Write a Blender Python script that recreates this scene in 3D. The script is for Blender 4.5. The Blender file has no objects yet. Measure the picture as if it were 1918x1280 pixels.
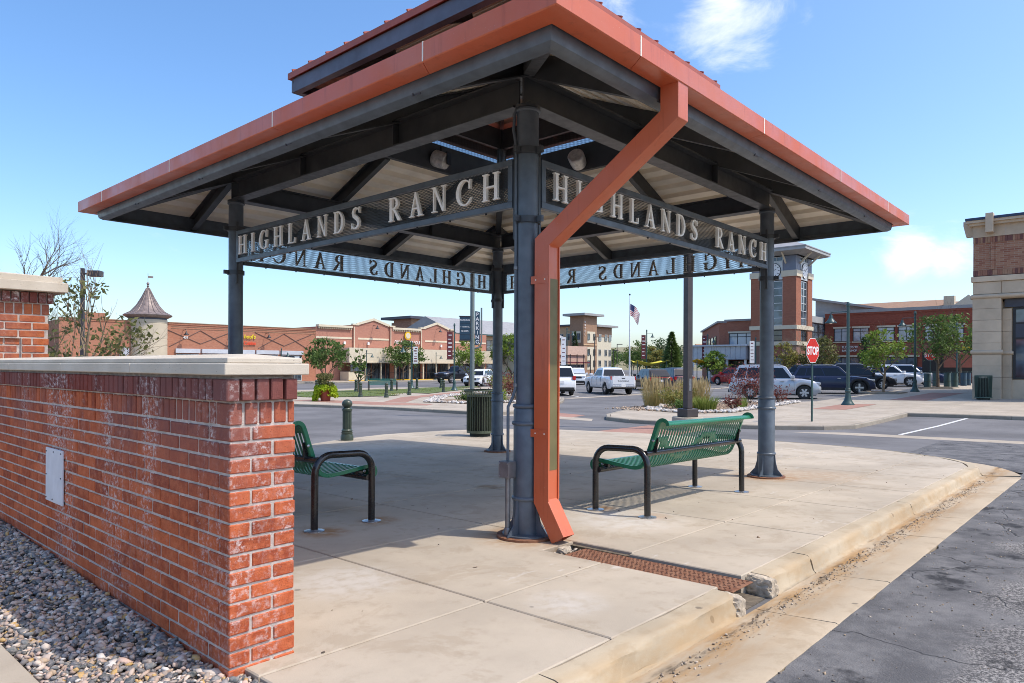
import bpy, bmesh, math, random
import numpy as np
from mathutils import Vector, Matrix, noise
R = math.radians
sc = bpy.context.scene
col = sc.collection
# world axes: x runs along the kerb away from the camera, y runs along the brick wall away from it, z is up.
# ---------------------------------------------------------------- camera
CAM_Z = 1.351
YAW = R(48.15)                       # heading of the lens, measured from the y axis towards the x axis
cam_d = bpy.data.cameras.new('camera')
cam = bpy.data.objects.new('camera', cam_d); col.objects.link(cam)
cam_d.sensor_width = 36; cam_d.lens = 36 * 1308 / 1918
cam_d.shift_y = (685.5 - 640) / 1918
cam_d.clip_start = .05; cam_d.clip_end = 8000
cam.matrix_world = Matrix.Translation((0, 0, CAM_Z)) @ Matrix.Rotation(-YAW, 4, 'Z') @ Matrix.Rotation(R(90), 4, 'X') @ Matrix.Rotation(.0039, 4, 'Z')
sc.camera = cam
# ---------------------------------------------------------------- sky, sun, exposure
SUN_EL = R(57); SUN_DIR = Vector((.44 * math.cos(SUN_EL), -.9 * math.cos(SUN_EL), math.sin(SUN_EL))).normalized()
w = bpy.data.worlds.new('World'); sc.world = w; w.use_nodes = True
nt = w.node_tree; nt.nodes.clear()
def wn(t, **k):
    n = nt.nodes.new(t)
    for a, b in k.items(): setattr(n, a, b)
    return n
sky = wn('ShaderNodeTexSky', sky_type='NISHITA', sun_disc=False)
sky.sun_elevation = SUN_EL; sky.sun_rotation = math.atan2(SUN_DIR.x, SUN_DIR.y)
sky.altitude = 1000; sky.air_density = 1.0; sky.dust_density = 4.0; sky.ozone_density = 2.0
bg = wn('ShaderNodeBackground'); bg.inputs[1].default_value = .15
out = wn('ShaderNodeOutputWorld')
tc = wn('ShaderNodeTexCoord')
no = wn('ShaderNodeTexNoise'); no.inputs['Scale'].default_value = 7; no.inputs['Detail'].default_value = 9; no.inputs['Roughness'].default_value = .62; no.inputs['Distortion'].default_value = .5
mp = wn('ShaderNodeMapping'); mp.inputs['Scale'].default_value = (1, 1, 2.0)
nt.links.new(tc.outputs['Generated'], mp.inputs[0]); nt.links.new(mp.outputs[0], no.inputs['Vector'])
prev = None
def cloud_dir(az, el):               # az: degrees right of the lens heading
    a = YAW + R(az)
    return Vector((math.sin(a) * math.cos(R(el)), math.cos(a) * math.cos(R(el)), math.sin(R(el))))
for az, el, rad, amt in ((17.3, 26.8, 6.6, 1.3), (9, 28, 4, .6), (29.6, 8.2, 3.0, 1.05), (32.0, 7.7, 3.0, .7), (-26, 9, 2.5, .35), (37, 21, 3, .35), (-70, 30, 9, .9), (75, 24, 9, .9), (120, 32, 12, 1), (170, 22, 10, .9), (-130, 28, 12, .9), (35, 52, 10, .8), (-40, 60, 9, .7)):
    d = cloud_dir(az, el)
    dp = wn('ShaderNodeVectorMath', operation='DISTANCE'); dp.inputs[1].default_value = d
    nt.links.new(tc.outputs['Generated'], dp.inputs[0])
    mr = wn('ShaderNodeMapRange'); mr.inputs[1].default_value = R(rad); mr.inputs[2].default_value = 0; mr.inputs[3].default_value = 0; mr.inputs[4].default_value = amt
    nt.links.new(dp.outputs['Value'], mr.inputs[0])
    if prev is None: prev = mr.outputs[0]
    else:
        mx = wn('ShaderNodeMath', operation='MAXIMUM'); nt.links.new(prev, mx.inputs[0]); nt.links.new(mr.outputs[0], mx.inputs[1]); prev = mx.outputs[0]
ad = wn('ShaderNodeMath', operation='MULTIPLY_ADD'); ad.inputs[1].default_value = 2.4; nt.links.new(no.outputs['Fac'], ad.inputs[0]); ad.inputs[2].default_value = -1.35
sm_ = wn('ShaderNodeMath', operation='ADD'); nt.links.new(ad.outputs[0], sm_.inputs[0]); nt.links.new(prev, sm_.inputs[1])
gt = wn('ShaderNodeMath', operation='GREATER_THAN'); gt.inputs[1].default_value = .001; nt.links.new(prev, gt.inputs[0])
ss = wn('ShaderNodeMapRange', interpolation_type='SMOOTHSTEP'); ss.inputs[1].default_value = .10; ss.inputs[2].default_value = 1.05; ss.inputs[4].default_value = .8
nt.links.new(sm_.outputs[0], ss.inputs[0])
mm = wn('ShaderNodeMath', operation='MULTIPLY'); nt.links.new(ss.outputs[0], mm.inputs[0]); nt.links.new(gt.outputs[0], mm.inputs[1])
mixc = wn('ShaderNodeMix', data_type='RGBA'); mixc.inputs[7].default_value = (4.9, 4.95, 5.05, 1)
hs = wn('ShaderNodeHueSaturation'); hs.inputs['Saturation'].default_value = 1.2; hs.inputs['Value'].default_value = 1.0
nt.links.new(sky.outputs[0], hs.inputs['Color'])
nt.links.new(mm.outputs[0], mixc.inputs[0]); nt.links.new(hs.outputs[0], mixc.inputs[6])
nt.links.new(mixc.outputs[2], bg.inputs[0]); nt.links.new(bg.outputs[0], out.inputs[0])
sun_d = bpy.data.lights.new('sun', 'SUN'); sun_d.energy = 2.0; sun_d.angle = R(.53); sun_d.color = (1, .93, .83)
sun = bpy.data.objects.new('sun', sun_d); col.objects.link(sun)
sun.rotation_euler = (-SUN_DIR).to_track_quat('-Z', 'Y').to_euler(); sun.location = (0, -20, 30)
vs = sc.view_settings; vs.view_transform = 'Standard'; vs.look = 'None'; vs.exposure = .92; vs.gamma = 1; vs.use_curve_mapping = False
sc.cycles.max_bounces = 8; sc.cycles.diffuse_bounces = 6; sc.cycles.glossy_bounces = 3; sc.cycles.transparent_max_bounces = 8
sc.cycles.caustics_reflective = False; sc.cycles.caustics_refractive = False
sc.cycles.use_denoising = True; sc.cycles.pixel_filter_type = 'BLACKMAN_HARRIS'; sc.cycles.filter_width = .95
# ---------------------------------------------------------------- the lie of the land
SA, CA = math.sin(R(41.85)), math.cos(R(41.85))
def smooth(a, b, x):
    t = min(1, max(0, (x - a) / (b - a))); return t * t * (3 - 2 * t)
def G(u, v):                          # pavement height: falls gently away from the wall, then levels out
    x = u * SA - v * CA; y = u * CA + v * SA
    yy = y if y < 16 else 16 + 8 * (1 - math.exp(-(y - 16) / 8))
    yy = max(yy, -6)
    d = 1.218 + .024 * yy + .0018 * min(max(y - 24, 0), 120)
    d -= .021 * min(max(x - 8, 0), 22) * smooth(14, 26, y)
    return CAM_Z - d
# ---------------------------------------------------------------- helpers
def tag(o, label=None, cat=None, group=None, kind=None):
    if label: o['label'] = label
    if cat: o['category'] = cat
    if group: o['group'] = group
    if kind: o['kind'] = kind
    return o
def empty(name, loc=(0, 0, 0), rz=0, label=None, cat=None, group=None, kind=None):
    o = bpy.data.objects.new(name, None); col.objects.link(o)
    o.location = loc; o.rotation_euler = (0, 0, rz); o.empty_display_size = .2
    return tag(o, label, cat, group, kind)
def copy_tree(o, parent=None):
    c = o.copy(); col.objects.link(c); c.parent = parent
    for ch in list(o.children): copy_tree(ch, c)
    return c
class MB:
    def __init__(s): s.v = []; s.f = []
    def add(s, vs, fs):
        n = len(s.v); s.v += [tuple(p) for p in vs]; s.f += [tuple(i + n for i in f) for f in fs]; return s
    def box(s, x0, x1, y0, y1, z0, z1, M=None):
        vs = [Vector((x, y, z)) for z in (z0, z1) for x, y in ((x0, y0), (x1, y0), (x1, y1), (x0, y1))]
        if M is not None: vs = [M @ p for p in vs]
        return s.add(vs, [(3, 2, 1, 0), (4, 5, 6, 7), (0, 1, 5, 4), (1, 2, 6, 5), (2, 3, 7, 6), (3, 0, 4, 7)])
    def prism(s, poly, h0, h1, M=None):          # poly in xy, extruded in z
        n = len(poly); vs = [Vector((p[0], p[1], h0)) for p in poly] + [Vector((p[0], p[1], h1)) for p in poly]
        if M is not None: vs = [M @ p for p in vs]
        return s.add(vs, [tuple(range(n - 1, -1, -1)), tuple(range(n, 2 * n))] + [(i, (i + 1) % n, n + (i + 1) % n, n + i) for i in range(n)])
    def beam(s, a, b, w, h, up=(0, 0, 1)):       # rectangular bar from a to b
        a = Vector(a); b = Vector(b); d = (b - a).normalized(); sd = d.cross(Vector(up)).normalized(); u2 = sd.cross(d)
        vs = [p + sd * x * w / 2 + u2 * y * h / 2 for p in (a, b) for x, y in ((-1, -1), (1, -1), (1, 1), (-1, 1))]
        return s.add(vs, [(0, 1, 2, 3), (7, 6, 5, 4), (0, 4, 5, 1), (1, 5, 6, 2), (2, 6, 7, 3), (3, 7, 4, 0)])
    def tube(s, path, r, n=10, cap=True):
        P = [Vector(p) for p in path]; rr = r if isinstance(r, (list, tuple)) else [r] * len(P)
        base = len(s.v); ref = None
        for i, p in enumerate(P):
            t = (P[min(i + 1, len(P) - 1)] - P[max(i - 1, 0)]).normalized()
            if ref is None:
                ref = Vector((0, 0, 1)) if abs(t.z) < .9 else Vector((1, 0, 0))
            sd = t.cross(ref)
            if sd.length < 1e-4: sd = t.cross(Vector((0, 1, 0)))
            sd.normalize(); ref = sd.cross(t).normalized()
            for k in range(n):
                a = 2 * math.pi * k / n; s.v.append(tuple(p + (sd * math.cos(a) + ref * math.sin(a)) * rr[i]))
        for i in range(len(P) - 1):
            for k in range(n):
                k2 = (k + 1) % n; s.f.append((base + i * n + k, base + i * n + k2, base + (i + 1) * n + k2, base + (i + 1) * n + k))
        if cap:
            s.f.append(tuple(base + k for k in range(n - 1, -1, -1))); e = base + (len(P) - 1) * n; s.f.append(tuple(e + k for k in range(n)))
        return s
    def lathe(s, prof, n=20, c=(0, 0, 0), M=None, cap=True):   # prof: (r, z)
        base = len(s.v)
        for r, z in prof:
            for k in range(n):
                a = 2 * math.pi * k / n; p = Vector((r * math.cos(a), r * math.sin(a), z))
                if M is not None: p = M @ p
                s.v.append((p.x + c[0], p.y + c[1], p.z + c[2]))
        m = len(prof)
        for i in range(m - 1):
            for k in range(n):
                k2 = (k + 1) % n; s.f.append((base + i * n + k, base + i * n + k2, base + (i + 1) * n + k2, base + (i + 1) * n + k))
        if cap:
            s.f.append(tuple(base + k for k in range(n - 1, -1, -1))); e = base + (m - 1) * n; s.f.append(tuple(e + k for k in range(n)))
        return s
    def grid(s, rows, closed=False):             # rows: list of equal length point lists
        base = len(s.v); m = len(rows[0])
        for r in rows: s.v += [tuple(p) for p in r]
        for i in range(len(rows) - 1):
            for k in range(m if closed else m - 1):
                k2 = (k + 1) % m; s.f.append((base + i * m + k, base + i * m + k2, base + (i + 1) * m + k2, base + (i + 1) * m + k))
        return s
    def mesh(s, name='m', smooth_=False, ang=40):
        me = bpy.data.meshes.new(name); me.from_pydata(s.v, [], s.f); me.validate()
        if smooth_:
            me.shade_smooth(); me.set_sharp_from_angle(angle=R(ang))
        me.update(); return me
    def build(s, name, mat, parent=None, smooth_=False, bevel=0, seg=2, loc=None, rot=None, solid=0, ang=40):
        me = s.mesh(name, smooth_, ang)
        return put(name, me, mat, parent, loc, rot, bevel, seg, solid)
def put(name, me, mat, parent=None, loc=None, rot=None, bevel=0, seg=2, solid=0):
    o = bpy.data.objects.new(name, me); col.objects.link(o)
    if mat is not None and not me.materials: me.materials.append(mat)
    if parent is not None: o.parent = parent
    if loc is not None: o.location = loc
    if rot is not None: o.rotation_euler = rot
    if solid:
        m = o.modifiers.new('solid', 'SOLIDIFY'); m.thickness = solid; m.offset = 0
    if bevel:
        m = o.modifiers.new('bevel', 'BEVEL'); m.width = bevel; m.segments = seg; m.limit_method = 'ANGLE'; m.angle_limit = R(35); m.harden_normals = False
    return o
def text_mesh(s, size, ext, bold=0, align='LEFT', shear=0):
    c = bpy.data.curves.new('t', 'FONT'); c.body = s; c.size = size; c.extrude = ext; c.offset = bold; c.align_x = align; c.shear = shear; c.resolution_u = 3
    o = bpy.data.objects.new('t', c); col.objects.link(o); bpy.context.view_layer.update()
    me = bpy.data.meshes.new_from_object(o.evaluated_get(bpy.context.evaluated_depsgraph_get()))
    bpy.data.objects.remove(o); bpy.data.curves.remove(c); return me
# ---------------------------------------------------------------- materials
class NT:
    def __init__(s, name):
        s.m = bpy.data.materials.new(name); s.m.use_nodes = True; s.t = s.m.node_tree
        s.p = s.t.nodes['Principled BSDF']; s.o = s.t.nodes['Material Output']
    def n(s, t, ins=None, **k):
        x = s.t.nodes.new(t)
        for a, b in k.items(): setattr(x, a, b)
        for a, b in (ins or {}).items():
            if isinstance(b, bpy.types.NodeSocket): s.t.links.new(b, x.inputs[a])
            else: x.inputs[a].default_value = b
        return x
    def pos(s): return s.n('ShaderNodeNewGeometry').outputs['Position']
    def noise(s, vec, scale, detail=4, rough=.55, dist=0):
        return s.n('ShaderNodeTexNoise', {'Vector': vec, 'Scale': scale, 'Detail': detail, 'Roughness': rough, 'Distortion': dist}).outputs['Fac']
    def rng(s, val, a, b, c=0., d=1., smooth_=True):
        return s.n('ShaderNodeMapRange', {0: val, 1: a, 2: b, 3: c, 4: d}, interpolation_type='SMOOTHSTEP' if smooth_ else 'LINEAR').outputs[0]
    def mix(s, f, a, b, mode='MIX'):
        return s.n('ShaderNodeMix', {0: f, 6: a, 7: b}, data_type='RGBA', blend_type=mode).outputs[2]
    def math(s, op, a, b=0.): return s.n('ShaderNodeMath', {0: a, 1: b}, operation=op).outputs[0]
    def bump(s, h, strength=.3, dist=.01):
        b = s.n('ShaderNodeBump', {'Height': h, 'Strength': strength, 'Distance': dist}); s.t.links.new(b.outputs[0], s.p.inputs['Normal'])
    def set(s, **k):
        for a, b in k.items():
            a = a.replace('_', ' ')
            if isinstance(b, bpy.types.NodeSocket): s.t.links.new(b, s.p.inputs[a])
            else: s.p.inputs[a].default_value = b
        return s.m
def c4(c): return (c[0], c[1], c[2], 1)
def mat(name, c, rough=.6, metal=0, var=.12, scale=6, bump=0, bscale=60, rnd=0, coat=0, spec=.5, world=False):
    q = NT(name); vec = q.pos() if world else q.n('ShaderNodeTexCoord').outputs['Object']
    colr = c4(c)
    if var:
        f = q.rng(q.noise(vec, scale, 5), .3, .7, 1 - var, 1 + var, False)
        colr = q.mix(1., colr, q.n('ShaderNodeCombineColor', {0: f, 1: f, 2: f}).outputs[0], 'MULTIPLY')
    if rnd:
        rv = q.n('ShaderNodeObjectInfo').outputs['Random']; f2 = q.rng(rv, 0., 1., 1 - rnd, 1 + rnd, False)
        colr = q.mix(1., colr, q.n('ShaderNodeCombineColor', {0: f2, 1: f2, 2: f2}).outputs[0], 'MULTIPLY')
    if bump: q.bump(q.noise(vec, bscale, 5), bump, .01)
    if var: rough = q.rng(q.noise(vec, scale * 2.3, 3), .3, .7, max(.02, rough - .08), min(1, rough + .08), False)
    return q.set(Base_Color=colr, Roughness=rough, Metallic=metal, Coat_Weight=coat, Specular_IOR_Level=spec)
M = {}
def brick_mat(name, base, dark, bloom, streak=0):
    q = NT(name); P = q.pos(); oi = q.n('ShaderNodeObjectInfo').outputs['Random']; isl = q.n('ShaderNodeNewGeometry').outputs['Random Per Island']
    h = q.math('FRACT', q.math('ADD', q.math('MULTIPLY', oi, 7.31), q.math('MULTIPLY', isl, 3.7)))
    c = q.mix(h, c4(base), c4(dark))
    c = q.mix(q.rng(q.noise(P, 22, 5, .65), .35, .75, 0, .6), c, c4([base[0] * 1.2, base[1] * 1.6, base[2] * 2.0]))
    c = q.mix(q.rng(q.noise(P, 9, 4), .5, .75, 0, .45), c, c4([x * .55 for x in dark]))
    sp = q.noise(P, 210, 2, .75); c = q.mix(q.rng(sp, .60, .68, 0, .75), c, (.035, .014, .010, 1))
    if bloom:
        st = q.n('ShaderNodeVectorMath', {0: P, 1: (1, 1, .3)}, operation='MULTIPLY').outputs[0]
        z = q.n('ShaderNodeSeparateXYZ', {0: P}).outputs[2]
        c = q.mix(q.math('MULTIPLY', q.rng(q.noise(st, 1.7, 5, .6), .36, .62), q.rng(z, .62, 1.15, 0, .72)), c, (.20, .09, .082, 1))
        m = q.math('MULTIPLY', q.rng(q.noise(st, 2.6, 5, .65), .45, .62), q.rng(q.noise(P, 42, 5, .75), .47, .66))
        m = q.math('MULTIPLY', m, q.rng(z, .0, 1.0, .45, 1.25))
        c = q.mix(q.math('MULTIPLY', m, bloom), c, (.66, .60, .58, 1))
    q.bump(q.math('ADD', q.noise(P, 150, 4), q.math('MULTIPLY', q.noise(P, 28, 4), 2.)), .55, .004)
    return q.set(Base_Color=c, Roughness=.9, Specular_IOR_Level=.2)
M['brick'] = brick_mat('brick_red', (.53, .120, .042), (.27, .054, .026), .9)
M['brick_dark'] = brick_mat('brick_maroon', (.22, .048, .032), (.14, .032, .024), .7)
M['brick_pier'] = brick_mat('brick_orange', (.56, .145, .040), (.32, .066, .024), .1)
M['mortar'] = mat('mortar', (.50, .43, .385), .95, var=.25, scale=25, bump=.5, bscale=220)
def cast_stone():
    q = NT('cast_stone'); P = q.pos()
    c = q.mix(q.rng(q.noise(P, 3.5, 5), .35, .7), (.52, .455, .365, 1), (.60, .535, .44, 1))
    c = q.mix(q.rng(q.noise(P, 120, 2, .6), .69, .73, 0, .85), c, (.14, .10, .07, 1))
    q.bump(q.noise(P, 150, 3), .35, .004)
    return q.set(Base_Color=c, Roughness=.85)
M['cap'] = cast_stone()
def concrete(name, base, stains=(), dirt=None, rust=(), band=None, white=0, agg=1.):
    q = NT(name); P = q.pos(); oi = q.n('ShaderNodeObjectInfo').outputs['Random']
    a, b = [x * .86 for x in base], [x * 1.1 for x in base]
    c = q.mix(q.rng(q.noise(P, .9, 6, .6), .32, .68), c4(a), c4(b))
    c = q.mix(q.rng(oi, 0., 1., 0., .16, False), c, c4([base[0] * .72, base[1] * .7, base[2] * .66]))
    c = q.mix(q.rng(q.noise(P, 7, 6, .65), .52, .75, 0, .5), c, c4([base[0] * .68, base[1] * .64, base[2] * .58]))
    c = q.mix(q.math('MULTIPLY', q.rng(q.noise(P, 1.7, 8, .72, .6), .53, .60), .34), c, c4([base[0] * .70, base[1] * .64, base[2] * .56]))
    sv_ = q.n('ShaderNodeTexVoronoi', {'Vector': P, 'Scale': 3.1, 'Randomness': 1.}); c = q.mix(q.math('MULTIPLY', q.rng(sv_.outputs['Distance'], .075, .055), q.rng(q.n('ShaderNodeSeparateColor', {0: sv_.outputs['Color']}).outputs[0], .78, .8, 0, .6)), c, (.07, .06, .05, 1))
    c = q.mix(q.rng(q.noise(P, 190, 3, .7), .55, .75, 0, .38 * agg), c, c4([x * .55 for x in base]))
    c = q.mix(q.rng(q.noise(P, 240, 2, .7), .60, .75, 0, .3 * agg), c, c4([min(1, x * 1.5) for x in base]))
    if white:
        wv = q.n('ShaderNodeVectorMath', {0: P, 1: (1.0, 3.2, 1)}, operation='MULTIPLY').outputs[0]
        c = q.mix(q.math('MULTIPLY', q.rng(q.noise(P, .55, 3), .56, .68), q.rng(q.noise(wv, 5, 5, .65), .55, .68, 0, .55)), c, (.62, .6, .57, 1))
    for (su, sv, r, colr, amt) in rust:
        d = q.n('ShaderNodeVectorMath', {0: P, 1: (su, sv, G(su, sv))}, operation='DISTANCE').outputs['Value']
        m = q.math('MULTIPLY', q.rng(d, r, r * .25, 0., 1.), q.rng(q.noise(P, 9, 5, .6), .3, .62, .15, 1.))
        c = q.mix(q.math('MULTIPLY', m, amt), c, c4(colr))
    if band:
        sx = q.n('ShaderNodeSeparateXYZ', {0: P}).outputs[1]
        lo, mid, hi, colr, amt = band
        m = q.math('MULTIPLY', q.rng(sx, lo, mid), q.rng(sx, hi, mid))
        st = q.n('ShaderNodeVectorMath', {0: P, 1: (.5, 2.2, 1)}, operation='MULTIPLY').outputs[0]
        m = q.math('MULTIPLY', m, q.rng(q.noise(st, 3.2, 6, .7), .36, .62, 0, amt))
        c = q.mix(m, c, c4(colr))
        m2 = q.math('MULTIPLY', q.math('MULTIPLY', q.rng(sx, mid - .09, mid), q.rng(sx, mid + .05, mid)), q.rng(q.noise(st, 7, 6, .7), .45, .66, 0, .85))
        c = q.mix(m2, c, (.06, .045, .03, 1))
    q.bump(q.math('ADD', q.noise(P, 160, 4), q.math('MULTIPLY', q.noise(P, 6, 5), 1.5)), .22, .004)
    return q.set(Base_Color=c, Roughness=.9, Specular_IOR_Level=.3)
RU = (.33, .17, .06)
M['plaza'] = concrete('plaza_concrete', (.45, .385, .30), white=1, rust=(
    (4.2, 3.6, .55, RU, .75), (9.0, 3.6, .6, RU, .8), (9.0, 8.4, .4, RU, .6), (5.62, 3.3, .22, RU, .9), (5.62, 3.86, .22, RU, .9), (7.6, 3.3, .15, RU, .5),
    (3.2, 4.9, .28, RU, .9), (3.8, 4.97, .25, RU, .9), (9.6, 3.2, .9, RU, .35), (4.1, 3.0, .35, (.2, .15, .1), .7), (5.9, 5.62, .25, (.22, .13, .05), .7), (11.2, 11.0, .5, (.14, .12, .1), .8),
    (3.1, 2.35, .3, (.62, .6, .57), .35), (5.3, 3.4, .7, (.62, .6, .57), .5), (2.5, 3.6, .5, (.62, .6, .57), .4)))
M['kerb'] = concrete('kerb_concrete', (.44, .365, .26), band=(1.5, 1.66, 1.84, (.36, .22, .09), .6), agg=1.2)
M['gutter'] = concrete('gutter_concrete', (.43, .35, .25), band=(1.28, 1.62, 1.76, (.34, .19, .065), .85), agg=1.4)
M['walk'] = concrete('walk_concrete', (.42, .36, .285))
M['kerb_far'] = concrete('kerb_grey', (.33, .29, .235))
M['red_concrete'] = concrete('red_concrete', (.36, .20, .15))
M['joint'] = mat('joint_sand', (.13, .105, .075), .95, var=.4, scale=30, world=True)
def asphalt(name, base, patch=.5, agg=.5):
    q = NT(name); P = q.pos()
    c = q.mix(q.rng(q.noise(P, .35, 6, .6), .35, .65), c4([x * .8 for x in base]), c4([x * 1.2 for x in base]))
    c = q.mix(q.rng(q.noise(P, 110, 3, .7), .52, .68, 0, agg), c, (.30, .28, .25, 1))
    c = q.mix(q.rng(q.noise(P, 1.3, 6, .7), .54, .66, 0, patch), c, (.016, .016, .018, 1))
    st = q.n('ShaderNodeVectorMath', {0: P, 1: (.06, .5, 1)}, operation='MULTIPLY').outputs[0]
    q.bump(q.noise(P, 130, 4), .5, .006)
    return q.set(Base_Color=c, Roughness=.92, Specular_IOR_Level=.25)
M['asphalt'] = asphalt('asphalt_far', (.15, .145, .145), .12, .2)
def asphalt_near():
    q = NT('asphalt_near'); P = q.pos(); v = q.n('ShaderNodeSeparateXYZ', {0: P}).outputs[1]
    wob = q.math('ADD', v, q.math('MULTIPLY', q.math('SUBTRACT', q.noise(P, 1.1, 5, .6), .5), 1.5))
    seal = q.rng(wob, .55, .85)
    rough_ = q.mix(q.rng(q.noise(P, 60, 3, .8), .44, .60), (.085, .082, .08, 1), (.34, .32, .30, 1))
    rough_ = q.mix(q.rng(q.noise(P, 150, 2, .7), .63, .7, 0, .9), rough_, (.62, .58, .53, 1))
    rough_ = q.mix(q.rng(q.noise(P, .8, 5, .6), .4, .68, 0, .5), rough_, (.05, .048, .05, 1))
    dark = q.mix(q.rng(q.noise(P, 3, 6, .7), .35, .7), (.095, .093, .095, 1), (.18, .175, .172, 1))
    dark = q.mix(q.rng(q.noise(P, 90, 3, .7), .58, .7, 0, .5), dark, (.2, .19, .18, 1))
    c = q.mix(seal, rough_, dark)
    bl = q.rng(q.noise(P, 1.6, 6, .68), .57, .66); c = q.mix(q.math('MULTIPLY', bl, .85), c, (.018, .018, .02, 1))
    cr = q.n('ShaderNodeTexVoronoi', {'Vector': q.n('ShaderNodeVectorMath', {0: P, 1: q.n('ShaderNodeVectorMath', {0: q.n('ShaderNodeTexNoise', {'Vector': P, 'Scale': 2.5, 'Detail': 4.}).outputs[1], 1: (.5, .5, .5)}, operation='MULTIPLY').outputs[0]}, operation='ADD').outputs[0], 'Scale': .75}, feature='DISTANCE_TO_EDGE').outputs['Distance']
    c = q.mix(q.math('MULTIPLY', q.rng(cr, .007, .002), q.rng(q.noise(P, .9, 3), .48, .6, .0, .7)), c, (.02, .02, .02, 1))
    q.bump(q.math('ADD', q.noise(P, 95, 4), q.math('MULTIPLY', q.rng(cr, .012, .0), -1.5)), .8, .008)
    return q.set(Base_Color=c, Roughness=.9, Specular_IOR_Level=.25)
M['asphalt_near'] = asphalt_near()
def island_mat(name, stops, rough=.85):
    q = NT(name); r = q.n('ShaderNodeNewGeometry').outputs['Random Per Island']
    cr = q.n('ShaderNodeValToRGB', {0: r}); cr.color_ramp.interpolation = 'CONSTANT'; e = cr.color_ramp.elements
    for i, cc in enumerate(stops):
        x = e[i] if i < 2 else e.new(i / len(stops)); x.position = i / len(stops); x.color = c4(cc)
    P = q.pos(); c = q.mix(q.rng(q.noise(P, 90, 3), .35, .7, 0, .35), cr.outputs[0], (.5, .42, .36, 1))
    q.bump(q.noise(P, 80, 3), .3, .004)
    return q.set(Base_Color=c, Roughness=rough)
M['gravel'] = island_mat('gravel', [(.12, .13, .13), (.46, .34, .27), (.06, .075, .085), (.33, .27, .23), (.56, .39, .31), (.16, .15, .145), (.60, .50, .41), (.09, .10, .115), (.45, .33, .22), (.24, .23, .225), (.62, .58, .53), (.38, .27, .20), (.15, .16, .165), (.50, .40, .33), (.07, .08, .08), (.50, .31, .10)])
M['river'] = island_mat('river_rock', [(.55, .53, .5), (.42, .40, .37), (.62, .6, .57), (.35, .32, .29), (.5, .45, .4)])
M['mulch'] = island_mat('mulch_gravel', [(.42, .30, .20), (.35, .24, .16), (.5, .38, .27), (.3, .2, .13)])
M['soil'] = mat('soil', (.24, .165, .105), .95, var=.35, scale=12, bump=.6, bscale=60, world=True)
M['gravel_bed'] = mat('gravel_bed', (.05, .045, .042), .95, var=.5, scale=50, world=True)
def weathered(name, c, fade, rough=.36):
    q = NT(name); P = q.pos()
    st = q.n('ShaderNodeVectorMath', {0: P, 1: (1, 1, .12)}, operation='MULTIPLY').outputs[0]
    k = q.mix(q.rng(q.noise(P, .7, 5, .6), .34, .68, 0, .75), c4(c), c4(fade))
    k = q.mix(q.rng(q.noise(st, 14, 5, .7), .52, .72, 0, .4), k, c4([x * .6 for x in c]))
    k = q.mix(q.rng(q.noise(P, 130, 2, .6), .72, .76, 0, .7), k, (.6, .5, .42, 1))
    q.bump(q.math('ADD', q.noise(P, 1.6, 3), q.math('MULTIPLY', q.noise(P, 9, 3), .15)), .35, .03)
    return q.set(Base_Color=k, Roughness=q.rng(q.noise(P, 3, 5), .3, .7, rough - .08, rough + .16), Specular_IOR_Level=.6)
M['terracotta'] = weathered('terracotta_paint', (.58, .115, .038), (.56, .165, .09))
M['terracotta_dull'] = mat('terracotta_paint_dull', (.36, .085, .045), .5, .0, .15, 4)
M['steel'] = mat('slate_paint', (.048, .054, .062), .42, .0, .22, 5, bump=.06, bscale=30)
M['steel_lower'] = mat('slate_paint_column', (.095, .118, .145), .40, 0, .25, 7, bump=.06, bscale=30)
M['steel_blue'] = mat('slate_blue_fascia', (.10, .115, .15), .5, 0, .2, 4)
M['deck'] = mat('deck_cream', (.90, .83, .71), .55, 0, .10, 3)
M['letter'] = mat('letter_cream', (.95, .92, .86), .45, 0, .06, 10)
M['mesh_metal'] = mat('mesh_metal', (.035, .038, .04), .5, .2, .1, 5)
M['olive'] = mat('olive_panel', (.16, .135, .055), .55, 0, .15, 5)
M['galv'] = mat('galvanised', (.22, .225, .235), .45, .6, .2, 12)
M['lamp_metal'] = mat('lamp_metal', (.62, .60, .57), .4, .3, .25, 20)
def rust_mat():
    q = NT('rusted_plate'); P = q.pos()
    c = q.mix(q.rng(q.noise(P, 14, 6, .65), .35, .68), (.19, .075, .036, 1), (.27, .135, .075, 1))
    c = q.mix(q.rng(q.noise(P, 60, 4, .7), .55, .7, 0, .6), c, (.10, .04, .022, 1))
    return q.set(Base_Color=c, Roughness=.85, Metallic=.1)
M['rust'] = rust_mat()
M['bench_green'] = mat('bench_green', (.014, .165, .082), .32, 0, .08, 8, coat=.2)
M['bench_black'] = mat('bench_black', (.012, .012, .013), .25, 0, .1, 9, coat=.3)
M['chrome'] = mat('zinc_foot', (.42, .43, .45), .3, .8, .15, 20)
M['can_green'] = mat('can_green', (.075, .095, .062), .45, 0, .12, 8)
M['can_dark'] = mat('can_liner', (.02, .026, .02), .7, 0, .1, 8)
M['bollard'] = mat('bollard_green', (.045, .062, .042), .38, 0, .15, 8)
M['lamp_green'] = mat('lamp_green', (.035, .075, .072), .4, 0, .12, 6)
M['pole_grey'] = mat('pole_greygreen', (.16, .19, .18), .45, .1, .12, 5)
M['pole_bronze'] = mat('pole_bronze', (.06, .05, .05), .45, .2, .15, 5)
M['white'] = mat('white_paint', (.78, .77, .75), .5, 0, .05, 5)
M['white_plate'] = mat('plate_grey_white', (.60, .60, .64), .5, 0, .08, 9)
M['black'] = mat('black', (.012, .012, .013), .5, 0, .1, 9)
M['stop_red'] = mat('stop_red', (.58, .025, .018), .4, 0, .06, 6)
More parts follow.
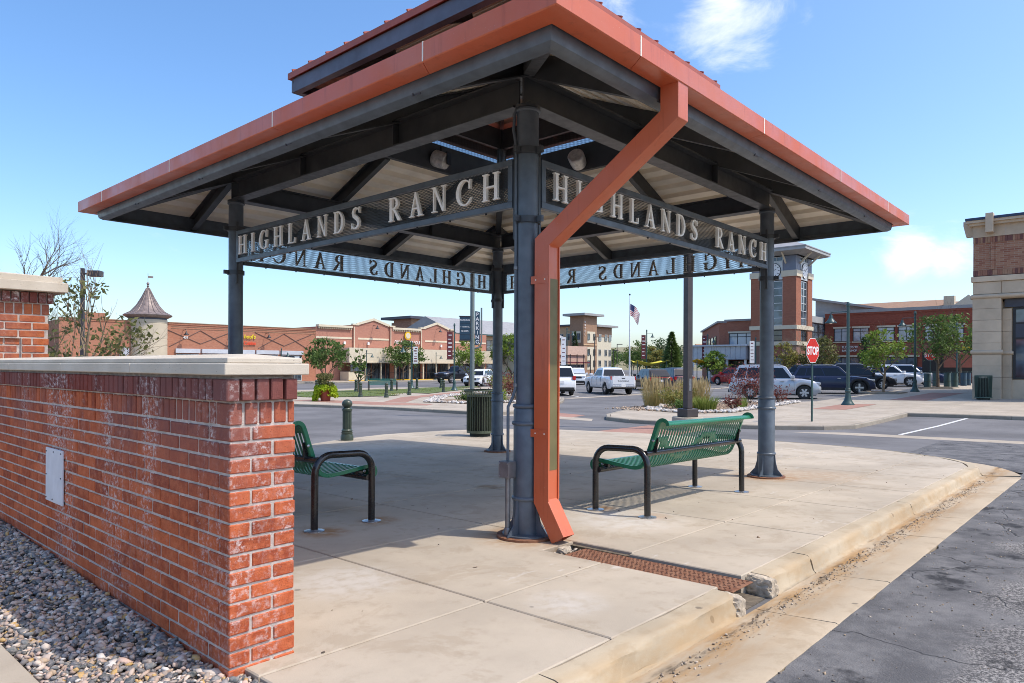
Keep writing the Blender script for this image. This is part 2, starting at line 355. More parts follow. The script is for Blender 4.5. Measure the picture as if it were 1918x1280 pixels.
M['sign_navy'] = mat('sign_navy', (.018, .052, .085), .45, 0, .06, 6)
M['conc_base'] = concrete('pole_base_concrete', (.42, .37, .29))
def leaf_mat(name, a, b, trans=.35):
    q = NT(name); r = q.n('ShaderNodeNewGeometry').outputs['Random Per Island']
    c = q.mix(r, c4(a), c4(b))
    tr = q.n('ShaderNodeBsdfTranslucent', {0: c}); q.set(Base_Color=c, Roughness=.6, Specular_IOR_Level=.3)
    mx = q.n('ShaderNodeMixShader', {0: trans, 1: q.p.outputs[0], 2: tr.outputs[0]}); q.t.links.new(mx.outputs[0], q.o.inputs[0])
    return q.m
M['leaf'] = leaf_mat('leaf_green', (0.074, 0.135, 0.030), (0.149, 0.216, 0.054))
M['leaf_dark'] = leaf_mat('leaf_dark', (0.034, 0.074, 0.024), (0.081, 0.121, 0.041))
M['leaf_bright'] = leaf_mat('leaf_bright', (0.135, 0.230, 0.034), (0.257, 0.324, 0.054))
M['leaf_olive'] = leaf_mat('leaf_olive', (0.101, 0.115, 0.034), (0.203, 0.189, 0.068))
M['leaf_lime'] = leaf_mat('leaf_lime', (.30, .42, .015), (.42, .52, .03))
M['leaf_red'] = leaf_mat('leaf_red', (0.121, 0.030, 0.034), (0.216, 0.068, 0.047))
M['leaf_gold'] = leaf_mat('leaf_gold', (.30, .24, .06), (.18, .20, .05))
M['plume'] = leaf_mat('grass_plume', (.55, .43, .22), (.66, .54, .30))
M['grass_green'] = leaf_mat('grass_green', (0.162, 0.216, 0.041), (0.297, 0.338, 0.081))
M['grass_tan'] = leaf_mat('grass_tan', (.30, .26, .09), (.42, .34, .14)); M['lawn'] = mat('lawn', (.10, .13, .03), .95, 0, .4, 3, bump=.5, bscale=40, world=True)
M['bark'] = mat('bark', (.13, .095, .065), .9, 0, .3, 12, bump=.5, bscale=40)
M['bark_pale'] = mat('bark_pale', (.26, .19, .125), .9, 0, .25, 12)
def glass_mat(name, c=(.02, .025, .03), rough=.06, var=0):
    q = NT(name)
    if var:
        f = q.rng(q.noise(q.pos(), .6, 3), .4, .62); return q.set(Base_Color=q.mix(f, c4(c), c4([x * var for x in c])), Roughness=rough, Specular_IOR_Level=.9)
    return q.set(Base_Color=c4(c), Roughness=rough, Specular_IOR_Level=.9)
M['glass'] = glass_mat('window_glass', (.03, .04, .05), .04, 4)
M['glass_light'] = glass_mat('window_glass_blinds', (.42, .46, .50), .08, .7)
M['car_glass'] = mat('car_glass', (.010, .013, .018), .06, 0, 0, spec=.45)
def fbrick(name, a, b, mort, sc_=1., row=.085, wid=.25):
    q = NT(name); P = q.pos(); s = q.n('ShaderNodeSeparateXYZ', {0: P})
    vec = q.n('ShaderNodeCombineXYZ', {0: q.math('ADD', s.outputs[0], s.outputs[1]), 1: s.outputs[2]}).outputs[0]
    br = q.n('ShaderNodeTexBrick', {'Vector': vec, 'Color1': c4(a), 'Color2': c4(b), 'Mortar': c4(mort), 'Scale': 1., 'Mortar Size': .008, 'Brick Width': wid, 'Row Height': row, 'Mortar Smooth': .3})
    c = q.mix(q.rng(q.noise(P, .5, 4), .35, .7, 0, .25), br.outputs[0], c4([x * .75 for x in a]))
    return q.set(Base_Color=c, Roughness=.9, Specular_IOR_Level=.2)
M['fb_left'] = fbrick('brick_far_rose', (.44, .19, .115), (.37, .15, .09), (.33, .20, .15))
M['fb_left2'] = fbrick('brick_far_salmon', (.46, .215, .15), (.41, .185, .13), (.36, .20, .16))
M['fb_red'] = fbrick('brick_far_red', (.33, .088, .052), (.25, .064, .040), (.22, .10, .075))
M['fb_tower'] = fbrick('brick_tower', (.37, .145, .088), (.31, .115, .07), (.28, .15, .11))
M['fb_tan'] = fbrick('brick_mixed', (.38, .205, .13), (.26, .10, .065), (.36, .28, .21), row=.09, wid=.28)
M['stone_far'] = mat('stone_panel', (.53, .42, .30), .85, 0, .14, 1.2, rnd=.07)
M['cream_far'] = mat('cream_stucco', (.60, .53, .40), .85, 0, .06, 2)
M['tan_far'] = mat('tan_stucco', (.54, .36, .21), .85, 0, .08, 2)
M['beige_far'] = mat('beige_stucco', (.50, .43, .32), .85, 0, .06, 1)
M['trim_far'] = mat('cream_trim', (.62, .54, .40), .75, 0, .05, 2)
M['roof_grey'] = mat('roof_grey', (.32, .31, .30), .6, .1, .12, 1)
M['roof_dark'] = mat('roof_dark', (.06, .065, .085), .5, .2, .1, 1)
M['copper'] = mat('copper_roof', (.21, .165, .15), .5, .2, .3, 3)
M['siding'] = mat('grey_siding', (.36, .36, .35), .7, 0, .06, 2)
M['siding_blue'] = mat('blue_siding', (.17, .19, .24), .6, 0, .06, 2)
M['brown_far'] = mat('brown_siding', (.30, .175, .105), .75, 0, .1, 2)
M['metal_panel'] = mat('metal_panel', (.45, .46, .50), .45, .3, .06, 2)
M['frame_dark'] = mat('frame_dark', (.018, .018, .02), .45, 0, .05, 5)
M['frame_light'] = mat('frame_light', (.55, .56, .55), .5, .2, .05, 5)
M['awn_grey'] = mat('awning_grey', (.50, .52, .56), .5, .1, .06, 2)
M['yellow'] = mat('yellow_canvas', (.70, .42, .01), .7, 0, .05, 3)
M['maroon'] = mat('maroon', (.13, .022, .028), .6, 0, .08, 3)
M['text_yellow'] = mat('text_yellow', (.75, .62, .02), .5, 0, 0, 3)
M['text_red'] = mat('text_red', (.75, .08, .03), .5, 0, 0, 3)
M['hill'] = mat('hillside', (.22, .19, .10), .95, 0, .35, .02, world=True)
def paint(name, c, rough=.28, metal=0): return mat('paint_' + name, c, rough, metal, 0, coat=.8 if sum(c) > .5 else .25, spec=.5 if sum(c) > .5 else .3)
M['p_white'] = paint('white', (.74, .75, .76)); M['p_silver'] = paint('silver', (.46, .47, .49), .3, .35); M['p_black'] = paint('black', (.012, .013, .018))
M['p_navy'] = paint('navy', (.02, .03, .07)); M['p_grey'] = paint('grey', (.10, .12, .15), .3, .2); M['p_teal'] = paint('teal', (.06, .18, .24), .3); M['p_red'] = paint('red', (.30, .02, .02)); M['p_brown'] = paint('umber', (.035, .03, .03), .2)
M['tyre'] = mat('tyre', (.018, .018, .018), .8, 0, .1, 20); M['rim'] = mat('rim', (.52, .53, .55), .3, .7, .05, 5); M['rim_dark'] = mat('rim_dark', (.06, .06, .065), .4, .4, .05, 5)
M['trim_black'] = mat('trim_black', (.02, .02, .022), .6, 0, .1, 9)
M['tail'] = mat('tail_light', (.45, .012, .012), .2, 0, 0, coat=.6); M['head'] = mat('head_light', (.55, .57, .6), .1, .2, 0, coat=.8); M['amber'] = mat('amber', (.6, .2, .02), .25, 0, 0)
# ================================================================ ground sheets
def cut_cells(poly, ul, vl):
    bm = bmesh.new(); f = bm.faces.new([bm.verts.new((p[0], p[1], 0)) for p in poly])
    if f.normal.z < 0 or f.calc_area() and sum((poly[i][0] * poly[(i + 1) % len(poly)][1] - poly[(i + 1) % len(poly)][0] * poly[i][1]) for i in range(len(poly))) < 0: f.normal_flip()
    for ax, lines in ((0, ul), (1, vl)):
        for x in lines:
            co = [0, 0, 0]; co[ax] = x; nn = [0, 0, 0]; nn[ax] = 1
            bmesh.ops.bisect_plane(bm, geom=bm.verts[:] + bm.edges[:] + bm.faces[:], plane_co=co, plane_no=nn)
    out_ = []
    for f in bm.faces:
        p = [(v.co.x, v.co.y) for v in f.verts]
        out_.append(p)
    bm.free(); return out_
def area2(p): return sum(p[i][0] * p[(i + 1) % len(p)][1] - p[(i + 1) % len(p)][0] * p[i][1] for i in range(len(p)))
def clean(p, eps=.02):
    q = []
    for i, a in enumerate(p):
        b = p[(i + 1) % len(p)]
        if math.hypot(a[0] - b[0], a[1] - b[1]) > eps: q.append(a)
    r = []
    for i, a in enumerate(q):
        p0, p1 = q[i - 1], q[(i + 1) % len(q)]
        if abs((a[0] - p0[0]) * (p1[1] - a[1]) - (a[1] - p0[1]) * (p1[0] - a[0])) > 1e-4: r.append(a)
    return r if area2(r) > 0 else r[::-1]
def inset(p, d):
    n = len(p); o = []
    for i in range(n):
        a, b, c = Vector(p[i - 1]), Vector(p[i]), Vector(p[(i + 1) % n])
        e1 = (b - a).normalized(); e2 = (c - b).normalized()
        n1 = Vector((-e1.y, e1.x)); n2 = Vector((-e2.y, e2.x)); k = 1 + n1.dot(n2)
        o.append(tuple(b + (n1 + n2) * (d / max(k, .3))))
    return o
def lines(a, b, s): return [a + i * s for i in range(int((b - a) / s) + 1)]
def sheet(name, poly, off, m, step=3., parent=None, kind=None, label=None, skip=None):
    us = [p[0] for p in poly]; vs_ = [p[1] for p in poly]
    gl = lambda lo, hi: [x * step for x in range(int(lo // step), int(hi // step) + 2)]
    mb = MB(); idx = {}
    for c in cut_cells(poly, gl(min(us), max(us)) + (list(skip[:2]) if skip else []), gl(min(vs_), max(vs_)) + (list(skip[2:]) if skip else [])):
        if skip and skip[0] < sum(p[0] for p in c) / len(c) < skip[1] and skip[2] < sum(p[1] for p in c) / len(c) < skip[3]: continue
        ids = []
        for p in c:
            k = (round(p[0], 4), round(p[1], 4))
            if k not in idx: idx[k] = len(mb.v); mb.v.append((p[0], p[1], G(*p) + off))
            ids.append(idx[k])
        if area2(c) < 0: ids.reverse()
        mb.f.append(tuple(ids))
    o = mb.build(name, m, parent); tag(o, kind=kind, label=label); return o
def slab(p, parent, m, name='slab', th=.13, gap=.006, off=0., cham=.006):
    p = clean(p)
    if len(p) < 3 or area2(p) < .02: return
    a = inset(p, gap); b = inset(p, gap + cham); n = len(p); mb = MB()
    mb.v = [(x, y, G(x, y) - th + off) for x, y in a] + [(x, y, G(x, y) - cham + off) for x, y in a] + [(x, y, G(x, y) + off) for x, y in b]
    mb.f = [tuple(range(2 * n, 3 * n))] + [(k * n + i, k * n + (i + 1) % n, (k + 1) * n + (i + 1) % n, (k + 1) * n + i) for k in (0, 1) for i in range(n)]
    return mb.build(name, m, parent)
# far ground as one sheet out to the horizon
g = MB(); rings = [0, 60, 120, 200, 320, 500, 900, 1600, 3000, 6000]; N_ = 48
rows = []
for r in rings:
    rows.append([(60 + max(r, .01) * math.cos(2 * math.pi * k / N_), 40 + max(r, .01) * math.sin(2 * math.pi * k / N_), -1.25 if r < 400 else -1.6) for k in range(N_)])
g.grid(rows, True); tag(g.build('ground', M['soil'], smooth_=True), kind='structure')
# asphalt: the streets and the car park in one sheet
sheet('road', [(-30, -45), (150, -45), (260, 60), (260, 160), (120, 170), (-30, 120)], -.125, M['asphalt'], 4, kind='structure')
rng = random.Random(5)
edge = [(u / 4. + rng.uniform(-.06, .06), 1.235 + .025 * math.sin(u * .9) + rng.uniform(-.03, .025)) for u in range(-40, 52)]
edge2 = [(13.05, 1.46), (13.45, 1.70), (13.82, 2.02), (14.30, 2.62), (14.62, 3.2)]
sheet('road_patch', [(-10, -14), (19, -14), (19, 3.4), (15.2, 3.3)] + edge2[::-1] + edge[::-1], -.104, M['asphalt_near'], 3, kind='structure')
# ---------------------------------------------------------------- plaza paving: slabs with open joints
plaza = empty('plaza_pavement', kind='structure')
OUT = [(1.45, -3), (1.45, 1.862), (12.2, 1.862), (12.75, 2.02), (13.4, 2.45), (14.2, 3.5), (14.62, 4.8), (14.75, 6.2), (14.7, 9.2), (14.3, 11.2), (13.4, 12.5), (12, 13.0), (10.2, 13.1), (8.6, 12.6), (7, 11.75), (5, 10.8), (1.45, 10.4)]
OUT = [(1.45, 1.862)] + OUT[2:]
sheet('joint_bed', inset(clean(OUT), .03), -.022, M['joint'], 1.5, plaza, skip=(3.93, 4.28, 1.7, 3.235))
UL = [2.80 + 1.52 * i for i in range(9)]; VL = [2.70, 4.21, 5.66, 7.12, 8.5, 9.85, 11.3, 12.6]
for c in cut_cells(clean(OUT), UL, VL):
    cu = sum(p[0] for p in c) / len(c); cv = sum(p[1] for p in c) / len(c)
    if 2.8 < cu < 4.32 and cv < 2.7: slab([(2.8, 1.862), (3.945, 1.862), (3.945, 2.70), (2.8, 2.70)], plaza, M['plaza']); continue
    if 2.8 < cu < 4.32 and 2.7 < cv < 4.21: slab([(2.8, 2.70), (3.945, 2.70), (3.945, 3.22), (4.32, 3.22), (4.32, 4.21), (2.8, 4.21)], plaza, M['plaza']); continue
    if 4.32 < cu < 5.84 and cv < 4.21: c = [(4.265 if p[0] < 4.4 and p[1] < 3.3 else p[0], p[1]) for p in c] if cv < 2.7 else c
    slab(c, plaza, M['plaza'])
# pavement this side of the brick wall
near = empty('foreground_pavement', kind='structure')
sheet('joint_bed', [(-6, -3), (1.44, -3), (1.44, 2.2), (.84, 2.2), (.84, 12), (-6, 12)], -.022, M['joint'], 1.5, near)
for c in cut_cells([(-6, 1.862), (1.45, 1.862), (1.45, 2.45), (.84, 2.45), (.84, 12), (-6, 12)], [-.68, -2.2, -3.7], [2.45, 3.9, 5.4, 6.9]): slab(c, near, M['plaza'])
# ---------------------------------------------------------------- kerb and gutter along the near street
def smoothpath(P, n=4):
    o = []
    for i in range(len(P) - 1):
        p0, p1, p2, p3 = (Vector(P[max(0, min(len(P) - 1, i + k))]) for k in (-1, 0, 1, 2))
        for j in range(n):
            t = j / n; o.append(.5 * ((2 * p1) + (-p0 + p2) * t + (2 * p0 - 5 * p1 + 4 * p2 - p3) * t * t + (-p0 + 3 * p1 - 3 * p2 + p3) * t ** 3))
    o.append(Vector(P[-1])); return o
def sweep(path, prof, parent, name, m, jag=0, seed=0, ends=(.004, .004)):
    rg = random.Random(seed); P = [Vector(p) for p in path]; rows = []
    for i, p in enumerate(P):
        t = (P[min(i + 1, len(P) - 1)] - P[max(i - 1, 0)]).normalized(); nn = Vector((t.y, -t.x))
        if i == 0: p = p + t * ends[0]
        if i == len(P) - 1: p = p - t * ends[1]
        row = []
        for d, z in prof:
            q = p + nn * (d + (rg.uniform(-jag, jag) if jag else 0)); row.append((q.x, q.y, G(q.x, q.y) + z + (rg.uniform(-jag, jag) * .6 if jag else 0)))
        rows.append(row)
    mb = MB(); mb.grid(rows, True); n = len(prof)
    mb.f.append(tuple(range(n))); mb.f.append(tuple(range(len(mb.v) - 1, len(mb.v) - 1 - n, -1)))
    bmx = bmesh.new(); me = mb.mesh(name, True, 50); bmx.from_mesh(me); bmesh.ops.recalc_face_normals(bmx, faces=bmx.faces); bmx.to_mesh(me); bmx.free()
    return put(name, me, m, parent)
KP = [(0, 0), (.085, -.002), (.112, -.007), (.129, -.019), (.138, -.040), (.152, -.095), (.160, -.110), (.178, -.122), (.178, -.25), (0, -.25)]
GP = [(.178, -.117), (.235, -.118), (.40, -.110), (.625, -.096), (.64, -.102), (.64, -.25), (.178, -.25)]
kerb = empty('kerb', kind='structure')
def seg(a, b, n): return [(a + (b - a) * i / n, 1.858) for i in range(n + 1)]
for i, (a, b, j) in enumerate(((-6, -2.6, .002), (-2.6, .3, .002), (.3, 2.25, .003), (2.25, 3.87, .010), (4.40, 5.11, .006), (5.11, 8.07, .003), (8.07, 10.45, .003), (10.45, 12.2, .003))):
    sweep(seg(a, b, max(6, int((b - a) * 7))), KP, kerb, 'kerb_stone', M['kerb'], j, i)
nose = smoothpath([(12.2, 1.858), (12.75, 2.016), (13.4, 2.446), (14.2, 3.496), (14.62, 4.796), (14.755, 6.2), (14.71, 9.2)], 6)
sweep(nose[:13], KP, kerb, 'kerb_stone', M['kerb'], .002, 31)
sweep(nose[12:], [(0, 0), (.05, -.003), (.10, -.02), (.13, -.06), (.14, -.11), (.14, -.25), (0, -.25)], kerb, 'kerb_stone', M['kerb'], .002, 32)
pan = empty('gutter', kind='structure')
for i, (a, b) in enumerate(((-6, -1.2), (-1.2, 2.1), (2.1, 4.05), (4.05, 5.13), (5.13, 6.9), (6.9, 8.07), (8.07, 10.45), (10.45, 12.2))):
    sweep(seg(a, b, 14), GP, pan, 'gutter_pan', M['gutter'], .002, 50 + i)
sweep(nose[:16], GP, pan, 'gutter_pan', M['gutter'], .002, 70)
# broken ends of the kerb at the drain, and the drain trough itself
def chunk(name, loc, size, seed, m, label, cat, group=None):
    rg = random.Random(seed); bm = bmesh.new(); bmesh.ops.create_icosphere(bm, subdivisions=4, radius=1)
    for v in bm.verts:
        p = v.co.copy(); k = 1 + .30 * noise.noise(p * 1.6 + Vector((seed, 0, 0))) + .16 * noise.noise(p * 4 + Vector((0, seed, 0))) + .10 * noise.noise(p * 9) + .06 * noise.noise(p * 19)
        q = Vector([max(-.78, min(.78, c)) for c in (p * k)]); v.co = Vector((q.x * size[0], q.y * size[1], q.z * size[2]))
    me = bpy.data.meshes.new(name); bm.to_mesh(me); bm.free(); me.shade_smooth(); me.set_sharp_from_angle(angle=R(28))
    o = put(name, me, m, None, loc, (0, 0, rg.uniform(-.3, .3))); return tag(o, label, cat, group)
M['broken'] = mat('broken_concrete', (.44, .37, .28), .95, 0, .45, 22, bump=.9, bscale=45, world=True)
chunk('concrete_chunk', (4.38, 1.79, G(4.37, 1.78) - .075), (.075, .13, .085), 3, M['broken'], 'broken lump of kerb concrete at the far side of the rusty plate', 'rubble', 'broken kerb ends')
chunk('concrete_chunk', (3.88, 1.77, G(3.87, 1.75) - .075), (.06, .115, .08), 8, M['broken'], 'broken lump of kerb concrete at the near side of the rusty plate', 'rubble', 'broken kerb ends')
chunk('concrete_chunk', (4.13, 3.17, G(4.1, 3.2) - .035), (.07, .05, .04), 5, M['broken'], 'small broken concrete piece under the downspout mouth', 'rubble', 'broken kerb ends')
tr = MB(); tr.box(3.93, 4.28, 1.72, 3.24, G(4.1, 2.5) - .16, G(4.1, 2.5) - .105)
tag(tr.build('drain_trough', M['joint']), kind='structure')
pl = empty('drain_cover', (4.10, 2.46, G(4.1, 2.46) - .016), 0, 'rusty steel tread plate covering the drain between the slabs', 'drain cover'); pl.rotation_euler = (-.016, .0179, 0)
pm = MB(); pm.box(-.145, .145, -.68, .60, -.008, 0); pm.build('plate', M['rust'], pl, bevel=.002, seg=1)
pm = MB(); k = 0
for i in range(9):
    for j in range(38):
        x = -.125 + i * .031; y = -.655 + j * .033 + (i % 2) * .0165
        if y > .58: continue
        Mx = Matrix.Translation((x, y, .0012)) @ Matrix.Rotation(R(45 if (i + j) % 2 else -45), 4, 'Z'); pm.box(-.010, .010, -.0032, .0032, -.003, .0015, Mx)
tag(pm.build('tread_lugs', mat('rust_lug', (.10, .042, .024), .8), pl), kind='stuff')
# ---------------------------------------------------------------- gravel strip and its stones
gb = MB(); gb.grid([[(.845, v, G(.845, v) - .03), (1.39, v, (.062 + .032 * max(0, v - 2.82) if v < 7.4 else .2) - .03), (1.45, v, .03)] for v in (2.46, 2.82, 4, 5.5, 7.3, 9.5)][::-1]); tag(gb.build('gravel_bed', M['gravel_bed']), kind='structure')
def stones(name, pts, sizes, m, seed, flat=.6, label=None, cat=None, sub=1):
    bm = bmesh.new(); bmesh.ops.create_icosphere(bm, subdivisions=sub, radius=1); V = np.array([v.co[:] for v in bm.verts]); F = np.array([[v.index for v in f.verts] for f in bm.faces]); bm.free()
    rs = np.random.RandomState(seed); n = len(pts); nv = len(V)
    jit = 1 + rs.uniform(-.38, .34, (n, nv, 1)); X = V[None] * jit
    X = X * (np.array(sizes)[:, None, None]) * np.stack([rs.uniform(.75, 1.5, n), rs.uniform(.6, 1.05, n), rs.uniform(flat * .6, flat * 1.3, n)], 1)[:, None, :]
    def rot(a, i, j):
        c, s_ = np.cos(a)[:, None], np.sin(a)[:, None]; A, B = X[:, :, i].copy(), X[:, :, j].copy(); X[:, :, i] = c * A - s_ * B; X[:, :, j] = s_ * A + c * B
    rot(rs.uniform(-.6, .6, n), 0, 2); rot(rs.uniform(-.6, .6, n), 1, 2); rot(rs.uniform(0, 6.28, n), 0, 1)
    X += np.array(pts)[:, None, :]
    Fa = (F[None] + (np.arange(n) * nv)[:, None, None]).reshape(-1, 3)
    me = bpy.data.meshes.new(name); me.vertices.add(n * nv); me.vertices.foreach_set('co', X.reshape(-1).astype(np.float32))
    me.loops.add(Fa.size); me.loops.foreach_set('vertex_index', Fa.reshape(-1).astype(np.int32)); me.polygons.add(len(Fa)); me.polygons.foreach_set('loop_start', np.arange(0, Fa.size, 3, dtype=np.int32)); me.polygons.foreach_set('loop_total', np.full(len(Fa), 3, dtype=np.int32))
    me.update(calc_edges=True); me.validate(); o = put(name, me, m); tag(o, label, cat, kind='stuff'); return o
rg = random.Random(11); pts = []; szs = []
for i in range(12000):
    v = 2.47 + 5.6 * rg.random() ** 1.25; u = rg.uniform(.85, 1.44); s = rg.choice((.009, .011, .013, .016, .020)) * rg.uniform(.8, 1.25)
    if v > 2.80 and u > 1.37: u = 1.37 - (u - 1.37)
    if rg.random() < .006: s *= 1.7
    f_ = (u - .84) / .545; zl = .062 + .032 * max(0, v - 2.82)
    pts.append((u, v, G(u, v) * (1 - f_) + zl * f_ - .022 + rg.uniform(-.012, .012))); szs.append(s)
stones('gravel', pts, szs, M['gravel'], 4, label='mixed dark and pinkish gravel strip along the foot of the wall', cat='gravel')

rg = random.Random(91); pts = []; sz = []
for i in range(1500):
    u = rg.uniform(1.0, 11.5); v = 1.62 - abs(rg.gauss(0, .10)); pts.append((u, v, G(u, v) - .112)); sz.append(rg.choice((.003, .004, .005, .008)))
for i in range(260):
    u = rg.uniform(3.96, 4.25); v = rg.uniform(3.0, 3.22); pts.append((u, v, G(u, v) - .05 + rg.uniform(-.03, .02))); sz.append(rg.uniform(.005, .014))
for i in range(700):
    u = rg.uniform(1.6, 12); v = rg.uniform(.2, 1.22); pts.append((u, v, G(u, v) - .102)); sz.append(rg.choice((.003, .004, .006, .009)))
stones('grit', pts, sz, island_mat('grit', [(.30, .22, .14), (.12, .10, .08), (.42, .35, .27), (.2, .15, .1)]), 92, .6, 'loose grit and crumbs lying along the gutter', 'grit')
pts = []; sz = []
for i in range(150):
    u = rg.uniform(1.7, 12); v = rg.uniform(1.9, 9); pts.append((u, v, G(u, v) + .003)); sz.append(rg.choice((.004, .006, .009, .012)))
stones('leaf_litter', pts, sz, island_mat('litter', [(.16, .10, .05), (.08, .06, .04), (.3, .24, .16)]), 93, .25, 'small dry leaf crumbs scattered on the paving', 'litter')
# ================================================================ brick walls
def brick_mesh(l, d, h, b=.004):
    mb = MB(); mb.box(0, l, 0, d, 0, h); me = mb.mesh('brick'); bm = bmesh.new(); bm.from_mesh(me)
    bmesh.ops.bevel(bm, geom=bm.edges[:], offset=b, segments=1, affect='EDGES'); bm.to_mesh(me); bm.free(); return me
BC = {}
def bmesh_for(l, d, h, m):
    k = (round(l, 3), round(d, 3), round(h, 3), m)
    if k not in BC:
        BC[k] = brick_mesh(l, d, h); BC[k].materials.append(M[m])
    return BC[k]
RC = .0677; BH = .0565; SW = .2032; BL = .1905; BD = .092
class Bricks:
    def __init__(s, root, cap_n=300): s.root = root; s.items = []; s.cap = cap_n
    def add(s, x0, x1, y0, y1, z0, z1, m, rank): s.items.append((rank, x0, x1, y0, y1, z0, z1, m))
    def flush(s, rg):
        s.items.sort(key=lambda t: t[0]); rest = {}
        for i, (rk, x0, x1, y0, y1, z0, z1, m) in enumerate(s.items):
            j = [rg.uniform(-.0018, .0018) for _ in range(3)]
            if i < s.cap:
                o = put('brick', bmesh_for(x1 - x0, y1 - y0, z1 - z0, m), None, s.root, (x0 + j[0], y0 + j[1], z0 + j[2] * .5), (rg.uniform(-.006, .006), rg.uniform(-.006, .006), rg.uniform(-.008, .008)))
            else: rest.setdefault(m, MB()).box(x0 + j[0], x1 + j[0], y0 + j[1], y1 + j[1], z0, z1)
        for m, mb in rest.items(): tag(mb.build('bricks', M[m], s.root, bevel=.004, seg=1), kind='stuff')
rg = random.Random(21)
W0, W1, V0, V1 = 0., .305, 0., 4.46                     # local: x = thickness, y = length
wz = .075
wall = empty('brick_wall', (1.385, 2.82, wz), 0, 'low red brick wall with pale stone coping and white salt stains', 'wall')
core = MB(); core.box(.0055, .2975, .0055, V1, -.12, 1.232); core.build('mortar_core', M['mortar'], wall)
B = Bricks(wall)
# course heights start below the gravel
for k in range(-1, 15):
    z0 = k * RC + .005; z1 = z0 + BH; A = k % 2 == 0
    if A:
        B.add(.1016, .295 + .008, 0, BD, z0, z1, 'brick', -50 + k * .01)
        y = 0.
    else:
        B.add(0, BL, 0, BD, z0, z1, 'brick', -50 + k * .01); B.add(SW, .303, 0, BL, z0, z1, 'brick', -49); y = .1016
    while y < V1 - .05:
        B.add(0, BD, y, min(y + BL, V1), z0, z1, 'brick', y - .02 * abs(k - 8)); y += SW
    y = SW + (0 if A else 0.)
    while y < V1 - .05:
        B.add(.303 - BD, .303, y + .01, min(y + BL + .01, V1), z0, z1, 'brick', 90); y += SW
for row, (zb, pr, m) in enumerate(((1.0155 + .006, 0., 'brick'), (1.0155 + .108, .027, 'brick_dark'))):
    zt = zb + .092; n = int((V1 + pr) / RC); mm_ = m
    y = -pr
    while y < V1 - .02:
        if y > .04 - pr: B.add(-pr, -pr + BD, y, y + BH, zb, zt, mm_, y + .3)
        y += RC
    x = -pr; i = 0
    while x < .303 + pr - .03:
        x1 = min(x + BH, .303 + pr); B.add(x, x1, -pr, -pr + BD, zb, zt, mm_, -40); x += RC; i += 1
    y = .1
    while y < V1 - .02: B.add(.303 + pr - BD, .303 + pr, y, y + BH, zb, zt, mm_, 95); y += RC
B.flush(rg)
def coping(parent, x0, x1, y0, y1, zb, o1, t1, t2, peak, ys, o2=None):
    o2 = o1 - .022 if o2 is None else o2
    for a, b in zip(ys[:-1], ys[1:]):
        e0 = o1 if a == y0 else -.002; e1 = o1 if b == y1 else -.002
        mb = MB(); mb.box(x0 - o1, x1 + o1, a - e0, b + e1, zb, zb + t1); mb.build('coping_slab', M['cap'], parent, bevel=.005)
    for i, (a, b) in enumerate(zip(ys[:-1], ys[1:])):
        f0 = o2 if a == y0 else -.002; f1 = o2 if b == y1 else -.002; xm = (x0 + x1) / 2; z = zb + t1 + .001
        mb = MB(); A = [(x0 - o2, a - f0), (x1 + o2, a - f0), (x1 + o2, b + f1), (x0 - o2, b + f1)]
        ya = a + (.12 if a == y0 else -f0 * 0 + .002); yb = b - (.12 if b == y1 else .002)
        mb.v = [(x, y, z) for x, y in A] + [(x, y, z + t2) for x, y in A] + [(xm, ya, z + t2 + peak), (xm, yb, z + t2 + peak)]
        mb.f = [(3, 2, 1, 0), (0, 1, 5, 4), (1, 2, 6, 5), (2, 3, 7, 6), (3, 0, 4, 7), (4, 5, 8), (5, 6, 9, 8), (6, 7, 9), (7, 4, 8, 9)]
        mb.build('coping_crown', M['cap'], parent, bevel=.004)
coping(wall, 0, .303, 0, V1, 1.232, .045, .050, .022, .02, [0, .98, 2.1, 3.3, V1])
# white cover plate on the long face
cp = MB(); cp.box(-.012, -.002, 0, .35, 0, .345)
def wall_px(y, z): return (0, y, z)
cvr = cp.build('cover_plate', M['white_plate'], wall, bevel=.003, loc=(0, 2.165, .388))
for y, z in ((.03, .325), (.18, .325), (.03, .17), (.33, .17), (.20, .02), (.33, .32), (.33, .02)):
    mb = MB(); mb.lathe([(.004, 0), (.004, .004), (.002, .005)], 8, M=Matrix.Rotation(R(-90), 4, 'Y')); mb.build('screw', M['black'], cvr, loc=(-.012, y, z))
# taller pier the wall runs into
PW = .73; px0 = 1.9 - PW; pz = .06
pier = empty('brick_pier', (px0, 7.3, pz), 0, 'tall orange brick pier with stone cap at the left end of the low wall', 'wall')
core = MB(); core.box(.0305, PW - .0055, .0305, 3.0, -.1, 1.93); core.box(.0055, .205, .0055, .030, -.1, 1.93); core.box(.525, PW - .006, .0055, .030, -.1, 1.93); core.box(.205, .525, .0055, .030, 1.515, 1.93); core.build('mortar_core', M['mortar'], pier)
B = Bricks(pier, 150); top = 1.725
for k in range(0, 26):
    z1 = top - k * RC - .005; z0 = z1 - BH; x = 0. if k % 2 else -.1016
    while x < PW - .02:
        a, b = max(x, 0), min(x + BL, PW)
        inside = k >= 3
        if inside:
            for (lo, hi, yo) in ((0, .195, 0), (.205, .515, .025), (.53, PW, 0)):
                aa, bb = max(a, lo), min(b, hi)
                if bb - aa > .03: B.add(aa, bb, yo, BD + yo, z0, z1, 'brick_pier', k)
        elif b - a > .03: B.add(a, b, 0, BD, z0, z1, 'brick_pier', k)
        x += SW
    for s in (0, PW - BD):
        y = .1016 if k % 2 else SW
        while y < 2.9: B.add(s, s + BD, y, y + BL, z0, z1, 'brick_pier', 60 + y); y += SW
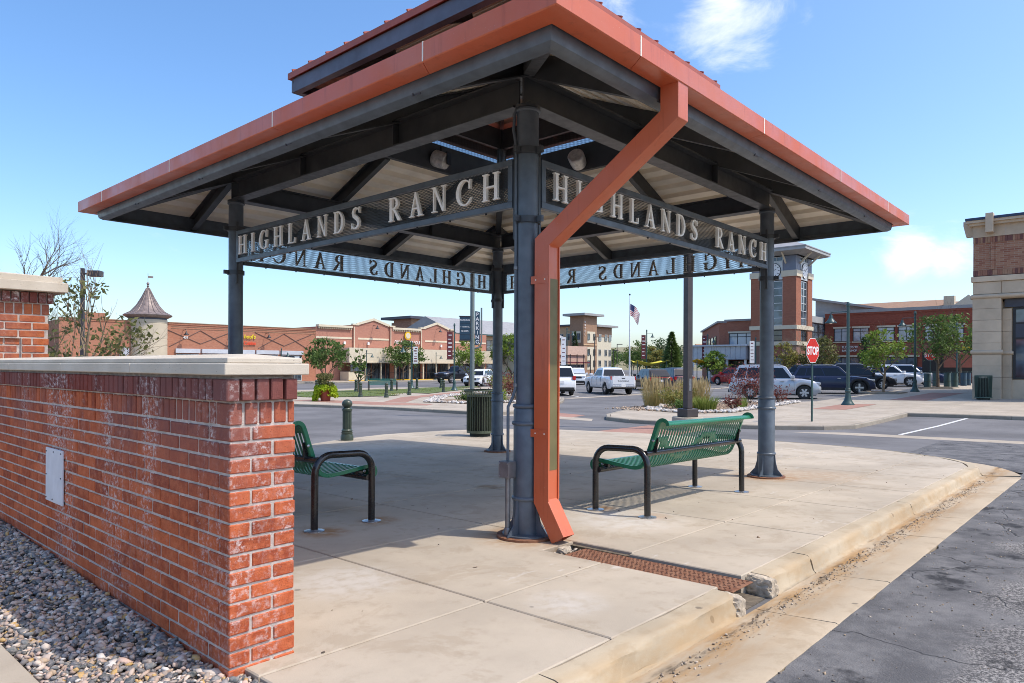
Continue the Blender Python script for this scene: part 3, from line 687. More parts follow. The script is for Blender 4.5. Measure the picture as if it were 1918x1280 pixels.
for zb, pr, m in ((top + .006, 0, 'brick_pier'), (top + .108, .03, 'brick_dark')):
    x = -pr
    while x < PW + pr - .03: B.add(x, min(x + BH, PW + pr), -pr, BD - pr, zb, zb + .092, m, -1); x += RC
    for s in (-pr, PW - BD + pr):
        y = -pr + RC * 1.6
        while y < 2.9: B.add(s, s + BD, y, y + BH, zb, zb + .092, m, 50 + y); y += RC
B.flush(rg)
coping(pier, 0, PW, 0, 3.0, 1.932, .12, .085, .05, .03, [0, 1.2, 3.0], .085)
# ================================================================ serif letters for the pavilion signs
def arc(cx, cy, rx, ry, a0, a1, n=14): return [(cx + rx * math.cos(R(a0 + (a1 - a0) * i / n)), cy + ry * math.sin(R(a0 + (a1 - a0) * i / n))) for i in range(n + 1)]
def strip(o, i): return [(o[k], o[k + 1], i[k + 1], i[k]) for k in range(len(o) - 1)]
def rect(x0, x1, y0, y1): return [(x0, y0), (x1, y0), (x1, y1), (x0, y1)]
SF = .045
def stem(x0, x1, s=.07): return [[rect(x0, x1, SF, 1 - SF)], [rect(x0 - s, x1 + s, 0, SF)], [rect(x0 - s, x1 + s, 1 - SF, 1)]]
def glyph(ch):
    T, t = .15, .06
    if ch == 'H': L = stem(.08, .08 + T) + stem(.62, .62 + T) + [[rect(.08 + T, .62, .47, .47 + t)]]; return L, .85
    if ch == 'I': return stem(.08, .08 + T), .31
    if ch == 'L': return [[rect(.08, .08 + T, SF, 1 - SF)], [rect(.01, .30, 1 - SF, 1)], [[(.01, 0), (.62, 0), (.62, SF), (.01, SF)]], [[(.56, SF), (.62, SF), (.64, .26), (.60, .26)]]], .66
    if ch == 'N': return [[rect(.10, .10 + t, SF, 1 - SF)], [rect(.0, .26, 0, SF)], [rect(.66, .66 + t, 0.02, 1 - SF)], [rect(.56, .82, 1 - SF, 1)], [[(.0, 1), (.22, 1), (.72, 0), (.62, 0), (.10, .94), (.0, .96)]]], .84
    if ch == 'A': return [[[(.12, SF), (.12 + t, SF), (.405, .80), (.40, 1), (.385, 1)]], [[(.36, 1), (.44, 1), (.75, SF), (.59, SF)]], [rect(.0, .27, 0, SF)], [rect(.50, .84, 0, SF)], [rect(.20, .60, .30, .30 + t)]], .84
    if ch == 'D':
        o = [(.08 + T, 1)] + arc(.33, .5, .43, .5, 90, -90) + [(.08 + T, 0)]; i = [(.08 + T, .94)] + arc(.31, .5, .29, .44, 90, -90) + [(.08 + T, .06)]
        return [[rect(.08, .08 + T, SF, 1 - SF)], [rect(.0, .08 + T, 0, SF)], [rect(.0, .08 + T, 1 - SF, 1)]] + [[p] for p in strip(o, i)], .80
    if ch == 'R':
        o = [(.08 + T, 1)] + arc(.33, .74, .30, .26, 90, -90) + [(.08 + T, .48)]; i = [(.08 + T, .94)] + arc(.31, .74, .17, .20, 90, -90) + [(.08 + T, .54)]
        return stem(.08, .08 + T)[:1] + [[rect(.0, .30, 0, SF)], [rect(.0, .08 + T, 1 - SF, 1)]] + [[p] for p in strip(o, i)] + [[[(.30, .48), (.44, .48), (.80, 0), (.60, 0)]]], .78
    if ch in 'CG':
        o = arc(.46, .5, .44, .5, 42, 318, 22); i = arc(.50, .5, .31, .44, 46, 314, 22); L = [[p] for p in strip(o, i)]
        L += [[[(.70, .62), (.78, .62), (.80, .98), (.74, .98), (.70, .86)]]]
        if ch == 'G': return L + [[rect(.66, .66 + T, .04, .42)], [rect(.56, .90, .42, .42 + SF)]], .92
        return L + [[[(.70, .14), (.79, .22), (.82, .30), (.76, .24)]]], .86
    if ch == 'S':
        c = [(.60, .80), (.52, .91), (.36, .96), (.20, .90), (.14, .76), (.20, .63), (.34, .54), (.48, .45), (.56, .32), (.54, .17), (.42, .06), (.26, .04), (.14, .12), (.08, .24)]
        w_ = [.02, .03, .035, .05, .07, .085, .095, .095, .085, .07, .05, .035, .03, .02]; o = []; i = []
        for k in range(len(c)):
            a, b = Vector(c[max(k - 1, 0)]), Vector(c[min(k + 1, len(c) - 1)]); d = (b - a).normalized(); n = Vector((-d.y, d.x)) * w_[k]; o.append(tuple(Vector(c[k]) + n)); i.append(tuple(Vector(c[k]) - n))
        return [[p] for p in strip(o, i)] + [[rect(.58, .64, .72, .98)], [rect(.04, .10, .04, .30)]], .70
GL = {}
def letter_mesh(ch, h, d):
    if (ch, h) in GL: return GL[ch, h]
    L, wd = glyph(ch); mb = MB()
    for k, pl in enumerate(L):
        for p in pl:
            if area2(p) < 0: p = p[::-1]
            e = .0006 * (k % 5)
            Mx = Matrix(((1, 0, 0, 0), (0, 0, 1, 0), (0, 1, 0, 0), (0, 0, 0, 1)))
            q = [(x * h, z * h) for x, z in p]; mb.prism(q[::-1], -d + e, 0 - e, Mx)
    me = mb.mesh('letter'); me.materials.append(M['letter']); bm = bmesh.new(); bm.from_mesh(me); bmesh.ops.recalc_face_normals(bm, faces=bm.faces); bm.to_mesh(me); bm.free()
    GL[ch, h] = (me, wd * h); return GL[ch, h]
def perf_mesh(W, H, p=.0165, r=.0058):         # sheet with hexagonal holes, in the xz plane, centred on x
    R_ = p / math.sqrt(3); nx = int(W / p) + 1; nz = int(H / (p * .866)) + 1
    an = np.radians(np.arange(6) * 60 + 30); cell = np.concatenate([np.stack([np.cos(an) * R_, np.sin(an) * R_], 1), np.stack([np.cos(an) * r, np.sin(an) * r], 1)])
    C_ = []
    for j in range(nz):
        for i in range(nx): C_.append((-W / 2 + i * p + (j % 2) * p / 2, j * p * .866))
    C_ = np.array(C_); V = (C_[:, None] + cell[None]).reshape(-1, 2)
    V[:, 0] = np.clip(V[:, 0], -W / 2, W / 2); V[:, 1] = np.clip(V[:, 1], 0, H)
    f = np.array([[k, (k + 1) % 6, 6 + (k + 1) % 6, 6 + k] for k in range(6)]); F = (f[None] + (np.arange(len(C_)) * 12)[:, None, None]).reshape(-1, 4)
    X = np.stack([V[:, 0], np.zeros(len(V)), V[:, 1]], 1)
    me = bpy.data.meshes.new('perforated_sheet'); me.vertices.add(len(X)); me.vertices.foreach_set('co', X.reshape(-1).astype(np.float32)); me.loops.add(F.size); me.loops.foreach_set('vertex_index', F.reshape(-1).astype(np.int32))
    me.polygons.add(len(F)); me.polygons.foreach_set('loop_start', np.arange(0, F.size, 4, dtype=np.int32)); me.polygons.foreach_set('loop_total', np.full(len(F), 4, dtype=np.int32)); me.update(calc_edges=True); me.validate()
    me.materials.append(M['mesh_metal']); return me
# ================================================================ pavilion
PC = (6.598, 6.002); A_ = 2.4
pav = empty('pavilion', (PC[0], PC[1], 0), 0, 'open steel pavilion with terracotta hip roof and lettered sign panels', 'pavilion')
SL = .42
def zb(V): return 3.637 + SL * (2.4 - abs(V))             # underside of the rafters
SIDES = [0, 90, 180, -90]                                  # -y, +x, +y, -x faces
def side(rz): return Matrix.Rotation(R(rz), 4, 'Z')
# columns
gus = [(.10, .30), (.115, .30), (.125, .2), (.15, .11), (.195, .06), (.22, .03), (.10, .03)]
for su in (-1, 1):
    for sv in (-1, 1):
        x, y = su * A_, sv * A_; z = G(PC[0] + x, PC[1] + y); top = 3.397 - z
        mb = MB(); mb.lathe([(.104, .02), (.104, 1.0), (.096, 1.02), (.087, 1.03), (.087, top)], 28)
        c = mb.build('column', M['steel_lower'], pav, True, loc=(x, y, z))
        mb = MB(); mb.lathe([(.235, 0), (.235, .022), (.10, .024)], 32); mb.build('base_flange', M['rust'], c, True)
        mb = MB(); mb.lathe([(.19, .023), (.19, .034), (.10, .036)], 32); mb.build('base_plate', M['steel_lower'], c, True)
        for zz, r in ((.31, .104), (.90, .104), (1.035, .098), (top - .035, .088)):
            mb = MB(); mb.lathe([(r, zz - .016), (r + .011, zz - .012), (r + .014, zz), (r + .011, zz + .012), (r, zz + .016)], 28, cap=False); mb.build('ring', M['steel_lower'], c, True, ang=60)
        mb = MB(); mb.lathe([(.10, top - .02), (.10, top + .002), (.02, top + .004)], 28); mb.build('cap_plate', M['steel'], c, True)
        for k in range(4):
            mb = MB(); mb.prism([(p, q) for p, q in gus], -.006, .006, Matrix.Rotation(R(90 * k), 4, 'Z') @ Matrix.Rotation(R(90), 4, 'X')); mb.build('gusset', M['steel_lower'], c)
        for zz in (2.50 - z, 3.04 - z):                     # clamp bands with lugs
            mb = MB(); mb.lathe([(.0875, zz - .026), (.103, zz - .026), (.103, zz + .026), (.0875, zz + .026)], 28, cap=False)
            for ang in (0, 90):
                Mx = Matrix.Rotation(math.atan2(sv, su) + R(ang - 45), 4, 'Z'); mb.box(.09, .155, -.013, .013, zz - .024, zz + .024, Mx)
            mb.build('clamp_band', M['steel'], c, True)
        for kx, ky in ((-su, 0), (0, -sv)):                 # flat bars that carry the sign ends
            dx, dy = kx * .098, ky * .098; ox, oy = (0, sv * .035) if kx else (su * .035, 0)
            mb = MB(); mb.box(dx + ox - .012, dx + ox + .012, dy + oy - .012, dy + oy + .012, 2.36 - z, 3.12 - z); mb.build('sign_bar', M['steel'], c)
# ring beams as I sections
for i, rz in enumerate(SIDES):
    e = A_ + .06 if i % 2 == 0 else A_ - .085
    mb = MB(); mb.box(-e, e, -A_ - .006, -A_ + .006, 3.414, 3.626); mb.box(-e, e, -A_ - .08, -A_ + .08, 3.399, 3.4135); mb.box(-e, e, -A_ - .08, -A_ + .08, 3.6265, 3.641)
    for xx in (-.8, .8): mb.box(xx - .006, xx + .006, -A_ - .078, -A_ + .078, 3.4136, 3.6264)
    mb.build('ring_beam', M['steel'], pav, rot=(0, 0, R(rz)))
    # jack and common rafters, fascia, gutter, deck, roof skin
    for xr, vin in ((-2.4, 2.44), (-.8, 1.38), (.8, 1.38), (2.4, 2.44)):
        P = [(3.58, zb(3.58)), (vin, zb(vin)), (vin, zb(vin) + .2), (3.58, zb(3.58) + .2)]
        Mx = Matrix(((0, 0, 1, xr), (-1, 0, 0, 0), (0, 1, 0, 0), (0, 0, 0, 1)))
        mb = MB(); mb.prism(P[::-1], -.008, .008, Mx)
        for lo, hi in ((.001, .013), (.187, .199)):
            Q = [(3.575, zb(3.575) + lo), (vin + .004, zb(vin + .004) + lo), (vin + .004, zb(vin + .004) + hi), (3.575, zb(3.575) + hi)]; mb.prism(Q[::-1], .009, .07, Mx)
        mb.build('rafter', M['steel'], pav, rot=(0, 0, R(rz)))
        if abs(xr) < 1:
            mb = MB(); mb.box(xr - .05, xr + .05, -A_ - .05, -A_ + .02, 3.6415, zb(2.4) + .03); mb.build('seat_cleat', M['steel'], pav, rot=(0, 0, R(rz)))
    e = 3.59
    prof = [(e - .09, 3.134), (e - .045, 3.137), (e - .012, 3.158), (e, 3.205), (e, 3.36), (e - .015, 3.36), (e - .018, 3.21), (e - .05, 3.16), (e - .09, 3.15)]
    mb = MB(); rows = [[(s * p, -p, z) for p, z in prof] for s in (-1, 1)]; mb.grid(rows, True); mb.build('fascia_beam', M['steel_lower'], pav, True, rot=(0, 0, R(rz)), ang=30)
    # gutter in lengths
    cuts = [-1, -.78, -.28, .24, .72, 1]
    for a, b in zip(cuts[:-1], cuts[1:]):
        gp_ = [(3.600, 3.352), (3.600, 3.232), (3.604, 3.228), (3.748, 3.228), (3.754, 3.234), (3.754, 3.354), (3.744, 3.359), (3.738, 3.35), (3.738, 3.245), (3.615, 3.245), (3.615, 3.352)]
        rows = []
        for q, sg in ((a, 1), (b, -1)):
            rows.append([(q * p + (sg * .0025 if abs(q) < 1 else 0), -p, z) for p, z in gp_])
        mb = MB(); mb.grid(rows, True); mb.f += [tuple(range(len(gp_) - 1, -1, -1)), tuple(range(len(gp_), 2 * len(gp_)))]; mb.build('gutter_length', M['terracotta'], pav, rot=(0, 0, R(rz)))
        if abs(b) < 1:
            mb = MB(); mb.box(b * 3.754 - .006, b * 3.754 + .006, -3.756, -3.7545, 3.232, 3.356); mb.build('gutter_seam', M['deck'], pav, rot=(0, 0, R(rz)))
    pr = []; V = 3.575; k = 0
    while V > 1.42:
        for dv, dz in ((0, 0), (.105, 0), (.115, .072), (.185, .072)): pr.append((max(V - dv, 1.36), dz))
        V -= .195
    mb = MB(); rows = [[(s * (V - .004), -V, zb(V) + .203 + dz) for V, dz in pr] for s in (-1, 1)]; mb.grid(rows); mb.build('roof_deck', M['deck'], pav, rot=(0, 0, R(rz)))
    mb = MB(); rows = [[(s * V, -V, zb(V) + .282 + dz) for V, dz in ((3.60, 0), (1.34, 0), (1.34, .03), (3.60, .03))] for s in (-1, 1)]; mb.grid(rows, True); mb.build('roof_skin', M['terracotta_dull'], pav, rot=(0, 0, R(rz)))
    for xs in [x * .42 for x in range(-8, 9)]:
        lo = max(abs(xs) + .03, 1.42); mb = MB(); mb.beam((xs, -3.57, zb(3.57) + .312), (xs, -lo, zb(lo) + .312), .016, .018); mb.build('roof_seam', M['terracotta_dull'], pav, rot=(0, 0, R(rz)))
    # lantern: curb beam, perforated band, head beam, eave
    c = 1.34
    mb = MB(); L_ = c + .04 if i % 2 == 0 else c - .04; mb.box(-L_, L_, -c - .035, -c + .035, 4.08, 4.449); mb.build('curb_beam', M['steel'], pav, rot=(0, 0, R(rz)))
    mb = MB(); mb.box(-L_, L_, -c - .03, -c + .03, 4.69, 4.985); mb.build('head_beam', M['steel'], pav, rot=(0, 0, R(rz)))
    c2 = 1.92
    mb = MB(); rows = [[(s * p, -p, z) for p, z in ((c2, 4.765), (c2, 4.93), (c2 - .02, 4.93), (c2 - .02, 4.785), (c2 - .09, 4.785), (c2 - .09, 4.765))] for s in (-1, 1)]; mb.grid(rows, True); mb.build('lantern_fascia', M['steel_blue'], pav, rot=(0, 0, R(rz)))
    mb = MB(); z2 = lambda V: 4.932 + SL * (1.94 - V)
    rows = [[(s * V, -V, z) for V, z in ((1.955, z2(1.94)), (1.955, z2(1.94) + .075), (.01, z2(.01) + .075), (.01, z2(.01)))] for s in (-1, 1)]; mb.grid(rows, True); mb.build('lantern_roof', M['terracotta_dull'], pav, rot=(0, 0, R(rz)))
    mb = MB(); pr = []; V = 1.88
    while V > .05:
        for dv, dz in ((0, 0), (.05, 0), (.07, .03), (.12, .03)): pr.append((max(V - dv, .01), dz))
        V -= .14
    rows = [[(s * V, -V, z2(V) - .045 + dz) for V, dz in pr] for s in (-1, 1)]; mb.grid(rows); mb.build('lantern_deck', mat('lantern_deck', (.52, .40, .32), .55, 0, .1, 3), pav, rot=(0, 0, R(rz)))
    for xs in [x * .37 for x in range(-5, 6)]:
        lo = abs(xs) + .03; mb = MB(); mb.beam((xs, -1.955, z2(1.94) + .084), (xs, -lo, z2(lo) + .084), .02, .032); mb.build('lantern_seam', M['terracotta_dull'], pav, rot=(0, 0, R(rz)))
    for xs in (-.65, .65):
        mb = MB(); mb.beam((xs, -1.86, z2(1.86) - .1), (xs, -1.30, z2(1.30) - .1), .05, .09); mb.build('lantern_rafter', M['steel'], pav, rot=(0, 0, R(rz)))
# hips
for su in (-1, 1):
    for sv in (-1, 1):
        mb = MB(); mb.beam((su * 3.56, sv * 3.56, zb(3.56) + .10), (su * 1.36, sv * 1.36, zb(1.36) + .10), .09, .185); mb.build('hip_rafter', M['steel'], pav)
        mb = MB(); mb.box(su * 1.34 - .05, su * 1.34 + .05, sv * 1.34 - .05, sv * 1.34 + .05, 4.06, 4.99); mb.build('lantern_post', M['steel'], pav)
        mb = MB(); mb.beam((su * 1.9, sv * 1.9, 4.87), (su * .05, sv * .05, 4.87 + SL * 1.85), .06, .08); mb.build('lantern_hip', M['steel'], pav)
pm_l = perf_mesh(2.56, .238); pm_s = perf_mesh(4.5, .288)
for i, rz in enumerate(SIDES):
    Mx = side(rz)
    p = Mx @ Vector((0, -1.34, 4.451)); put('lantern_mesh', pm_l, None, pav, p, (0, 0, R(rz)))
    # lettered sign panel
    hl = A_ - .112; z0, z1 = 2.611, 3.0; t = .05
    mb = MB(); mb.box(-hl, hl, -.022, .022, 0, t); mb.box(-hl, hl, -.022, .022, z1 - z0 - t, z1 - z0); mb.box(-hl, -hl + t, -.022, .022, t, z1 - z0 - t); mb.box(hl - t, hl, -.022, .022, t, z1 - z0 - t)
    sp = mb.build('sign_frame', M['steel_lower'], pav, bevel=.003, loc=Mx @ Vector((0, -A_ - .035, z0)), rot=(0, 0, R(rz)))
    put('perforated_sheet', pm_s, None, sp, (0, -.004, t + .0005))
    for k in range(10):
        mb = MB(); mb.lathe([(.008, -.012), (.009, -.010), (.009, 0)], 8); mb.build('bolt', M['black'], sp, loc=(-hl + .35 + k * .435, 0, 0))
    txt = 'HIGHLANDS RANCH'; hh = .222; adv = []; gap = .088
    for ch in txt: adv.append(.20 if ch == ' ' else letter_mesh(ch, hh, .028)[1])
    tot = sum(adv) + gap * (len(txt) - 1); gap += (4.34 - tot) / (len(txt) - 1); x = -4.34 / 2
    for ch, a in zip(txt, adv):
        if ch != ' ': put('letter', letter_mesh(ch, hh, .028)[0], None, sp, (x, -.028, .084))
        x += a + gap
# floodlights under the lantern
for (x, y, rz) in ((-.05, 1.20, 200), (1.20, -.22, -70)):
    mb = MB(); mb.lathe([(.05, -.10), (.105, -.09), (.115, 0), (.115, .10), (.10, .115), (.0, .118)], 20, M=Matrix.Rotation(R(rz), 4, 'Z') @ Matrix.Rotation(R(68), 4, 'X'))
    f = mb.build('floodlight', M['lamp_metal'], pav, True, loc=(x, y, 4.20)); mb = MB(); mb.tube([(0, 0, .05), (0, 0, .2)], .012, 8); mb.box(-.06, .06, -.13, -.115, -.08, .09, Matrix.Rotation(R(rz + 180), 4, 'Z')); mb.build('bracket', M['black'], f)
# rainwater pipe on the near column: out of the gutter, back to the column, down and out
def boxpipe(path, w, d):
    P = [Vector(p) for p in path]; rows = []
    for i, p in enumerate(P):
        a = (P[i] - P[i - 1]).normalized() if i else (P[1] - P[0]).normalized(); b = (P[i + 1] - P[i]).normalized() if i < len(P) - 1 else a
        bis = (a + b).normalized(); side_ = Vector((1, 0, 0)); nrm = bis.cross(side_).normalized(); k = 1 / max(.5, nrm.dot(a.cross(side_).normalized()))
        rows.append([tuple(p + side_ * x * w / 2 + nrm * y * d / 2 * k) for x, y in ((-1, -1), (1, -1), (1, 1), (-1, 1))])
    return rows
xd = -A_ + .016; yv = -A_ - .185; gz0 = G(PC[0] - A_, PC[1] - A_ - .2)
rows = boxpipe([(xd, -3.68, 3.235), (xd, -3.68, 3.03), (xd, yv, 2.30), (xd, yv, .31), (xd, yv - .17, .035)], .135, .135)
mb = MB(); mb.grid(rows, True); mb.build('downspout', M['terracotta'], pav, bevel=.004)
mb = MB(); mb.box(xd - .045, xd + .05, yv - .0695, yv - .0685, .55, 2.02); mb.build('olive_strip', M['olive'], pav)
for s in (-1, 1):
    mb = MB(); mb.box(xd + s * .0605 - .008 + (.004 if s > 0 else 0), xd + s * .0605 + .008, yv - .078, yv - .0688, .32, 2.28); mb.build('pipe_lip', M['terracotta'], pav)
for zz in (1.985, .80):
    mb = MB(); mb.box(xd - .0715, xd - .0685, yv - .07, yv + .10, zz, zz + .06); st = mb.build('strap', M['terracotta'], pav)
    for yy in (-.04, .05):
        mb = MB(); mb.lathe([(.006, 0), (.006, .003), (.003, .004)], 8, M=Matrix.Rotation(R(-90), 4, 'Y')); mb.build('rivet', M['deck'], st, loc=(xd - .0716, yv + yy, zz + .03))
# conduit and junction box on the near column
cx, cy = -A_ - .092, -A_ + .045; zg = G(PC[0] - A_, PC[1] - A_)
mb = MB(); mb.tube([(cx + .03, cy + .0, 3.42), (cx - .0, cy + .012, 3.33), (cx - .012, cy + .012, 3.2), (cx + .006, cy, 3.08), (cx + .006, cy, 1.17), (cx - .012, cy + .012, 1.10), (cx - .045, cy + .03, 1.03), (cx - .045, cy + .03, .60)], .012, 10); cd = mb.build('conduit', M['steel_lower'], pav, True)
for zz in (1.2, 2.12): mb = MB(); mb.lathe([(.013, -.014), (.017, -.012), (.017, .012), (.013, .014)], 12); mb.build('coupling', M['galv'], cd, True, loc=(cx + .006, cy, zz))
mb = MB(); mb.box(-.05, .045, -.055, .055, -.065, .065); jb = mb.build('junction_box', M['galv'], pav, bevel=.005, loc=(cx - .045, cy + .03, .54))
for yy in (-.04, .04):
    for zz in (-.05, .05): mb = MB(); mb.lathe([(.005, 0), (.005, .003), (.002, .004)], 8, M=Matrix.Rotation(R(-90), 4, 'Y')); mb.build('screw', M['chrome'], jb, loc=(-.05, yy, zz))
mb = MB(); mb.tube([(cx - .045, cy + .03, .475), (cx - .05, cy + .025, .2), (cx - .055, cy + .02, .0)], .021, 12); lp = mb.build('conduit_riser', M['galv'], pav, True)
mb = MB(); mb.lathe([(.028, -.0), (.031, .01), (.031, .07), (.025, .085)], 14); mb.build('riser_socket', M['galv'], lp, True, loc=(cx - .055, cy + .02, zg))
# ================================================================ benches
def bez(pts, n=6): return smoothpath(pts, n)
def make_bench():
    b = empty('bench')
    for s in (-1, 1):
        x = s * 1.01; pth = [(x, -.285, .0), (x, -.285, .46)] + [(x, -.285 + .15 * (1 - math.cos(R(a))), .46 + .15 * math.sin(R(a))) for a in range(15, 91, 15)] + [(x, .135 + .15 * math.sin(R(a)), .455 + .15 * math.cos(R(a))) for a in range(0, 91, 15)] + [(x, .285, .0)]
        mb = MB(); mb.tube(pth, .030, 14); lg = mb.build('leg_frame', M['bench_black'], b, True)
        for yy in (-.285, .285): mb = MB(); mb.lathe([(.082, 0), (.082, .008), (.05, .014), (.034, .016)], 24); mb.build('foot_plate', M['chrome'], lg, True, loc=(x, yy, 0))
    mb = MB(); mb.tube([(-1.01, -.262, .575), (1.01, -.262, .575)], .027, 12); mb.build('back_rail', M['bench_black'], b, True)
    mb = MB(); mb.tube([(-1.01, .25, .385), (1.01, .25, .385)], .027, 12); mb.build('seat_rail', M['bench_black'], b, True)
    prof = bez([(.335, .385), (.365, .40), (.372, .43), (.345, .455), (.29, .455), (.15, .437), (0, .418), (-.10, .412), (-.17, .43), (-.215, .48), (-.255, .57), (-.31, .72), (-.345, .82), (-.365, .855), (-.395, .868), (-.425, .855), (-.432, .83)], 3)
    n = len(prof); ns = 34; hw = .93; xs = [-hw, -hw + .035]; p = (2 * hw - .07) / ns
    for i in range(ns): xs += [-hw + .035 + p * (i + .50), -hw + .035 + p * (i + 1)]
    xs += [hw]
    mb = MB(); rows = [[(x, q.x, q.y) for x in xs] for q in prof]
    base = 0
    for r in rows: mb.v += r
    m = len(xs); solid_lo = 12; solid_hi = n - 14
    for i in range(n - 1):
        for k in range(m - 1):
            gap = 1 < k < m - 2 and k % 2 == 0
            if k == 0 or k >= m - 2: gap = False
            if k == 1 or k % 2 == 1: gap = k % 2 == 0
            if gap:
                x = (xs[k] + xs[k + 1]) / 2; tt = (i - solid_lo) / (solid_hi - solid_lo)
                if i < solid_lo or i >= solid_hi: gap = False
                wv = solid_hi - 5.2 + 2.3 * math.sin(x * 6.4 + .6)
                if abs(i - wv) < .9: gap = False
                if i == solid_lo + 9: gap = False
            if not gap: mb.f.append((i * m + k, i * m + k + 1, (i + 1) * m + k + 1, (i + 1) * m + k))
    mb.build('slatted_seat', M['bench_green'], b, True, solid=.005)
    for s in (-1, 1):
        rows = []
        for i, q in enumerate(prof):
            t = (prof[min(i + 1, n - 1)] - prof[max(i - 1, 0)]).normalized(); nn = Vector((-t.y, t.x)); q2 = q - nn * .032
            rows.append([(s * (hw + .002), q.x, q.y), (s * (hw + .002), q2.x, q2.y), (s * (hw - .004), q2.x, q2.y), (s * (hw - .004), q.x, q.y)])
        mb = MB(); mb.grid(rows, True); ef = mb.build('edge_band', M['bench_green'], b)
        for yy, zz in ((-.30, .70), (.26, .442)):
            mb = MB(); mb.lathe([(.013, 0), (.012, .006), (.005, .009)], 12, M=Matrix.Rotation(R(90 * s), 4, 'Y')); mb.build('bolt', M['chrome'], ef, True, loc=(s * (hw + .002), yy, zz - .01))
        mb = MB(); mb.prism([(-.305, .57), (-.26, .60), (-.30, .72), (-.325, .71)], s * (hw - .05) - .004, s * (hw - .05) + .004, Matrix(((0, 0, 1, 0), (1, 0, 0, 0), (0, 1, 0, 0), (0, 0, 0, 1)))); mb.build('bracket', M['bench_black'], b)
        mb = MB(); mb.box(s * (hw - .06) - .02, s * (hw - .06) + .02, .225, .275, .40, .43); mb.build('bracket', M['bench_black'], b)
    return b
bench = make_bench()
def lay(o, u, v, rz, dz=0, du=0):
    # stand a thing on the paving, tilted with the slope
    e = .5; n = Vector((-(G(u + e, v) - G(u - e, v)) / (2 * e), -(G(u, v + e) - G(u, v - e)) / (2 * e), 1)).normalized()
    q = Vector((0, 0, 1)).rotation_difference(n) @ Matrix.Rotation(rz, 3, 'Z').to_quaternion()
    o.rotation_mode = 'QUATERNION'; o.rotation_quaternion = q; o.location = (u, v, G(u, v) + dz); return o
bench['label'] = 'green slatted bench on black tube legs near the kerb, back turned'; bench['category'] = 'bench'; bench['group'] = 'benches under the pavilion'
b2 = copy_tree(bench); lay(bench, 6.54, 3.585, 0); lay(b2, 3.45, 6.0, R(-90)); b2['label'] = 'green slatted bench on black tube legs half hidden behind the brick wall'
# ================================================================ pavements across the street
def raised(name, poly, us, vs_, m=None, lift=0.):
    r = empty(name, kind='structure'); m = m or M['walk']; pc = clean(poly)
    kb = inset(pc, .16)
    for i in range(len(pc)):
        a, b = Vector(pc[i]), Vector(pc[(i + 1) % len(pc)]); ia, ib = Vector(kb[i]), Vector(kb[(i + 1) % len(pc)])
        L = (b - a).length; n = max(1, int(L / 3.0 + .5))
        for k in range(n):
            q = [tuple(a.lerp(b, k / n)), tuple(a.lerp(b, (k + 1) / n)), tuple(ia.lerp(ib, (k + 1) / n)), tuple(ia.lerp(ib, k / n))]
            slab(q, r, M['kerb_far'], 'kerb_stone', .22, .004, lift, .02)
    sheet('joint_bed', inset(pc, .1), -.02 + lift, M['joint'], 3, r)
    for c in cut_cells(kb, us, vs_): slab(c, r, m, 'slab', .12, .007, lift)
    return r
raised('right_walk', [(19.3, 12.2), (19.25, 9.8), (19.75, 8.0), (20.6, 6.6), (21.6, 6.05), (27.75, 6.05), (27.75, -12), (75, -12), (75, 11.6), (34.8, 11.6), (33.5, 12.6), (32.6, 17.3), (27, 16.6), (21.2, 14.4), (19.9, 13.5)], lines(21.5, 75, 3.0), lines(-9.6, 15, 3.0))
raised('left_walk', [(18.9, 18.2), (20.6, 17.9), (23, 19.0), (29.0, 22.4), (32.0, 24.6), (33.0, 28.6), (40, 34.5), (47, 41), (36, 47), (26, 45.5), (17, 45.5), (17.0, 29.5), (18.6, 24)], lines(20.2, 46, 3.0), lines(20, 45, 3.0))
raised('shop_walk', [(20, 67.5), (110, 67.5), (110, 73.9), (20, 73.9)], lines(23, 110, 6), [70.6])
# coloured bands and patches let into the paving (sheets a few millimetres proud)
for i, p in enumerate(([(19.2, 25.5), (20.6, 23.5), (21.6, 24.2), (20.2, 32), (18.9, 32)], [(21.6, 26.2), (26, 30.2), (36, 35.2), (35.6, 36.2), (25.4, 31.2), (21.2, 27.4)], [(28.6, 8.4), (33.0, 8.4), (33.0, 9.7), (28.6, 9.7)], [(37, 7.3), (46.5, 7.3), (46.5, 8.9), (37, 8.9)])):
    sheet('red_paving', p, .005, M['red_concrete'], 3, kind='structure')
sheet('red_crossing', [(14.95, 8.6), (18.8, 9.2), (18.8, 11.2), (14.95, 11.0)], -.119, M['red_concrete'], 3, kind='structure')
sheet('red_crossing', [(20.2, 15.2), (21.6, 15.6), (22.4, 18.2), (20.8, 17.6)], -.119, M['red_concrete'], 3, kind='structure')
sheet('crossing_band', [(19.2, 13.6), (20.1, 14.2), (21.0, 17.8), (19.2, 18.0)], -.1195, M['walk'], 3, kind='structure')
# concrete valley gutters across the asphalt
sheet('valley_gutter', [(19.3, -12), (20.1, -12), (20.1, 5.9), (19.3, 7.2)], -.119, M['walk'], 3, kind='structure')
sheet('valley_gutter', [(33.2, 25.0), (75, 25.4), (75, 26.2), (33.2, 25.8)], -.119, M['walk'], 3, kind='structure')
def stripe(a, b, w=.11):
    a, b = Vector(a), Vector(b); d = (b - a).normalized(); n = Vector((-d.y, d.x)) * w / 2
    sheet('parking_line', [tuple(a - n), tuple(b - n), tuple(b + n), tuple(a + n)], -.1185, M['line'], 4, kind='structure')
M['line'] = mat('road_paint', (.62, .61, .58), .8, 0, .25, 8, world=True)
for v in (4.6, 1.9, -.9, -3.6): stripe((20.3, v), (27.6, v - .35))
for u in (32.0, 35.8, 39.6, 43.4, 47.2, 51.0, 54.8): stripe((u, 26.4), (u + 3.6, 30.4))
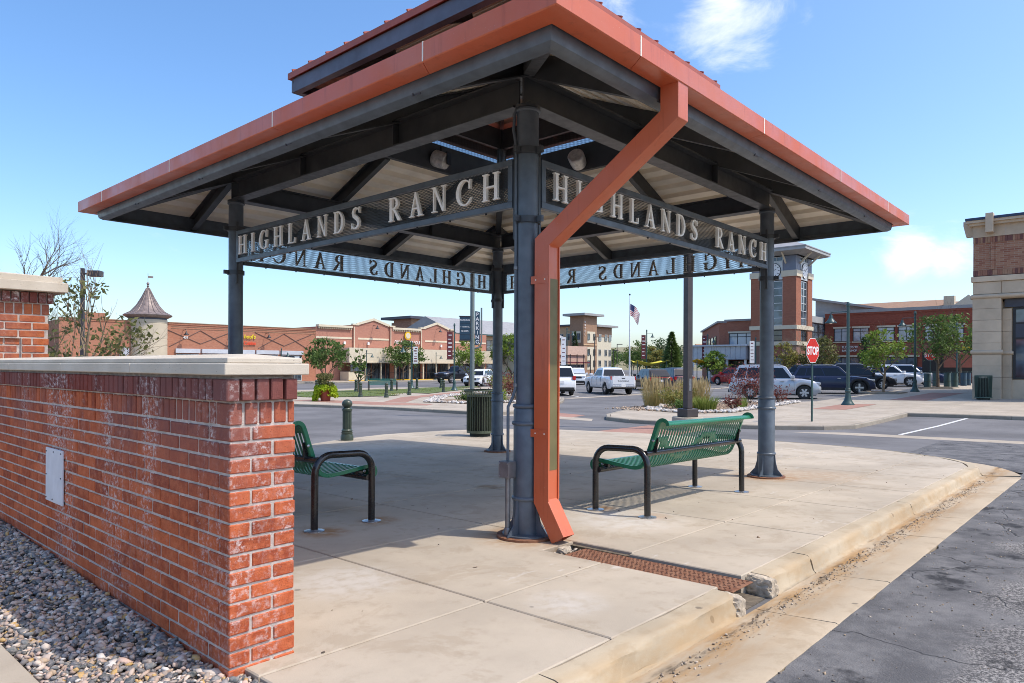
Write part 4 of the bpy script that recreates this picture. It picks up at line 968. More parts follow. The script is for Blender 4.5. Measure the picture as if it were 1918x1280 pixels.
for u in (37.2, 41.2, 45.2, 49.2, 53.2, 57.2, 61.2): stripe((u, 11.9), (u - 1.9, 17.0))
for u in (24, 27, 30, 33): stripe((u, 50.5), (u + 2, 55.5))
# lawn behind the bollards, planting beds
sheet('lawn', [(21.5, 34.4), (25.2, 32.7), (30, 34.1), (42, 41.0), (44.5, 44.2), (36, 43.8), (29, 42.2), (22, 42)], .03, M['lawn'], 3, kind='structure')
def blades(name, spots, m, seed, n, h, spread, w=.012, lean=.35, label=None, cat=None, kind=None, parent=None, zf=G, plume=None):
    rg = random.Random(seed); mb = MB()
    for (u, v, k) in spots:
        for i in range(int(n * k)):
            a = rg.uniform(0, 6.28); r = spread * k * math.sqrt(rg.random()); x, y = u + r * math.cos(a), v + r * math.sin(a); H = h * k * rg.uniform(.6, 1.1)
            l = lean * H * rg.uniform(.1, 1); dx, dy = math.cos(a) * l, math.sin(a) * l; b = rg.uniform(0, 6.28); sx, sy = math.cos(b) * w, math.sin(b) * w
            z = zf(x, y) - .02; q = len(mb.v)
            mb.v += [(x - sx, y - sy, z), (x + sx, y + sy, z), (x + dx * .35 + sx * .8, y + dy * .35 + sy * .8, z + H * .6), (x + dx * .35 - sx * .8, y + dy * .35 - sy * .8, z + H * .6), (x + dx, y + dy, z + H)]
            mb.f += [(q, q + 1, q + 2, q + 3), (q + 3, q + 2, q + 4)]
    o = mb.build(name, m, parent); return tag(o, label, cat, None, kind)
rg = random.Random(3); sp = []
while len(sp) < 420:
    u, v = rg.uniform(21.6, 44), rg.uniform(33, 44)
    if v > 32.9 + .55 * (u - 25) * (1 if u > 25 else -.4) and v < 42: sp.append((u, v, 1))
blades('lawn_grass', sp, M['grass_green'], 1, 9, .09, .45, .02, label='short green lawn grass behind the bollards', cat='grass', kind='stuff')
BEDB = [(23.6, 12.6), (25.2, 11.4), (33.2, 11.8), (32.2, 16.6), (27.2, 16.1), (24.4, 14.6)]
BEDA = [(22.4, 25.8), (22.9, 23.2), (26.5, 22.3), (30.8, 25.2), (32.0, 29.2), (38.5, 34.4), (36, 34.9), (27, 30)]
sheet('planting_bed', BEDB, .03, M['soil'], 2, kind='structure'); sheet('planting_bed', BEDA, .03, M['soil'], 3, kind='structure')
def edge_stones(name, poly, n, s, seed, wid, m, label):
    rg = random.Random(seed); pts = []; sz = []; Ls = [(Vector(poly[i]), Vector(poly[(i + 1) % len(poly)])) for i in range(len(poly))]; wts = [(b - a).length for a, b in Ls]
    for i in range(n):
        a, b = rg.choices(Ls, wts)[0]; p = a.lerp(b, rg.random()); d = (b - a).normalized(); q = p + Vector((-d.y, d.x)) * rg.uniform(-.1, wid)
        k = s * rg.uniform(.5, 1.5); pts.append((q.x, q.y, G(q.x, q.y) + .03 + k * .3)); sz.append(k)
    return stones(name, pts, sz, m, seed, .6, label, 'stones')
edge_stones('river_rock', BEDB, 1900, .06, 8, .55, M['river'], 'pale river rocks edging the grass bed by the tall pole')
edge_stones('river_rock', BEDA, 1700, .06, 9, .7, M['river'], 'pale river rocks edging the flower bed behind the litter bin')
rg = random.Random(14); pts = []; sz = []
for i in range(1600):
    u, v = rg.uniform(23.8, 32.6), rg.uniform(11.8, 16.2); pts.append((u, v, G(u, v) + .04)); sz.append(rg.uniform(.02, .055))
stones('bed_gravel', pts, sz, M['mulch'], 15, .7, 'tan crushed stone covering the grass bed', 'stones')
# ================================================================ plants
def leaves(mb, rg, c, n, rad, size, flat=1.):
    for i in range(n):
        while True:
            d = Vector((rg.uniform(-1, 1), rg.uniform(-1, 1), rg.uniform(-1, 1)))
            if .15 < d.length < 1: break
        p = Vector(c) + Vector((d.x * rad[0], d.y * rad[1], d.z * rad[2])); s = size * rg.uniform(.6, 1.3)
        a = Vector((rg.uniform(-1, 1), rg.uniform(-1, 1), rg.uniform(-1, 1) * flat)).normalized(); b = a.cross(Vector((rg.uniform(-1, 1), rg.uniform(-1, 1), rg.uniform(-1, 1)))).normalized()
        q = len(mb.v); mb.v += [tuple(p - a * s), tuple(p + b * s * .5), tuple(p + a * s), tuple(p - b * s * .5)]; mb.f.append((q, q + 1, q + 2, q + 3))
def branch(mb, rg, p, d, L, r, depth, tips, gn=.18, split=3, ang=.7, segs=4, up=.12):
    P = [Vector(p)]; rr = [r]; d = d.normalized(); kids = []
    for i in range(segs):
        d = (d + Vector((rg.uniform(-gn, gn), rg.uniform(-gn, gn), rg.uniform(-gn, gn) + up * .3))).normalized(); P.append(P[-1] + d * L / segs); rr.append(r * (1 - .62 * (i + 1) / segs))
        if depth > 0 and i >= segs * .3 - 1: kids.append((P[-1].copy(), d.copy(), rr[-1]))
    mb.tube(P, rr, 5 if depth < 2 else 8, cap=depth == 0)
    tips.append((P[-1].copy(), depth))
    if depth > 0:
        for (q, dd, r2) in kids:
            for s in range(max(1, split - (0 if q is kids[-1][0] else 1))):
                a = dd.cross(Vector((rg.uniform(-1, 1), rg.uniform(-1, 1), rg.uniform(-1, 1)))).normalized(); nd = (dd + a * ang * rg.uniform(.6, 1.2) + Vector((0, 0, up))).normalized()
                branch(mb, rg, q, nd, L * rg.uniform(.5, .72), r2 * .68, depth - 1, tips, gn, split, ang, segs, up)
def tree(name, label, u, v, h, cr, th, seed, m='leaf', n=2200, size=.12, bark='bark', cat='tree', group=None, gappy=.35, z=None, r0=None, depth=2, squash=1., trunk_only=False):
    rg = random.Random(seed); z = G(u, v) if z is None else z
    root = empty(name, (u, v, z - .02), rg.uniform(0, 6), label, cat, group); mb = MB(); tips = []; r0 = r0 or h * .016 + .015
    lean = Vector((rg.uniform(-.05, .05), rg.uniform(-.05, .05), 1)); P = [Vector((0, 0, 0))]
    for i in range(4): P.append(P[-1] + (lean + Vector((rg.uniform(-.06, .06), rg.uniform(-.06, .06), 0))).normalized() * th / 4)
    mb.tube(P, [r0 * 1.25, r0 * 1.05, r0, r0 * .95, r0 * .85], 8, cap=False)
    for k in range(5):
        a = k * 2.4 + rg.uniform(-.4, .4); d = Vector((math.cos(a) * .75, math.sin(a) * .75, rg.uniform(.5, 1.1)))
        branch(mb, rg, P[-1 - (k % 2)], d, (h - th) * rg.uniform(.40, .6), r0 * .6, depth, tips)
    branch(mb, rg, P[-1], Vector((0, 0, 1)), (h - th) * .75, r0 * .75, depth, tips)
    mb.build('trunk', M[bark], root, True)
    if trunk_only: return root
    lb = MB(); cl = []; hz = (h - th) / 2 + .1
    for (p, dd) in tips:
        if dd <= 1 and rg.random() > gappy: cl.append(p)
    for i in range(16):
        a = rg.uniform(0, 6.28); b = rg.uniform(-1, 1); rr = rg.uniform(.55, 1); cl.append(Vector((math.cos(a) * cr * rr * math.sqrt(1 - b * b), math.sin(a) * cr * rr * math.sqrt(1 - b * b), th + hz + b * hz * .95)))
    per = max(6, int(n / len(cl)))
    for p in cl:
        q = Vector(p); e = math.sqrt((q.x ** 2 + q.y ** 2) / cr ** 2 + ((q.z - th - hz) / hz) ** 2)
        if e > 1.0: q = Vector((q.x / e, q.y / e, th + hz + (q.z - th - hz) / e))
        k = rg.uniform(.16, .34) * cr; leaves(lb, rg, q, per, (k, k, k * .75 * squash), size)
    lb.build('crown', M[m], root); return root
def conifer(name, label, u, v, h, r, seed, m='leaf_dark', n=2600, size=.3, z=None, group=None):
    rg = random.Random(seed); z = G(u, v) if z is None else z; root = empty(name, (u, v, z - .02), 0, label, 'tree', group); mb = MB(); mb.tube([(0, 0, 0), (0, 0, h * .5), (0, 0, h)], [h * .018, h * .011, .01], 7); mb.build('trunk', M['bark'], root)
    lb = MB()
    for i in range(n):
        t = rg.random() ** .8; zz = h * (.06 + .92 * (1 - t)) ; tier = 1 - .22 * ((zz * 2.2 / h * 5) % 1); rr = r * (t ** .85) * tier * math.sqrt(rg.uniform(.15, 1)) + .04; a = rg.uniform(0, 6.28) 
        rr *= .75 + .35 * noise.noise(Vector((math.cos(a) * 2, math.sin(a) * 2, zz * .9 + seed)))
        p = Vector((math.cos(a) * rr, math.sin(a) * rr, zz - rr * .18)); d = Vector((math.cos(a), math.sin(a), rg.uniform(-.5, .3))).normalized(); b = d.cross(Vector((0, 0, 1))).normalized() * .3 + Vector((0, 0, .15)); s = size * rg.uniform(.5, 1.1)
        q = len(lb.v); lb.v += [tuple(p - d * s * .5), tuple(p + b * s), tuple(p + d * s), tuple(p - b * s)]; lb.f.append((q, q + 1, q + 2, q + 3))
    lb.build('crown', M[m], root); return root
def shrub(name, label, u, v, r, h, seed, m, n=900, size=.05, cat='shrub', group=None, z=None):
    rg = random.Random(seed); z = G(u, v) + .02 if z is None else z; root = empty(name, (u, v, z), 0, label, cat, group); mb = MB(); lb = MB(); tips = []
    for k in range(9):
        a = k * .7 + rg.uniform(-.3, .3); branch(mb, rg, Vector((0, 0, 0)), Vector((math.cos(a) * .8, math.sin(a) * .8, rg.uniform(.5, 1.3))), h * rg.uniform(.6, .95), .012, 1, tips, segs=3)
    mb.build('stems', M['bark'], root)
    cl = [p for p, d in tips] + [Vector((rg.gauss(0, r * .45), rg.gauss(0, r * .45), h * rg.uniform(.15, .95))) for _ in range(14)]
    for p in cl: leaves(lb, rg, p, n // len(cl), (r * .3, r * .3, h * .2), size)
    lb.build('leaves', M[m], root); return root
def grass_clump(label, u, v, h, seed, n=170, group='feather reed grasses in the bed', spread=.28, plume=True, m='grass_tan'):
    root = empty('ornamental_grass', (u, v, G(u, v) + .02), 0, label, 'grass', group); flat = lambda x, y: .02
    blades('blade_tuft', [(0, 0, 1)], M[m], seed, n, h * .75, spread, .008, .55, parent=root, zf=flat)
    if plume:
        rg = random.Random(seed); mb = MB(); st = MB()
        for i in range(52):
            a = rg.uniform(0, 6.28); r = spread * math.sqrt(rg.random()); H = h * rg.uniform(.75, 1.08); l = H * rg.uniform(.04, .22); b = Vector((math.cos(a) * r, math.sin(a) * r, 0)); e = b + Vector((math.cos(a) * l, math.sin(a) * l, H)); mid = b.lerp(e, .68)
            st.tube([b, mid], .004, 3, False); mb.tube([mid, mid.lerp(e, .4), e], [.006, .020, .003], 5)
        st.build('stalks', M['plume'], root); mb.build('plumes', M['plume'], root)
    return root
for i, (u, v, h) in enumerate(((26.0, 15.3, 1.28), (26.5, 15.65, 1.35), (28.0, 16.0, 1.2), (29.2, 15.8, 1.1), (29.9, 15.4, 1.1), (26.6, 13.6, 1.3), (27.2, 13.7, 1.2), (30.2, 16.0, 1.2))):
    grass_clump(('tawny feather grass at the left tip of the bed', 'tall tawny feather grass second from the left in the bed', 'tawny feather grass third from the left in the bed', 'tawny feather grass in front of the dark cars', 'tawny feather grass behind the low green shrub', 'tawny feather grass just right of the tall pole', 'tawny feather grass behind the orange daylily', 'tawny feather grass furthest back in the bed')[i], u, v, h, 40 + i)
shrub('low_shrub', 'rounded green and yellow shrub left of the tall pole', 25.9, 14.1, .7, .75, 61, 'leaf_gold', 1900, .045)
shrub('ground_cover', 'pale green ground cover plant at the bed edge', 24.9, 13.3, .45, .3, 62, 'leaf', 900, .04)
blades('daylily', [(25.6, 12.7, 1)], M['grass_green'], 63, 420, .62, .38, .014, .7, 'green arching daylily clump right of the tall pole', 'plant')
shrub('purple_shrub', 'dark purple leaved shrub in front of the silver wagon', 31.6, 13.4, 1.0, 1.45, 64, 'leaf_red', 1500, .05)
shrub('rose_bush', 'small red rose bush below the stop sign', 32.0, 12.2, .35, .6, 65, 'leaf_red', 500, .045)
shrub('rose_bush', 'small red flowering bush right of the daylily', 26.6, 12.0, .3, .45, 66, 'leaf_red', 400, .045)
for i, (u, v) in enumerate(((27.6, 12.1), (28.2, 12.3))): blades('iris', [(u, v, 1)], M['grass_green'], 67 + i, 60, .5, .18, .016, .35, ('upright yellow green iris nearer the pole', 'upright yellow green iris nearer the purple shrub')[i], 'plant', None)
for i, (u, v, r, h, m) in enumerate(((24.0, 24.4, .5, .4, 'leaf'), (25.2, 23.6, .6, .5, 'leaf_bright'), (27.6, 24.4, .7, .9, 'leaf_red'), (29.0, 25.0, .8, 1.0, 'leaf_olive'), (30.6, 26.4, .8, 1.1, 'leaf_red'), (29.8, 25.4, .7, .8, 'leaf_bright'), (31.0, 28.4, .8, 1.2, 'leaf_gold'), (33, 30.6, .8, 1.2, 'leaf_red'), (35, 32.2, .9, 1.1, 'leaf_bright'))):
    shrub('flower_shrub', ('small grey green shrub at the left tip of the flower bed', 'low bright green shrub behind the litter bin rim', 'reddish shrub just left of the far column', 'olive shrub behind the far column', 'red flowered shrub right of the far column', 'bright green shrub right of the far column', 'golden shrub beyond the far column', 'red shrub towards the back of the flower bed', 'bright green shrub at the back of the flower bed')[i], u, v, r, h, 80 + i, m, 700, .06, group='shrubs in the flower bed')
# planter pot with lime sweet potato vine and dwarf conifer
pt = empty('planter', (19.7, 30.1, G(19.7, 30.1)), 0, 'terracotta planter spilling lime green vine with a small pine', 'planter')
mb = MB(); mb.lathe([(.22, 0), (.27, .3), (.32, .56), (.35, .56), (.35, .62), (.30, .62), (.28, .54)], 20); mb.build('pot', mat('pot_red', (.30, .06, .035), .6), pt, True)
rg = random.Random(70); lb = MB()
for k in range(40):
    a = rg.uniform(0, 6.28); r = rg.uniform(.15, .5); leaves(lb, rg, (math.cos(a) * r, math.sin(a) * r, .72 - max(0, r - .3) * .8), 30, (.16, .16, .12), .07)
for ctr, n_ in ((2.55, 34), (-.95, 26)):
    for k in range(n_):
        a = ctr + rg.uniform(-.75, .75); t = rg.random(); r = .40 + .12 * t; leaves(lb, rg, (math.cos(a) * r, math.sin(a) * r, .68 - (.6 if ctr > 0 else .42) * t), 30, (.15, .15, .13), .07)
lb.build('vine', M['leaf_lime'], pt)
lb = MB()
for k in range(36): t = rg.random(); leaves(lb, rg, (rg.gauss(0, .24), rg.gauss(0, .24), .7 + t * .62), 34, (.14, .14, .13), .06)
lb.build('dwarf_pine', M['leaf_olive'], pt); mb = MB(); mb.tube([(0, 0, .5), (0, 0, 1.5)], [.03, .012], 6); mb.build('stem', M['bark'], pt)
# ================================================================ trees
bt = tree('bare_tree', 'leafless small tree rising behind the tall pier', 4.45, 19.0, 4.3, 1.5, 2.5, 302, trunk_only=True, depth=3, z=-.4, r0=.07)
def loc_d(x, d): return None
rg = random.Random(9)
st = tree('shrub_tree', 'sparse wide shrub with few leaves behind the low wall', 4.65, 15.8, 3.1, 1.2, .9, 303, m='leaf_olive', n=760, size=.06, depth=2, z=-.35, gappy=.5, bark='bark_pale', squash=.8)
tree('street_tree', 'dense dark honey locust in front of the brick shopfront corner', 43.9, 67.2, 4.5, 2.4, .35, 311, 'leaf', 1900, .2, gappy=.3, squash=.6)
tree('young_tree', 'thin young tree in the lawn by the bollards', 28.3, 39.3, 2.9, .42, .9, 312, 'leaf', 700, .08, depth=1)
tree('street_tree', 'spreading honey locust in front of the round shop emblem', 56.5, 69.0, 4.7, 2.5, 1.3, 313, 'leaf', 2200, .17, squash=.6)
tree('street_tree', 'bright green tree left of the parking sign pole', 44.4, 45.0, 4.1, 1.25, 1.2, 314, 'leaf_bright', 2000, .12)
tree('street_tree', 'dense round green tree between the far column and the near column', 72, 64.5, 5.9, 2.5, .9, 315, 'leaf_bright', 3800, .19, gappy=.1)
tree('sidewalk_tree', 'small yellow green tree in a square pit by the second lamp', 45.0, 11.1, 3.4, 1.25, 1.35, 316, 'leaf_bright', 800, .10, bark='bark_pale', gappy=.35)
tree('sidewalk_tree', 'leafy green tree beside the pairs of dark bins', 53.6, 9.9, 4.6, 1.6, 1.7, 317, 'leaf', 1700, .12, gappy=.3)
tree('sidewalk_tree', 'taller tree behind the right hand lamp by the stone building', 66, 10.6, 5.3, 2.0, 2.0, 318, 'leaf', 2000, .15, gappy=.1)
tree('sidewalk_tree', 'olive leaved tree right behind the stop sign', 64, 20.8, 3.7, 1.7, 1.2, 319, 'leaf_olive', 1300, .14)
tree('sidewalk_tree', 'dark narrow tree between the two shop signs', 70, 18.2, 4.2, 1.0, .8, 320, 'leaf_dark', 1500, .14)
tree('bare_tree', 'grey leafless tree beside the stop sign', 66, 22.6, 4.8, 1.6, 1.3, 321, trunk_only=True, depth=3, bark='bark_pale', r0=.05)
tree('sidewalk_tree', 'sparse golden tree at the foot of the clock tower', 62, 23.4, 3.4, 1.1, 1.0, 322, 'leaf_gold', 700, .12)
tree('sidewalk_tree', 'layered yellow green tree in front of the grey entrance canopy', 66, 31.8, 2.9, 1.35, .6, 323, 'leaf_bright', 1500, .16, squash=.5)
conifer('spruce_tree', 'tall narrow spruce beside the hotel', 118, 88, 9.5, 2.3, 331)
conifer('spruce_tree', 'broad dark spruce left of the tall light pole', 102, 56.5, 7.4, 3.3, 332, m='leaf', n=3200, size=.42)
for i, (u, v, h, c, m) in enumerate(((150, 92, 7, 4.5, 'leaf'), (152, 108, 5, 4, 'leaf_bright'), (140, 112, 4.6, 3.6, 'leaf_dark'), (175, 118, 6, 5, 'leaf'), (142, 80, 7.2, 4.5, 'leaf_dark'), (120, 70, 5.0, 2.2, 'leaf_gold'), (200, 125, 7, 6, 'leaf_olive'), (130, 100, 3.8, 3, 'leaf_dark'), (108, 92, 4.4, 2.6, 'leaf_olive'), (210, 150, 6.5, 6, 'leaf'), (185, 104, 6, 5, 'leaf_gold'))):
    tree('distant_tree', ('round green tree behind the flagpole', 'bright bush of a tree left of the flagpole', 'dark low tree left of the flagpole', 'green tree far beyond the flagpole', 'dark tree beside the banner lamp right of the flagpole', 'pale golden tree below the banner lamp', 'olive tree far down the street', 'dark shrubby tree at the foot of the hotel', 'olive tree in front of the hotel wing', 'green tree farthest down the street', 'golden tree far behind the dark cars')[i], u, v, h, c, h * .18, 340 + i, m, 1500, .3, group='trees down the street', gappy=.1, depth=1)
# far hillside with scattered trees and houses
hb = MB(); rows = []
for r, z in ((420, -1.4), (600, 6), (850, 20), (1200, 33), (1700, 30)):
    rows.append([(r * math.sin(YAW + R(a)), r * math.cos(YAW + R(a)), z + (6 * noise.noise(Vector((a * .13, r * .004, 1))) if z > 0 else 0)) for a in range(-60, 61, 3)])
hb.grid(rows); tag(hb.build('hillside', M['hill'], smooth_=True), kind='structure')
rg = random.Random(33); lb = MB()
for k in range(900):
    a = R(rg.uniform(-40, 40)); r = rg.uniform(430, 1150); z = -1.4 + max(0, r - 420) * (.041 if r < 600 else .04); leaves(lb, rg, (r * math.sin(YAW + a), r * math.cos(YAW + a), z + 2), 9, (5, 5, 3), 2.2)
tag(lb.build('hillside_trees', M['leaf_dark']), 'dark green trees scattered over the far hillside', 'trees', kind='stuff')
for k in range(26):
    a = R(-30 + k * 2.5 + rg.uniform(-1, 1)); r = rg.uniform(560, 1050); z = 6 + (r - 600) * .05 - 2; hs = empty('distant_house', (r * math.sin(YAW + a), r * math.cos(YAW + a), z), rg.uniform(0, 3), 'small pale house on the far hillside', 'house', 'houses on the far hillside')
    w2 = rg.uniform(5, 9); mb = MB(); mb.box(-w2, w2, -5, 5, -4, 5); mb.build('wall', M['beige_far'], hs); mb = MB(); mb.prism([(-5.6, 5.01), (5.6, 5.01), (0, 8)], -w2 - .5, w2 + .5, Matrix(((0, 0, 1, 0), (1, 0, 0, 0), (0, 1, 0, 0), (0, 0, 0, 1)))); mb.build('roof', M['brown_far'], hs)
# ================================================================ street furniture
def make_bollard(h=.98):
    b = empty('bollard'); k = h / .98
    mb = MB(); mb.lathe([(.125, 0), (.125, .10), (.118, .12), (.105, .16), (.112, .18), (.112, .20), (.100, .21), (.108, .225), (.108, .24), (.098, .25), (.092, .27)], 20); mb.build('base', M['bollard'], b, True)
    mb = MB(); n = 48
    rows = [[((.088 * k if i % 4 in (0, 1) else .080) * math.cos(2 * math.pi * i / n), (.088 if i % 4 in (0, 1) else .080) * math.sin(2 * math.pi * i / n), z) for i in range(n)] for z in (.27, .70)]
    mb.grid(rows, True); mb.build('fluted_shaft', M['bollard'], b)
    mb = MB(); mb.lathe([(.088, .70), (.102, .71), (.102, .745), (.09, .755), (.085, .775), (.06, .785)], 20); mb.build('collar', M['bollard'], b, True)
    mb = MB(); mb.lathe([(.04, .775)] + [(.104 * math.sin(R(a)), .868 - .104 * math.cos(R(a))) for a in range(26, 181, 14)], 20); mb.build('ball', M['bollard'], b, True)
    return b
bl = make_bollard(); BG = 'green ball-topped bollards'
SPOTS = [(8.56, 12.28, 'green fluted bollard with ball top just behind the left bench'), (25.7, 40.3, 'ball-topped bollard left of the lime vine planter'), (23.4, 35.0, 'ball-topped bollard just right of the lime vine planter'), (23.9, 33.0, 'ball-topped bollard right of the planter, nearer of two'), (28.6, 40.0, 'ball-topped bollard right of the planter, farther of two'), (24.5, 31.4, 'ball-topped bollard in front of the far teal bench'), (31.2, 39.4, 'ball-topped bollard behind the far teal bench'), (27.9, 33.5, 'ball-topped bollard left of the banner lamp'), (34.9, 41.0, 'ball-topped bollard right of the banner lamp'), (32.6, 35.5, 'ball-topped bollard near the left of the maroon banner lamp, in front'), (38.1, 41.8, 'ball-topped bollard near the maroon banner lamp, behind')]
for i, (u, v, l) in enumerate(SPOTS):
    o = bl if i == 0 else copy_tree(bl); o.location = (u, v, G(u, v)); o['label'] = l; o['category'] = 'bollard'; o['group'] = BG
    if i == 0: o.scale = (1.05, 1.05, .88)
def make_bin(name, label, u, v, flare, h, r, mslat):
    b = empty(name, (u, v, G(u, v)), 0, label, 'litter bin', 'slatted litter bins'); z0 = .08
    mb = MB(); mb.lathe([(r * .78, 0), (r * .80, .06), (r * .80, z0)], 24); mb.build('base', M['can_dark'], b, True)
    mb = MB(); mb.lathe([(r * .86, .1), (r * .86, h - .12), (r * .8, h - .12)], 24); mb.build('liner', M['can_dark'], b, True)
    zt = h - .16 if flare else h - .04
    for z in (z0, zt): mb = MB(); mb.lathe([(r * .9, z), (r + .012, z), (r + .012, z + .055), (r * .9, z + .055)], 32, cap=False); mb.build('hoop', mslat, b, True)
    n = 34
    for k in range(n):
        a = 2 * math.pi * k / n; mb = MB()
        if flare: mb.beam((r - .003, 0, z0 + .03), (r - .003, 0, zt + .03), .010, .034, (1, 0, 0)); mb.beam((r - .003, 0, zt + .03), (r + .075, 0, h - .02), .010, .030, (1, 0, 0))
        else: mb.beam((r - .03, 0, z0 + .03), (r, 0, h - .03), .010, .034, (1, 0, 0))
        mb.build('slat', mslat, b, rot=(0, 0, a))
    rr = r + .08 if flare else r + .008
    mb = MB(); mb.lathe([(rr - .03, h - .03), (rr + .006, h - .03), (rr + .006, h), (rr - .03, h)], 32, cap=False); mb.build('rim', mslat, b, True)
    return b
make_bin('litter_bin', 'olive green slatted litter bin with flared rim beside the far column', 11.35, 11.13, True, 1.06, .295, M['can_green'])
make_bin('litter_bin', 'dark green slatted litter bin against the stone pillar', 38.9, 5.35, False, 1.12, .34, mat('can_dark_green', (.07, .11, .085), .5))
def make_lamp(h, label, u, v, ang, z=None, base='tall', head=True, banner=None, group='gooseneck street lamps', r=.06):
    z = G(u, v) if z is None else z; l = empty('street_lamp', (u, v, z), R(ang), label, 'street lamp', group)
    mb = MB(); mb.lathe([(.27, 0), (.27, .03), (.22, .10), (.15, .22), (.11, .40), (.10, .55), (.115, .56), (.125, .60), (.115, .64), (.10, .66), (.105, .72), (.09, .74)], 18); mb.build('base', M['lamp_green'], l, True)
    mb = MB(); mb.lathe([(r * 1.2, .74), (r, h - .5), (r, h - .22)], 14); mb.build('pole', M['lamp_green'], l, True)
    mb = MB(); mb.lathe([(r, h - .22), (r * 1.35, h - .2), (r * 1.35, h - .1), (r * .9, h - .08), (r * .9, h - .03), (r * .5, h)], 14); mb.build('finial', M['lamp_green'], l, True)
    if head:
        L = .68; mb = MB(); mb.tube([(0, 0, h - .42), (L * .9, 0, h - .42), (L, 0, h - .44), (L, 0, h - .56)], .02, 8); mb.build('arm', M['lamp_green'], l, True)
        mb = MB(); mb.lathe([(.04, h - .52), (.05, h - .56), (.075, h - .6), (.085, h - .68), (.11, h - .72), (.16, h - .80), (.235, h - .87), (.24, h - .90), (.225, h - .90), (.15, h - .83), (.05, h - .80)], 20, c=(L, 0, 0)); mb.build('lamp_shade', M['lamp_green'], l, True)
        mb = MB(); mb.lathe([(.03, h - .93), (.07, h - .90), (.06, h - .82)], 12, c=(L, 0, 0)); mb.build('bulb', M['white'], l, True)
    if banner:
        colr, hb, wb_, zt = banner; mb = MB(); mb.box(-.12 - wb_, -.12, -.008, .008, zt - hb, zt); bn = mb.build('banner', colr, l)
        for zz in (zt + .02, zt - hb - .02): mb = MB(); mb.tube([(0, 0, zz), (-.16 - wb_, 0, zz)], .014, 6); mb.build('banner_rod', M['lamp_green'], l)
        rg = random.Random(int(u * 10)); mb = MB()
        for k in range(6):
            zz = zt - hb * (.1 + .15 * k); mb.box(-.12 - wb_ * rg.uniform(.7, .9), -.12 - wb_ * rg.uniform(.1, .4), -.0105, .0105, zz - .05, zz + rg.uniform(.0, .06))
        mb.build('banner_print', M['maroon'] if colr is M['white'] else M['white'], bn)
    return l
make_lamp(4.45, 'teal gooseneck street lamp right of the stop sign', 32.1, 9.3, 100)
make_lamp(4.9, 'teal gooseneck street lamp in front of the white crossover', 47.85, 10.05, 100)
make_lamp(4.9, 'dark gooseneck street lamp among the trees by the stone building', 63.8, 10.5, 100)
make_lamp(3.8, 'slim pole with pale blue banner above the far lawn bench', 36.3, 43.3, 138, banner=(M['white'], 1.35, .36, 3.35), r=.05)
make_lamp(4.95, 'street lamp with dark maroon banner left of the parking sign', 35.4, 37.4, -42, banner=(M['maroon'], 2.0, .42, 4.3), head=False, r=.055)
make_lamp(6.3, 'street lamp with white vertical banner right of the rainwater pipe', 63.8, 48.7, -42, banner=(M['white'], 3.2, .55, 5.2))
make_lamp(5.95, 'street lamp with maroon banner right of the flagpole', 69.9, 41.9, -42, banner=(M['maroon'], 2.7, .5, 5.3))
make_lamp(5.1, 'street lamp with maroon banner in front of the angled brick building', 69.9, 34.4, -42, banner=(M['maroon'], 2.6, .5, 4.9))
make_lamp(4.5, 'street lamp with white banner left of the clock tower', 68.4, 28.5, -42, banner=(M['white'], 2.2, .5, 4.1))
for i, (u, v, l) in enumerate(((50.9, 69.1, 'small gooseneck lamp at the shop wall left of the bench'), (63.8, 71.0, 'small gooseneck lamp at the shop wall above the black pickup'), (40.5, 70.5, 'small gooseneck lamp in front of the blue awning'))): make_lamp(3.75, l, u, v, -42, r=.045)
# stop signs
def stop_sign(label, u, v, rz, h, s, post):
    q = empty('stop_sign', (u, v, G(u, v)), rz, label, 'stop sign', 'stop signs'); mb = MB(); mb.box(-.035, .035, 0, .03, 0, h - .05); mb.build('post', post, q)
    oc = lambda r: [(r * math.cos(R(22.5 + 45 * k)), r * math.sin(R(22.5 + 45 * k))) for k in range(8)]
    Mx = Matrix.Translation((0, 0, h - s / 2)) @ Matrix.Rotation(R(90), 4, 'X'); R0 = s / 2 / math.cos(R(22.5))
    mb = MB(); mb.prism(oc(R0), 0.002, .006, Mx); f = mb.build('plate', M['white'], q); mb = MB(); mb.prism(oc(R0 * .955), .0065, .009, Mx); mb.build('red_face', M['stop_red'], f)
    me = text_mesh('STOP', s * .46, .001, .012 * s / .76, 'CENTER'); me.materials.append(M['white']); o = put('lettering', me, None, f, (0, -.0105, h - s / 2 - s * .165), (R(90), 0, 0)); o.scale = (.82, 1, 1)
    for zz in (.88, .12): mb = MB(); mb.lathe([(.012, 0), (.012, .006), (.004, .008)], 8, M=Matrix.Rotation(R(90), 4, 'X')); mb.build('bolt', M['chrome'], f, loc=(0, -.0095, h - s + s * zz))
    return q
stop_sign('red stop sign on a green post in front of the parked cars', 22.16, 7.44, R(-9), 2.56, .75, M['lamp_green'])
stop_sign('red stop sign farther off beside the parked silver van', 66.3, 12.8, R(-62), 2.85, .86, M['lamp_green'])
